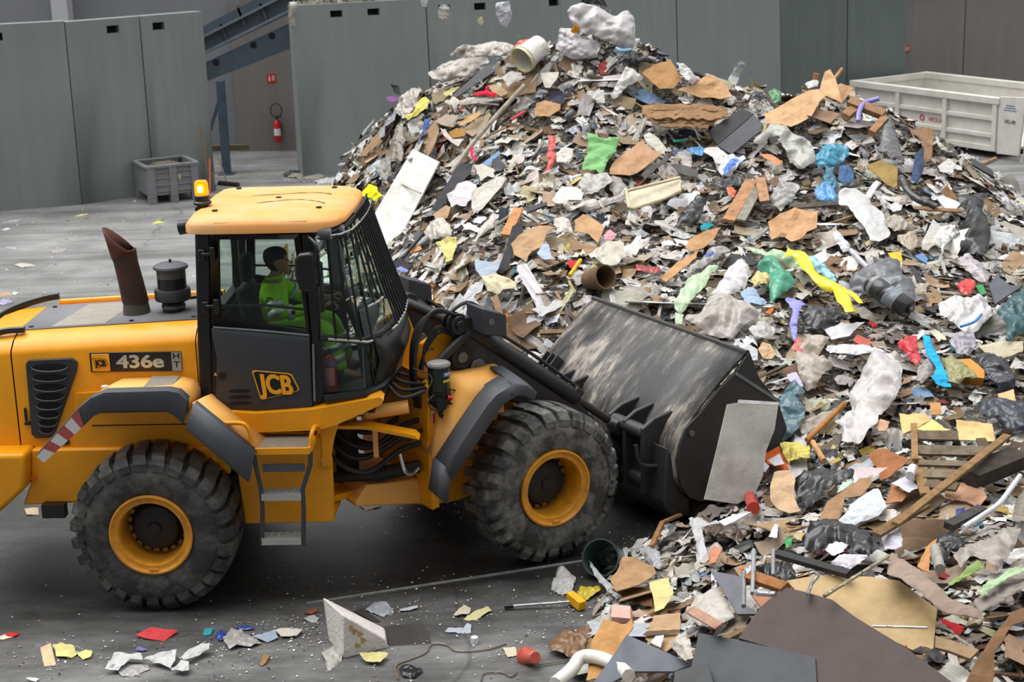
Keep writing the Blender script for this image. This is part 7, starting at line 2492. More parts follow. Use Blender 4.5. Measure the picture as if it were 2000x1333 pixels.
# ---------------- foreground, lower right
I('Y4', 'driftwood_log', 'log', 'dark rotten wood log near the bucket end of the front apron', (88,70,56),[(50,130),(120,95),(300,110),(480,150),(520,170),(380,230),(200,210),(90,180)], 'bag', lift=.08)
I('Y4', 'white_board', 'board', 'narrow bright white board behind the dark rotten log', (226,226,230),[(215,75),(290,40),(470,0),(330,80),(260,110)], 'board', lift=.22)
I('Y4', 'corner_board', 'panel', 'grey triangular panel corner left of the broken metal chair', (96,96,105),[(150,460),(400,510),(410,720),(540,800),(360,800)], 'board', lift=.35)
ch = empty('broken_chair', hit(1500,1120))
tag(ch, 'broken chair with grey metal tubes and black seat bar behind the brown panels', 'chair')
chx = Matrix.Translation(-Vector(ch.location))


def chp(o):
    o.data.transform(chx)
    o.parent = ch


chp(T('Y4', 'frame_tube', None, None, (150,152,156),[(490,300),(478,640)],.016, 'bag', lift=.55))
chp(T('Y4', 'frame_tube', None, None, (140,142,146),[(640,300),(640,500)],.016, 'bag', lift=.5))
chp(T('Y4', 'frame_tube', None, None, (130,132,136),[(412,470),(410,740)],.018, 'bag', lift=.5))
chp(PLK('Y4', 'seat_bar', None, (34,34,36),(670,330),(1240,490),.06,.05, lift=.4, sty='board'))
chp(I('Y4', 'seat_pad', None, None, (28,28,30),[(520,430),(640,400),(780,400),(830,520),(740,545),(560,500)], 'bag', lift=.25))
I('F', 'brown_board', 'panel', 'large dark brown laminated panel lying in the front corner of the heap', (64,47,43),[(1442,1247),(1485,1187),(1530,1147),(1565,1155),(1625,1172),(1672,1207),(1775,1270),(1862,1335),(1850,1365),(1600,1365),(1593,1290)], 'board', lift=.42, face=.35)
I('F', 'slate_board', 'panel', 'slate grey panel overlapping the dark brown panel at the very front', (58,62,67),[(1340,1350),(1365,1237),(1440,1250),(1520,1267),(1592,1285),(1597,1360)], 'board', lift=.46, face=.35)
I('F', 'slate_board', 'panel', 'small black panel corner in front of the slate grey panel', (54,57,60),[(1318,1312),(1382,1296),(1400,1360),(1312,1360)], 'board', lift=.55, face=.35)
I('F', 'slate_board', 'panel', 'mid grey laminated panel beside the white plastic ring', (90,94,103),[(1224,1240),(1352,1298),(1315,1312),(1235,1312),(1165,1350),(1150,1345),(1190,1292)], 'board', lift=.36, face=.3)
I('F', 'veneer_board', 'panel', 'light wood grained panel behind the dark brown panel', (178,150,104),[(1536,1135),(1595,1124),(1700,1127),(1757,1135),(1830,1190),(1822,1275),(1785,1272),(1700,1230),(1640,1200),(1565,1165)], 'board', lift=.36, face=.35)
I('Y5', 'carpet_sheet', 'carpet', 'stiff taupe carpet sheet folded behind the wood grained panel', (150,133,121),[(330,510),(345,340),(370,320),(500,400),(700,550),(860,700),(1060,790),(1110,860),(900,830),(730,780),(600,640),(450,540)], 'cloth', lift=.42, amp=.4)
I('Y5', 'brown_carton', 'carton', 'open brown carton standing at the bottom right corner', (124,94,66),[(945,1333),(1000,1200),(1090,1080),(1200,930),(1310,800),(1420,750),(1420,860),(1300,900),(1180,1100),(1150,1345)], 'card', lift=.4)
T('Y3', 'plastic_ring', 'ring', 'thick white plastic ring at the bottom of the front apron', (220,218,210),[(120,1345),(230,1250),(290,1170),(370,1160),(480,1190),(570,1240),(620,1290)],.055, 'bag', lift=.22)
I('Y3', 'brown_sack', 'sack', 'brown paper sack at the tip of the front apron', (138,102,70),[(70,1090),(160,1010),(300,980),(370,950),(330,1080),(300,1160),(270,1195),(180,1160),(90,1130)], 'fbag', lift=.05)
I('Y3', 'tall_cardboard', 'cardboard', 'tall tan cardboard strip right of the brown paper sack', (188,141,90),[(370,1060),(450,910),(600,940),(640,900),(660,960),(560,1090),(400,1320),(330,1333),(350,1180)], 'card', lift=.28)
cl = I('Y3', 'brown_carton', 'carton', 'flattened carton with white barcode label above the mid grey panel', (182,150,117),[(730,1040),(790,880),(970,860),(970,960),(930,1080),(870,1130)], 'card', lift=.25, amp=0)
I('Y3', 'barcode_label', None, None, (226,226,230),[(770,1062),(800,1020),(860,1013),(835,1100)], 'paper', lift=.262, par=cl, amp=0)
I('Y3', 'tape_band', None, None, (112,92,74),[(715,1010),(745,985),(965,975),(960,995),(740,1020)], 'paper', lift=.258, par=cl, amp=0)
I('Y3', 'pink_pad', 'pad', 'pink foam pad above the tall tan cardboard strip', (224,166,152),[(500,890),(505,810),(630,815),(630,900)], 'board', lift=.25, thick=.06)
I('Y3', 'crushed_carton', 'carton', 'crumpled brown carton beside the dark green bin', (170,136,100),[(495,640),(580,490),(690,490),(780,540),(805,590),(690,665),(620,690),(540,730)], 'card', lift=.28, amp=3)
I('Y3', 'dark_carton', 'carton', 'dark carton below the crumpled brown carton', (104,76,52),[(500,700),(620,690),(770,700),(790,830),(700,810),(560,740)], 'card', lift=.12)
I('Y3', 'yellow_flyer', 'flyer', 'yellow printed flyer in the front apron', (232,216,150),[(755,660),(890,625),(925,740),(860,840),(800,860),(790,760)], 'paper', lift=.25)
I('Y3', 'clear_film', 'film', 'long clear film strip trailing from the dark green bin', (196,200,203),[(350,510),(380,540),(420,600),(480,650),(590,770),(540,785),(480,720),(410,650),(370,580)], 'film', lift=.1)
I('Y3', 'clear_film', 'film', 'crumpled clear film on the floor left of the dark green bin', (202,200,197),[(90,700),(140,550),(200,570),(260,640),(230,740),(150,750)], 'fbag', lift=.02)
I('Y3', 'yellow_bag', 'bag', 'yellow plastic bag behind the yellow mallet head', (218,194,56),[(265,730),(290,690),(420,680),(430,710),(340,780),(290,770)], 'bag', lift=.03)
I('Y3', 'brown_paper', 'paper', 'crumpled brown paper under the bucket end', (170,136,105),[(880,200),(980,130),(1130,100),(1240,170),(1180,210),(1050,200),(960,190)], 'fbag', lift=.12)
PLK('Y3', 'wood_strip', 'bent wooden frame strip beside the white film of the apron', (154,112,74),(775,410),(850,245),.05,.03, lift=.2)
PLK('Y3', 'wood_strip', 'thin wooden lath leading to the crumpled brown paper', (158,118,80),(845,250),(970,195),.05,.03, lift=.2)
I('Y3', 'white_film', 'film', 'white film under the bent wooden frame strip', (210,210,212),[(830,270),(970,240),(930,330),(870,420),(800,390)], 'fbag', lift=.12)
I('Y3', 'clear_bag', 'bag', 'grey clear bag above the crumpled brown carton', (172,176,179),[(690,440),(760,410),(830,450),(850,560),(790,560),(740,510)], 'fbag', lift=.15)
I('Y3', 'white_film', 'film', 'white film ribbon hanging from the dark rotten log', (206,206,208),[(1030,260),(1080,225),(1220,225),(1240,255),(1110,280),(1140,370),(1150,480),(1110,530),(1080,420),(1070,330)], 'film', lift=.24)
I('Y3', 'copper_card', 'card', 'copper coloured card beside the white film ribbon', (194,132,106),[(1160,470),(1200,405),(1250,430),(1210,520),(1170,530)], 'card', lift=.2)
I('Y3', 'cream_shell', 'shell', 'cream rounded plastic shell left of the triangular panel corner', (210,204,194),[(1000,860),(1080,750),(1220,690),(1280,760),(1340,880),(1200,960),(1100,950)], 'fbag', lift=.2, amp=.3)
I('Y3', 'foam_crumple', 'foam', 'white foam sheet crumpled below the barcode carton', (210,204,192),[(900,1080),(960,1010),(1040,1050),(1060,1180),(1000,1190),(940,1130)], 'fbag', lift=.3)
PLK('Y3', 'wood_strip', 'short pinkish lath across the cream rounded shell', (174,138,118),(1035,840),(1235,955),.08,.02, lift=.5)
I('Y5', 'green_strip', 'strip', 'pale green fabric strip at the lower right edge', (168,190,154),[(1030,640),(1100,560),(1250,460),(1420,430),(1420,470),(1300,520),(1180,590),(1080,690)], 'cloth', lift=.4)
I('Y5', 'green_strip', 'strip', 'moss green fabric strip above the taupe carpet sheet', (134,156,92),[(800,580),(900,500),(1040,380),(1100,430),(950,520),(830,590)], 'cloth', lift=.38)
I('Y5', 'grey_film', 'film', 'crumpled taupe film above the pale green fabric strip', (170,160,150),[(840,350),(1000,270),(1180,220),(1290,120),(1380,130),(1300,330),(1190,500),(1130,440),(1000,360),(900,420)], 'fbag', lift=.3)
I('Y5', 'kraft_paper', 'paper', 'orange-brown kraft paper around a short grey pipe', (194,142,92),[(565,430),(640,270),(720,210),(700,300),(660,360),(660,480)], 'card', lift=.4)
T('Y5', 'grey_pipe', 'pipe', 'short grey pipe stub wrapped in kraft paper', (158,154,146),[(705,290),(745,450)],.04, 'bag', lift=.4, n=14)
I('Y5', 'black_cloth', 'cloth', 'black cloth above the short grey pipe stub', (34,34,37),[(700,210),(850,160),(940,220),(940,300),(800,330),(740,260)], 'bag', lift=.2)
I('Y5', 'white_rag', 'rag', 'white rag below the long brown plank low in the apron', (206,204,216),[(290,200),(340,140),(380,90),(440,130),(455,280),(310,300)], 'cloth', lift=.25)
T('F', 'metal_rod', 'rod', 'long metal rod leaning on the wood grained panel', (168,162,140),[(1610,1165),(1735,1087)],.014, 'foil', lift=.5)
T('F', 'metal_rod', 'rod', 'thin chrome rod lying level on the wood grained panel', (206,204,196),[(1705,1224),(1812,1227)],.009, 'foil', lift=.47)
T('Y4', 'metal_hook', 'pipe', 'hooked grey metal pipe on the wood grained panel', (168,172,176),[(910,650),(945,560),(990,505),(965,475),(920,490)],.014, 'foil', lift=.5)
PLK('Y4', 'brown_timber', 'short brown wooden beam above the dark brown panel', (156,106,64),(450,500),(740,600),.09,.05, lift=.5, cat='beam')
I('Y4', 'tan_board', 'board', 'small orange-brown board left of the dark brown panel', (184,122,84),[(465,640),(550,750),(640,690),(560,640)], 'board', lift=.38)
T('Y4', 'chrome_tube', 'tube', 'short chrome tube above the small orange-brown board', (206,206,210),[(510,640),(660,645)],.02, 'foil', lift=.5, n=12)
I('Y4', 'black_bag', 'bag', 'big black bag in front of the foam packing shell', (44,45,48),[(860,220),(940,120),(1100,90),(1300,130),(1420,200),(1420,350),(1270,330),(1220,240),(1100,240),(1000,350),(900,300)], 'bag', lift=.18)
I('Y4', 'white_bag', 'bag', 'white bag with lilac print on the big black bag', (218,212,220),[(1045,300),(1080,260),(1140,240),(1230,260),(1180,330),(1100,350)], 'fbag', lift=.3)
I('Y4', 'white_bag', 'bag', 'white knotted bag in front of the big black bag', (214,210,218),[(1090,400),(1180,335),(1390,360),(1250,460),(1200,450)], 'fbag', lift=.3)
I('Y4', 'white_paper', 'paper', 'small white paper strip above the broken chair', (226,224,236),[(605,200),(650,100),(680,100),(672,205)], 'paper', lift=.22)
I('Y4', 'green_bottle', 'bottle', 'small green bottle behind the broken chair', (46,150,84),[(725,230),(760,190),(795,200),(780,270),(740,280)], 'bag', lift=.15)
I('Y4', 'orange_peel', 'scrap', 'tiny orange scrap left of the broken chair tubes', (226,120,48),[(375,435),(410,428),(415,448),(385,452)], 'card', lift=.15)
I('Y5', 'red_cloth', 'cloth', 'dark red cloth below the taupe carpet sheet', (142,36,40),[(720,830),(800,850),(940,900),(900,970),(800,900)], 'cloth', lift=.3)
I('Y5', 'tan_board', 'board', 'tan board below the dark red cloth', (150,122,88),[(710,970),(820,1000),(1050,1080),(980,1150),(820,1090),(705,1060)], 'board', lift=.26)
I('F', 'rolled_carpet', 'carpet', 'grey rolled cloth low at the right edge above the open carton', (150,142,134),[(1900,1180),(1960,1120),(2010,1100),(2010,1150),(1960,1180),(1915,1205)], 'cloth', lift=.3)

# ---------------- round containers
def lathe_item(name, cat, label, prof, px, py, axis, rgb, sty, lift, scale=1.0, parts=()):
    p = hit(px, py) or at_y(px, py, 25.2)
    p = p + hnorm(p.x, p.y) * lift
    q = Vector(axis).normalized().to_track_quat('Z', 'Y').to_matrix().to_4x4()
    o = MB(Matrix.Translation(p) @ q @ Matrix.Scale(scale, 4)).lathe(prof, axis='Z', n=32).build(name, LM[sty], None, auto=40)
    set_col(o.data, rgb)
    tag(o, label, cat)
    for nm, pr, col in parts:
        c = MB(Matrix.Translation(p) @ q @ Matrix.Scale(scale, 4)).lathe(pr, axis='Z', n=32).build(nm, LM[sty], o)
        set_col(c.data, col)
    r_ = 26
    HERO.append([(px - r_, py - r_),(px + r_, py - r_),(px + r_, py + r_),(px - r_, py + r_)])
    return o


BPROF = [(0,-.19),(.135,-.19),(.14,-.185),(.165,.15),(.172,.155),(.172,.19),(.166,.19),(.16,.15),(.135,-.17),(0,-.17)]
lathe_item('white_bucket', 'bucket', 'white plastic bucket lying on its side near the peak', BPROF, 1046,122,(-.55,-.55,-.35),(226,224,216), 'bag', .2,1.15,[('bucket_rim', [(.172,.12),(.18,.125),(.18,.145),(.172,.15)],(214,212,204)),('residue', [(.168,.155),(.173,.17),(.174,.192),(.164,.193),(.15,.16)],(214,204,150))])
lathe_item('black_canister', 'canister', 'black cylindrical canister lying right of the yellow strap', [(0,-.28),(.10,-.28),(.115,-.26),(.115,.26),(.10,.28),(.05,.28),(.05,.32),(0,.32)],1731,618,(.62,-.6,-.38),(44,46,48), 'bag', .25,1.0,[('silver_band', [(.1155,-.24),(.117,-.235),(.117,-.2),(.1155,-.195)],(150,150,150)),('paper_label', [(.1158,-.02),(.1162,-.01),(.1162,.12),(.1158,.13)],(120,128,136))])
lathe_item('green_bin', 'bin', 'dark green round bin lying open in the front apron', [(0,-.2),(.14,-.2),(.17,.16),(.182,.17),(.182,.19),(.168,.19),(.13,-.18),(0,-.18)],1196,1115,(-.35,-.85,.42),(60,78,72), 'bag', .12,.95)
lathe_item('wicker_tube', 'basket', 'brown wicker basket lying open just above the bucket rim', [(0,-.25),(.16,-.25),(.19,.2),(.2,.22),(.18,.22),(.15,-.2),(0,-.2)],1168,562,(.5,-.75,.3),(116,92,70), 'card', .12,.72)
# falling and wind-blown scraps in front of the wall
fl_ = I('F', 'falling_film', 'film', 'crumpled clear film falling in front of the green wall', (190,186,180),[(855,18),(862,8),(876,10),(880,28),(872,40),(866,46),(858,38)], 'fbag', depth=25.5)
I('F', 'falling_bag', 'bag', 'white bag falling above the left ridge of the heap', (214,218,228),[(967,6),(994,2),(1001,30),(990,54),(978,48),(968,26)], 'fbag', depth=25.5)
I('F', 'falling_foam', 'foam', 'small cream scrap falling between film and white bag', (214,210,170),[(933,38),(941,31),(945,44),(940,50),(933,44)], 'foam', depth=25.5, thick=.04)
I('F', 'falling_paper', 'paper', 'white scrap falling at the top edge before the green wall', (206,206,204),[(821,0),(836,0),(833,14),(824,12)], 'paper', depth=25.5)
# film caught on the wall ends and litter on the wall top
wp = at_y(566,28,35.4)
cf_ = MB().loft([[(wp.x + .03 * math.sin(k * 1.7), wp.y - .03 - .04 * math.sin(k * 2.3 + j), wp.z + .25 - .11 * k) for k in range(6)] if j == 0 else [(wp.x + .13 + .04 * math.sin(k + j), wp.y - .05 * (j % 2) - .06 * math.sin(k * 1.3), wp.z + .25 - .1 * k) for k in range(6)] for j in range(2)]).build('caught_film', LM['film'], None, solid=.01)
set_col(cf_.data, (168,164,154))
tag(cf_, 'ragged film caught on the top corner of the second green wall', 'film')
# ------------------------------------------------------------------ loose scraps covering the heap
from mathutils.kdtree import KDTree
PAL = {
    'film': [((212,205,194),6),((196,188,176),6),((180,172,160),4),((224,221,216),5),((162,155,145),3),((200,202,204),2),((186,188,192),1.5),((128,125,122),1.5),((208,202,176),1)],
    'paper': [((226,222,216),8),((214,207,196),6),((228,227,228),5),((220,210,164),1.2),((198,204,214),1.0),((212,186,180),.3),((190,70,66),.35),((120,152,190),.4),((218,182,86),.3),((182,180,176),1.5)],
    'card': [((182,150,116),5),((164,134,102),5),((192,166,134),5),((146,116,86),3),((174,157,134),4),((118,96,74),2),((202,184,148),1)],
    'dark': [((52,52,54),5),((70,70,72),4),((38,38,40),3),((88,86,84),4),((66,61,56),3),((62,70,86),.6)],
    'cloth': [((152,145,134),4),((178,168,154),4),((122,116,107),3),((100,120,144),.6),((116,70,66),.4),((204,194,128),1),((96,130,104),.5),((72,75,90),.8),((200,191,177),3),((70,130,138),.4),((196,66,60),.3)],
    'wood': [((156,124,90),4),((130,104,78),4),((182,150,112),3),((110,94,78),2),((172,162,147),2)],
}
WORD = {'film': 'plastic film', 'paper': 'paper', 'card': 'cardboard', 'dark': 'dark plastic', 'cloth': 'rag', 'wood': 'wood splinter'}


def pick(k):
    tot = sum(w for _, w in PAL[k])
    t = rng.random() * tot
    for c, w in PAL[k]:
        t -= w
        if t <= 0:
            g = rng.uniform(.76,.98)
            m = sum(c) / 3
            return tuple(max(12, min(240, int((q * .86 + m * .14) * g + rng.uniform(-3,3)))) for q in c)
    return PAL[k][0][0]


def scrap_shape(kind, a, b):
    """local vertices and quads of one scrap with half-sizes a, b"""
    n = {'film': 8, 'paper': 5, 'card': 4, 'dark': 5, 'cloth': 7, 'wood': 2}[kind]
    if kind == 'wood':
        h = rng.uniform(.008,.02)
        bw = b * .22
        k1 = rng.uniform(.5,1)
        V = np.array([(-a, -bw, -h),(a, -bw * k1,-h),(a * .95, bw * k1,-h),(-a, bw, -h),(-a, -bw, h),(a, -bw * k1, h),(a * .95, bw * k1, h),(-a, bw, h)])
        return V, [(0,3,2,1),(4,5,6,7),(0,1,5,4),(1,2,6,5),(2,3,7,6),(3,0,4,7)]
    u = np.linspace(-1,1, n)
    U, W = np.meshgrid(u, u)
    U = U + nrg.uniform(-.5,.5, U.shape) / n
    W = W + nrg.uniform(-.5,.5, W.shape) / n
    if kind in ('film', 'cloth', 'dark'):
        th = np.arctan2(W, U)
        rr = np.sqrt(U * U + W * W)
        lim = .75 + .3 * np.sin(th * 2 + rng.uniform(0,6)) * rng.uniform(.3,1) + .18 * np.sin(th * 5 + rng.uniform(0,6))
        f = np.where(rr > 1e-6, np.minimum(1,1.0) * (lim * .5 + .5),1)
        U, W = U * f, W * f
    Z = np.zeros_like(U)
    if kind == 'card':
        f = rng.uniform(-.5,.5)
        Z += np.abs(U - f) * rng.uniform(0,.55) + rng.uniform(-.15,.15) * W * U
    else:
        amp = {'film': .34, 'paper': .22, 'dark': .22, 'cloth': .34}[kind]
        for q in range(4):
            an = rng.uniform(0,3.14)
            fr = rng.uniform(1.2,2.4) * (1 + .8 * q)
            s = np.sin((U * math.cos(an) + W * math.sin(an)) * fr + rng.uniform(0,6))
            Z += amp * rng.uniform(.4,1.1) * ((1 - 1.8 * np.abs(s)) if q else s) / (1 + .5 * q)
        Z += nrg.normal(0, amp * .22, Z.shape)
        Z += rng.uniform(-.2,.35) * (1 - U * U) * (1 - W * W)
    V = np.stack([U.ravel() * a, W.ravel() * b, Z.ravel() * min(a, b)],1)
    Q = [(j * n + i, j * n + i + 1,(j + 1) * n + i + 1,(j + 1) * n + i) for j in range(n - 1) for i in range(n - 1)]
    return V, Q


def in_poly(px, py, P):
    ins = False
    j = len(P) - 1
    for i in range(len(P)):
        if (P[i][1] > py) != (P[j][1] > py) and px < (P[j][0] - P[i][0]) * (py - P[i][1]) / (P[j][1] - P[i][1]) + P[i][0]:
            ins = not ins
        j = i
    return ins


HB = [(min(p[0] for p in P), max(p[0] for p in P), min(p[1] for p in P), max(p[1] for p in P), P) for P in HERO]


def over_hero(p):
    x, y = to_px(p)
    return any(a <= x <= b and c <= y <= d and in_poly(x, y, P) for a, b, c, d, P in HB)


def place(kind, V, p, nrm, tilt, az=None):
    t = Vector((rng.gauss(0,1), rng.gauss(0,1), rng.gauss(0,1))).normalized()
    n = (nrm + t * tilt).normalized()
    q = n.to_track_quat('Z', 'Y').to_matrix() @ Matrix.Rotation(rng.uniform(0,6.283) if az is None else az, 3, 'Z')
    M = np.array(q)
    return V @ M.T + np.array(p)


bufs = {}
cands = {k: [] for k in WORD}
MIX = [('film', .37),('paper', .23),('card', .17),('dark', .085),('cloth', .085),('wood', .06)]


def zone(p):
    x, y = to_px(p)
    if y > 1000:
        return 'the front apron'
    if x > 1560 and y > 640:
        return 'the lower right slope'
    if x > 1480:
        return 'the upper right slope'
    if y < 260:
        return 'the upper middle slope near the crest'
    if x < 1010:
        return 'the slope behind the cab'
    return 'the middle slope behind the bucket'


def tone(c):
    r, g, b = c
    v = max(c)
    s = v - min(c)
    if v < 92:
        return 'blackish'
    if s < 22:
        return 'white' if v > 208 else ('pale grey' if v > 165 else 'grey')
    if b > r + 12:
        return 'bluish'
    if g > r + 8:
        return 'greenish'
    if r > g * 1.9:
        return 'red'
    if b < g * .82 and r - g < 32 and v > 180:
        return 'yellowish'
    if r - b > 45:
        return 'tan' if v > 172 else 'brown'
    return 'beige' if v < 206 else 'cream'


made = 0
tries = 0
NTOT = 22000
while made < NTOT and tries < NTOT * 14:
    tries += 1
    x, y = rng.uniform(GX0 + .2, GX1 - .3), rng.uniform(GY0 + .2,29.5)
    h = hz(x, y)
    if h < .03 or in_loader(x, y):
        continue
    nrm = hnorm(x, y)
    if rng.random() > (.42 + .5 * max(0, min(1,(16.5 - y) / 3))) / max(.3, nrm.z):
        continue
    near = max(0, min(1,(20 - y) / 9))
    # pieces high on the far side are barely seen: thin them
    if nrm.y > .25 and rng.random() < .75:
        continue
    t = rng.random()
    for kind, w in MIX:
        t -= w
        if t <= 0:
            break
    s = min(.32,.056 * math.exp(rng.gauss(0,.58)) + .018)
    s *= 1.0 - .1 * near
    a, b = s * rng.uniform(.9,1.5), s * rng.uniform(.6,1.0)
    if kind == 'wood':
        a = s * rng.uniform(1.5,4)
        b = s * rng.uniform(.6,1.3)
    elif kind != 'card' and rng.random() < .28:
        a *= 1.9
        b *= .45
    lift = rng.uniform(.0,.07) + s * .2
    under = rng.random() < .5
    if under:
        lift = rng.uniform(-.03,.03)
    p = Vector((x, y, h)) + nrm * lift
    if not under and (over_hero(p) or over_hero(p + Vector((a * .45,0,0))) or over_hero(p - Vector((a * .45,0,0))) or over_hero(p + Vector((0,0, a * .5)))) and rng.random() < .92:
        continue
    V, Q = scrap_shape(kind, a, b)
    V = place(kind, V, p, nrm, .22 if under else {'film': .45, 'paper': .4, 'card': .45, 'dark': .4, 'cloth': .4, 'wood': .35}[kind])
    col = pick(kind)
    made += 1
    cands[kind].append(((.25 if under else 1) * a * b * (4 if kind != 'wood' else 1) / (p - CAM_O).length_squared, V, Q, col, p))
LMK = {'film': 'film', 'paper': 'paper', 'card': 'card', 'dark': 'bag', 'cloth': 'cloth', 'wood': 'wood'}
NIND = {'film': 270, 'paper': 250, 'card': 260, 'dark': 190, 'cloth': 160, 'wood': 150}
NAMES = {'film': 'film_scrap', 'paper': 'paper_scrap', 'card': 'cardboard_scrap', 'dark': 'dark_plastic_scrap', 'cloth': 'rag_scrap', 'wood': 'wood_splinter'}
STUFFN = {'film': 'film_litter', 'paper': 'paper_litter', 'card': 'cardboard_litter', 'dark': 'dark_litter', 'cloth': 'rag_litter', 'wood': 'splinter_litter'}
for kind, L_ in cands.items():
    L_.sort(key=lambda t: -t[0])
    vis = 0
    rest = []
    for c in L_:
        sc, V, Q, col, p = c
        x, y = to_px(p)
        if vis < NIND[kind] and 640 < x < 2000 and 0 < y < 1333 and hnorm(p.x, p.y).dot((CAM_O - p).normalized()) > .1:
            vis += 1
            o_ = np.array(p)
            me = bpy.data.meshes.new(NAMES[kind])
            me.from_pydata((V - o_).tolist(),[], Q)
            o = link_mesh(NAMES[kind], me, LM[LMK[kind]])
            o.location = p
            set_col(me, col)
            if kind in ('film', 'cloth', 'dark'):
                me.polygons.foreach_set('use_smooth', [True] * len(Q))
            if kind == 'card':
                s_ = o.modifiers.new('thickness', 'SOLIDIFY')
                s_.thickness = .006
            lab = f'{tone(col)} {WORD[kind]}' + ('' if kind == 'wood' else ' scrap') + f' lying loose on {zone(p)}'
            tag(o, lab, 'scrap', lab)
        else:
            rest.append(c)
    if rest:
        nv = 0
        VV, FF, CC = [],[],[]
        for sc, V, Q, col, p in rest:
            VV.append(V)
            FF += [tuple(i + nv for i in q) for q in Q]
            CC.append(np.tile(np.array(srgb(*col), dtype=np.float32),(len(V),1)))
            nv += len(V)
        me = bpy.data.meshes.new(STUFFN[kind])
        me.from_pydata(np.concatenate(VV).tolist(),[], FF)
        o = link_mesh(STUFFN[kind], me, LM[LMK[kind]])
        set_col(me, None, np.concatenate(CC))
        if kind in ('film', 'cloth', 'dark'):
            me.polygons.foreach_set('use_smooth', [True] * len(FF))
        tag(o, f'countless small {WORD[kind]} scraps mixed all over the heap', 'litter', kind='stuff')
# ------------------------------------------------------------------ litter on the concrete in front of and behind the loader
I('Y7', 'dark_sheet', 'sheet', 'flat dark brown board piece beside the white foam block on the floor', (52,48,47),[(630,480),(890,455),(965,655),(670,662)], 'board', lift=.03, thick=.012)
I('Y7', 'dark_sheet', 'sheet', 'narrow dark board piece behind the white foam block', (46,44,44),[(440,380),(490,360),(640,470),(620,485)], 'board', lift=.03, thick=.012)
I('Y7', 'clear_film', 'film', 'torn clear film at the left foot of the white foam block', (196,191,184),[(220,660),(310,600),(370,640),(350,730),(260,790),(250,700)], 'fbag', lift=.01)
I('Y7', 'yellow_paper', 'paper', 'crumpled pale yellow paper in front of the white foam block', (232,220,152),[(470,660),(560,645),(665,660),(610,725),(500,705)], 'paper', amp=2, lift=.05)
I('Y7', 'black_film', 'film', 'crumpled black film at the bottom edge of the floor', (42,43,45),[(730,760),(760,725),(890,760),(840,820),(750,810)], 'bag', lift=.02)
I('Y7', 'paper_scrap', 'paper', 'beige wrapper on the floor left of the yellow paper slip', (222,208,184),[(1080,410),(1150,340),(1200,360),(1190,400)], 'paper', amp=2, lift=.04)
I('Y7', 'paper_slip', 'paper', 'long pale yellow paper slip on the bare floor', (226,218,162),[(1150,440),(1190,400),(1310,350),(1335,375),(1230,440)], 'paper', lift=.02)
I('Y7', 'paper_scrap', 'paper', 'pale grey-blue paper on the floor above the white cap', (196,202,214),[(1030,520),(1050,490),(1150,490),(1170,460),(1200,470),(1200,525)], 'paper', lift=.02)
I('Y7', 'paper_scrap', 'paper', 'cream paper on the floor left of the red plant pot', (224,214,184),[(1405,620),(1490,615),(1500,670),(1440,685)], 'paper', lift=.02)
I('Y7', 'grey_film', 'film', 'grey-blue crumpled film behind the white foam block', (178,184,190),[(510,370),(580,320),(660,330),(700,390),(620,420)], 'film', lift=.02)
I('Y7', 'paper_scrap', 'paper', 'thin white torn paper right of the grey-blue film', (206,210,216),[(735,370),(800,355),(850,342),(855,360),(800,378),(740,382)], 'paper', lift=.02)
I('Y7', 'rust_scrap', 'scrap', 'rusty brown curved scrap left of the white foam block', (134,76,52),[(110,390),(190,362),(200,380),(160,400)], 'card', lift=.03)
I('Y7', 'orange_wrapper', 'wrapper', 'tiny orange wrapper beside the white plastic ring', (230,150,106),[(1815,745),(1850,730),(1870,745),(1840,765)], 'paper', lift=.04)
I('Y7', 'clear_film', 'film', 'clear film flake left of the rusty brown scrap', (190,192,192),[(105,430),(170,405),(215,425),(190,455),(140,450)], 'film', lift=.01)
I('Y6', 'red_sheet', 'sheet', 'faded red ragged sheet on the floor before the rear wheel', (206,70,74),[(880,205),(990,150),(1160,175),(1070,245),(940,225)], 'card', lift=.03)
wbk = I('Y6', 'wood_block', 'wood block', 'short pale wood block at the lower left floor', (220,184,144),[(262,285),(330,255),(365,395),(290,415)], 'board', lift=.05, thick=.07)
for k, (pts, lab) in enumerate((([(680,440),(750,320),(920,330),(930,370),(850,375),(770,435)], 'leftmost of the white crumpled papers in a row on the floor'),([(930,365),(1000,340),(1150,300),(1140,380),(1110,420),(1000,378)], 'large middle white crumpled paper in the row on the floor'),
                                ([(1110,425),(1180,370),(1230,385),(1230,430),(1190,447)], 'small white paper cup piece under the row of crumpled papers'),([(1180,355),(1270,280),(1370,260),(1360,300),(1250,362),(1200,372)], 'rightmost white crumpled paper in the row on the floor'))):
    I('Y6', 'crumpled_paper', 'paper', lab, (226,225,226), pts, 'paper', amp=2.2, lift=.06)
I('Y6', 'yellow_foam', 'foam', 'crumbled pale yellow foam beside the pale wood block', (216,208,140),[(340,270),(400,255),(480,270),(505,330),(470,355),(370,350)], 'cloth', lift=.02)
I('Y6', 'yellow_foam', 'foam', 'smaller crumb of pale yellow foam left of the white papers', (224,216,138),[(500,320),(560,298),(605,310),(600,345),(540,367)], 'cloth', lift=.02)
I('Y6', 'blue_wrapper', 'wrapper', 'dark blue wrapper left of the grey film on the floor', (54,78,160),[(1400,200),(1440,165),(1475,180),(1455,240),(1420,245)], 'bag', lift=.02)
I('Y6', 'blue_tube', 'tube', 'small blue tube behind the grey film on the floor', (44,78,170),[(1500,158),(1560,148),(1640,150),(1660,165),(1580,172)], 'bag', lift=.02)
I('Y6', 'grey_film', 'film', 'spread grey plastic film on the floor before the ladder', (186,181,177),[(1450,230),(1500,160),(1600,190),(1700,255),(1640,280),(1560,275),(1490,300)], 'film', lift=.03)
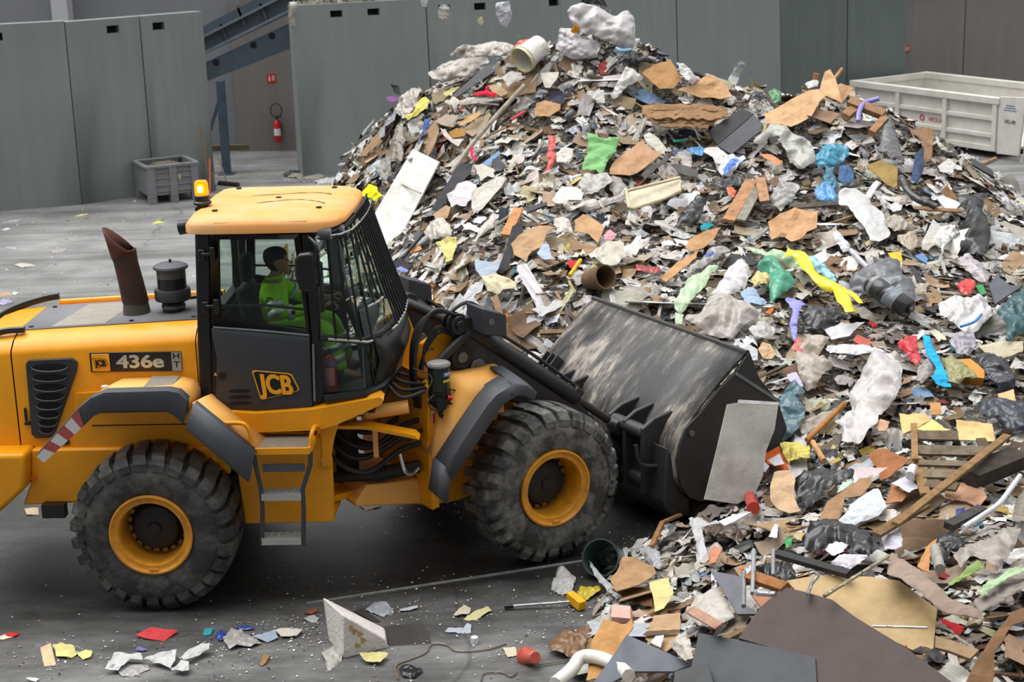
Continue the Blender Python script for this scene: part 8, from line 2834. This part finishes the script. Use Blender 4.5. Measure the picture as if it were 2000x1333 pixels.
I('Y6', 'paper_scrap', 'paper', 'grey-blue paper right of the spread grey film', (176,188,206),[(1640,215),(1790,170),(1810,220),(1740,250)], 'paper', lift=.03)
I('Y6', 'teal_scrap', 'scrap', 'turquoise plastic scrap left of the dark blue wrapper', (42,150,158),[(1320,190),(1335,160),(1390,158),(1370,200),(1330,207)], 'board', lift=.03)
I('Y6', 'printed_paper', 'paper', 'cream printed wrapper left of the white foam block', (226,218,204),[(1790,170),(1850,160),(1970,165),(1930,212),(1830,214)], 'paper', lift=.04)
I('Y6', 'red_card', 'card', 'red and cream card at the left edge of the floor', (200,44,40),[(30,195),(70,186),(130,190),(90,212),(50,212)], 'card', lift=.03)
I('Y6', 'cream_card', 'card', 'cream card end beside the red card at the left edge', (216,204,178),[(-10,215),(35,197),(85,213),(20,234),(-10,230)], 'card', lift=.02)
I('Y6', 'paper_scrap', 'paper', 'white paper scrap at the bottom left corner', (220,220,222),[(165,485),(200,478),(258,488),(235,508),(200,500)], 'paper', lift=.02)
I('Y6', 'brown_block', 'wood block', 'small brown wood chip right of the row of white papers', (160,118,78),[(1690,395),(1720,330),(1755,335),(1730,385),(1705,405)], 'card', lift=.03)
I('Y6', 'clear_film', 'film', 'smeared clear film below the row of white papers', (186,184,182),[(755,440),(830,395),(960,400),(980,425),(880,470),(800,480)], 'film', lift=.01)
I('Y6', 'blue_paper', 'paper', 'small blue and orange paper above the row of white papers', (130,128,186),[(880,300),(900,275),(965,300),(930,308)], 'paper', lift=.02)
# floor behind the loader
for pts, nm, cat, lab, col, sty in (
        ([(610,252),(640,225),(740,215),(840,205),(845,218),(760,240),(660,256)], 'rubble_strip', 'rubble', 'grey flattened rubble on the floor near the pallet box', (128,126,122), 'cloth'),
        ([(685,205),(740,190),(815,182),(812,192),(740,204)], 'yellow_paper', 'paper', 'yellow paper strip behind the flattened rubble', (226,216,120), 'paper'),
        ([(1410,268),(1470,240),(1540,265),(1480,280)], 'yellow_paper', 'paper', 'yellow paper on the floor left of the cab roof lamp', (220,222,110), 'paper'),
        ([(130,655),(200,640),(345,658),(290,672),(210,685)], 'cream_paper', 'paper', 'off-white paper on the floor left of the rusty stack', (206,200,184), 'paper'),
        ([(455,532),(540,505),(620,510),(600,530),(520,538)], 'grey_paper', 'paper', 'pale paper on the floor just left of the rusty stack', (176,172,164), 'paper'),
        ([(50,500),(110,488),(175,500),(120,516)], 'clear_film', 'film', 'clear film patch on the floor at the far left', (176,178,184), 'film'),
        ([(-10,925),(90,910),(105,935),(60,948),(-10,946)], 'cardboard_piece', 'cardboard', 'tan cardboard at the left edge behind the engine hood', (190,154,110), 'card'),
        ([(100,930),(135,908),(172,915),(140,936)], 'white_cup', 'cup', 'white paper cup beside the tan cardboard at the left edge', (224,224,228), 'paper'),
        ([(-10,985),(50,972),(125,1000),(60,1030),(-10,1030)], 'snack_bag', 'bag', 'purple and white snack bag at the left edge behind the hood', (168,162,196), 'fbag'),
        ([(25,325),(60,308),(100,318),(70,340),(30,342)], 'white_paper', 'paper', 'small white paper on the far left floor', (212,212,212), 'paper'),
        ([(30,262),(120,238),(215,230),(150,255),(60,272)], 'clear_film', 'film', 'long clear film near the foot of the left wall', (178,178,178), 'film'),
        ([(1235,65),(1255,52),(1270,62),(1250,74)], 'white_paper', 'paper', 'tiny white paper beside the pallet box foot', (214,214,214), 'paper')):
    I('Y8', nm, cat, lab, col, pts, sty, lift=.015)
for pts, nm, cat, lab, col, sty in (
        ([(560,345),(592,338),(640,346),(610,356)], 'grey_paper', 'paper', 'dirty paper at the foot of the second green wall', (150,146,138), 'cloth'),
        ([(610,356),(650,346),(662,356),(640,364)], 'white_film', 'film', 'white film at the left toe of the heap by the green wall', (206,208,210), 'film'),
        ([(640,340),(662,330),(668,345),(650,352)], 'brown_paper', 'paper', 'brown paper at the left toe of the heap', (140,120,94), 'card'),
        ([(470,343),(500,340),(506,345),(480,348)], 'cardboard_piece', 'cardboard', 'flat scrap on the floor right of the conveyor post', (130,124,112), 'card'),
        ([(550,345),(566,332),(588,338),(600,350),(575,352)], 'dirt_pile', 'dirt', 'small dark dirt pile at the corner of the second green wall', (70,66,60), 'bag'),
        ([(48,994),(75,992),(76,1006),(52,1007)], 'white_paper', 'paper', 'beige scrap on the floor under the counterweight', (196,180,150), 'paper'),
        ([(700,985),(735,980),(745,990),(715,998)], 'grey_paper', 'paper', 'grey scrap on the floor under the articulation joint', (120,112,100), 'paper')):
    I('F', nm, cat, lab, col, pts, sty, lift=.02)
# thick white foam block lying on edge
A_, B_, C_ = ground(672,1288), ground(758,1267), ground(642,1252)
D_ = at_y(671,1203, A_.y)
E2 = at_y(630,1167, C_.y)
F2 = at_y(754,1250, B_.y)
G2 = at_y(752,1228, B_.y + .28)
H2 = Vector((G2.x, G2.y, 0))
fb = MB()
fb.add([A_, B_, F2, D_, C_, H2, G2, E2],[(0,1,2,3),(4,0,3,7),(3,2,6,7),(1,5,6,2),(5,4,7,6),(4,5,1,0)])
fo = fb.build('foam_block', LM['paper'], None, bevel=.012, seg=2)
set_col(fo.data, (222,217,211))
tag(fo, 'large white foam block standing on edge in the middle of the front floor', 'foam block')
for k, (px, py) in enumerate(((690,1235),(700,1240),(706,1252),(695,1262),(684,1228))):
    t_ = (px - 671) / (754 - 671)
    q = at_y(px, py, A_.y + (B_.y - A_.y) * t_ - .006)
    st_ = MB().add([q + Vector((.035 * math.cos(a) * (1 + .4 * math.sin(3 * a + k)),0,.025 * math.sin(a))) for a in np.linspace(0,6.28,12, endpoint=False)],[tuple(range(12))]).build('stain', LM['paper'], fo)
    set_col(st_.data, (186,160,112))
# white cap
p = ground(927,1258)
wc = MB(Matrix.Translation(p + Vector((0,0,.03)))).lathe([(0,-.03),(.026,-.03),(.03,-.028),(.03,.028),(.026,.032),(0,.03)], axis='Z', n=24).build('bottle_closure', LM['bag'], None, auto=40)
set_col(wc.data, (228,228,230))
tag(wc, 'small round white plastic cap standing on the front floor', 'cap')
# red plant pot tipped over
p = ground(1036,1305)
pq = Vector((.35,-.75,.3)).normalized().to_track_quat('Z', 'Y').to_matrix().to_4x4()
pt = MB(Matrix.Translation(p + Vector((0,.05,.07))) @ pq).lathe([(0,.10),(.045,.10),(.05,.095),(.066,-.055),(.075,-.06),(.077,-.10),(.068,-.10),(.06,-.05),(.044,.085),(0,.085)], axis='Z', n=32).build('plant_pot', LM['bag'], None, auto=40)
set_col(pt.data, (196,92,74))
tag(pt, 'small terracotta red plant pot tipped over on the front floor', 'plant pot')
# yellow headed mallet
a, b = ground(985,1192), ground(1122,1186)
ml = empty('mallet', b)
tag(ml, 'mallet with yellow plastic head and thin metal handle lying on the floor', 'mallet')
xm = Matrix.Translation(-b)
o = MB(xm).cyl(a + Vector((0,0,.03)), b + Vector((0,0,.05)),.012,12).build('handle', LM['foil'], ml)
set_col(o.data, (206,208,210))
o = MB(xm).cyl(a + Vector((0,0,.03)), a.lerp(b, .13) + Vector((0,0,.033)),.02,12).build('grip', LM['bag'], ml)
set_col(o.data, (34,34,36))
h0, h1 = at_y(1112,1162, b.y + .06), at_y(1138,1196, b.y - .10)
o = MB(xm).beam(Vector((h0.x, h0.y, .08)), Vector((h1.x, h1.y, .05)),.075,.085).build('head', LM['board'], ml, bevel=.008)
set_col(o.data, (240,178,24))
# thin cable
cbp = [zp('Y7', [q])[0] for q in ((725,835),(712,745),(800,705),(905,660),(945,605),(1040,610),(1110,650),(1300,640),(1430,600))]
o = MB().tube(ribbon_path([ground(*q) + Vector((0,0,.012)) for q in cbp],6),.007,6).build('thin_cable', LM['bag'], None)
set_col(o.data, (126,110,92))
tag(o, 'thin brown cable winding over the front floor past the dark board piece', 'cable')
cbp = [zp('Y7', [q])[0] for q in ((1265,843),(1290,795),(1400,790),(1460,815),(1500,790))]
o = MB().tube(ribbon_path([ground(*q) + Vector((0,0,.012)) for q in cbp],6),.006,6).build('thin_cable', LM['bag'], None)
set_col(o.data, (104,94,80))
tag(o, 'short dark wire on the floor left of the red plant pot', 'cable')
cbp = [zp('Y7', [q])[0] for q in ((1640,745),(1760,725),(1850,705),(1900,660))]
o = MB().tube(ribbon_path([ground(*q) + Vector((0,0,.02)) for q in cbp],6),.006,6).build('thin_cable', LM['bag'], None)
set_col(o.data, (120,106,90))
tag(o, 'thin wire running from the red plant pot to the brown paper sack', 'cable')
# crumbs trodden into the floor
VV, FF, CC, nv = [],[],[],0
spots_ = [(ground(*q), r_, n_) for q, r_, n_ in (((560,1245),.7,170),((620,1230),.5,120),((440,1290),.6,90),((760,1190),.6,70),((900,1200),1.2,90),((1120,1190),.5,80),((820,1290),1.3,110),((140,1290),.6,110),((300,1250),1.6,90),((1230,1060),.5,90),((1000,1130),1.4,70),((800,1010),.9,80),((1150,1240),.8,90),((650,352),.6,60),((590,350),.7,40),((100,450),3,60),((300,420),2,40),((60,560),2,40))]
for c, r_, n_ in spots_:
    for k in range(n_):
        p = c + Vector((rng.gauss(0, r_ * .6), rng.gauss(0, r_ * .45),.008))
        s = rng.uniform(.004,.013) * (1 if p.y < 20 else 2)
        V = np.array([(rng.uniform(.5,1.3) * s * math.cos(t), rng.uniform(.5,1.3) * s * math.sin(t), rng.uniform(-.3,.6) * s) for t in (0,1.3,2.5,3.8,5)]) + np.array(p)
        VV.append(V)
        FF.append(tuple(range(nv, nv + 5)))
        nv += 5
        col = rng.choice([(216,214,208),(224,222,220),(190,180,160),(214,210,200),(140,126,106),(70,66,62),(160,168,180)])
        CC.append(np.tile(np.array(srgb(*col), dtype=np.float32),(5,1)))
me = bpy.data.meshes.new('floor_crumbs')
me.from_pydata(np.concatenate(VV).tolist(),[], FF)
o = link_mesh('floor_crumbs', me, LM['paper'])
set_col(me, None, np.concatenate(CC))
tag(o, 'countless small crumbs and chips scattered over the concrete floor', 'litter', kind='stuff')
# leftover rubble along the top of the green walls
VV, FF, CC, nv = [],[],[],0
for k in range(130):
    t = rng.random()
    p = Vector((-4.38,35.75,3.58)).lerp(Vector((-1.2,36.75,3.58)), t) + Vector((0, rng.uniform(0,.2), rng.uniform(.0,.06)))
    s = rng.uniform(.03,.09)
    V = np.array([(rng.uniform(.5,1.3) * s * math.cos(a), rng.uniform(-.4,.4) * s, rng.uniform(.3,1.0) * s * math.sin(a) + s * .2) for a in (0,1.3,2.5,3.8,5)]) + np.array(p)
    VV.append(V)
    FF.append(tuple(range(nv, nv + 5)))
    nv += 5
    CC.append(np.tile(np.array(srgb(*rng.choice([(170,160,144),(140,128,110),(190,184,172),(110,100,88)])), dtype=np.float32),(5,1)))
me = bpy.data.meshes.new('wall_top_rubble')
me.from_pydata(np.concatenate(VV).tolist(),[], FF)
o = link_mesh('wall_top_rubble', me, LM['paper'])
set_col(me, None, np.concatenate(CC))
tag(o, 'beige rubble crumbs lying along the top of the second green wall', 'litter', kind='stuff')
# ------------------------------------------------------------------ light: overcast daylight through the open roof and front
w = bpy.data.worlds.new('overcast_sky')
SC.world = w
w.use_nodes = True
nt = w.node_tree
bg = nt.nodes['Background']
tc = nt.nodes.new('ShaderNodeTexCoord')
sp_ = nt.nodes.new('ShaderNodeSeparateXYZ')
nt.links.new(tc.outputs['Generated'], sp_.inputs[0])
rp = nt.nodes.new('ShaderNodeValToRGB')
rp.color_ramp.elements[0].position = 0.0
rp.color_ramp.elements[0].color = (.10,.105,.11,1)
rp.color_ramp.elements[1].position = 1.0
rp.color_ramp.elements[1].color = (1.0,1.0,1.0,1)
e = rp.color_ramp.elements.new(.25)
e.color = (.30,.31,.32,1)
nt.links.new(sp_.outputs['Z'], rp.inputs['Fac'])
nt.links.new(rp.outputs[0], bg.inputs['Color'])
bg.inputs['Strength'].default_value = 1.3
sd = bpy.data.lights.new('soft_daylight', 'SUN')
sd.energy = 2.3
sd.angle = R(55)
sd.color = (1.0,.99,.97)
so = bpy.data.objects.new('soft_daylight', sd)
COL.objects.link(so)
so.rotation_euler = (R(-12), R(-22),0)
so.location = (-5,5,20)
SC.view_settings.view_transform = 'Standard'
SC.view_settings.look = 'None'
SC.view_settings.gamma = 1.0
SC.view_settings.use_curve_mapping = False
SC.view_settings.exposure = 0.5
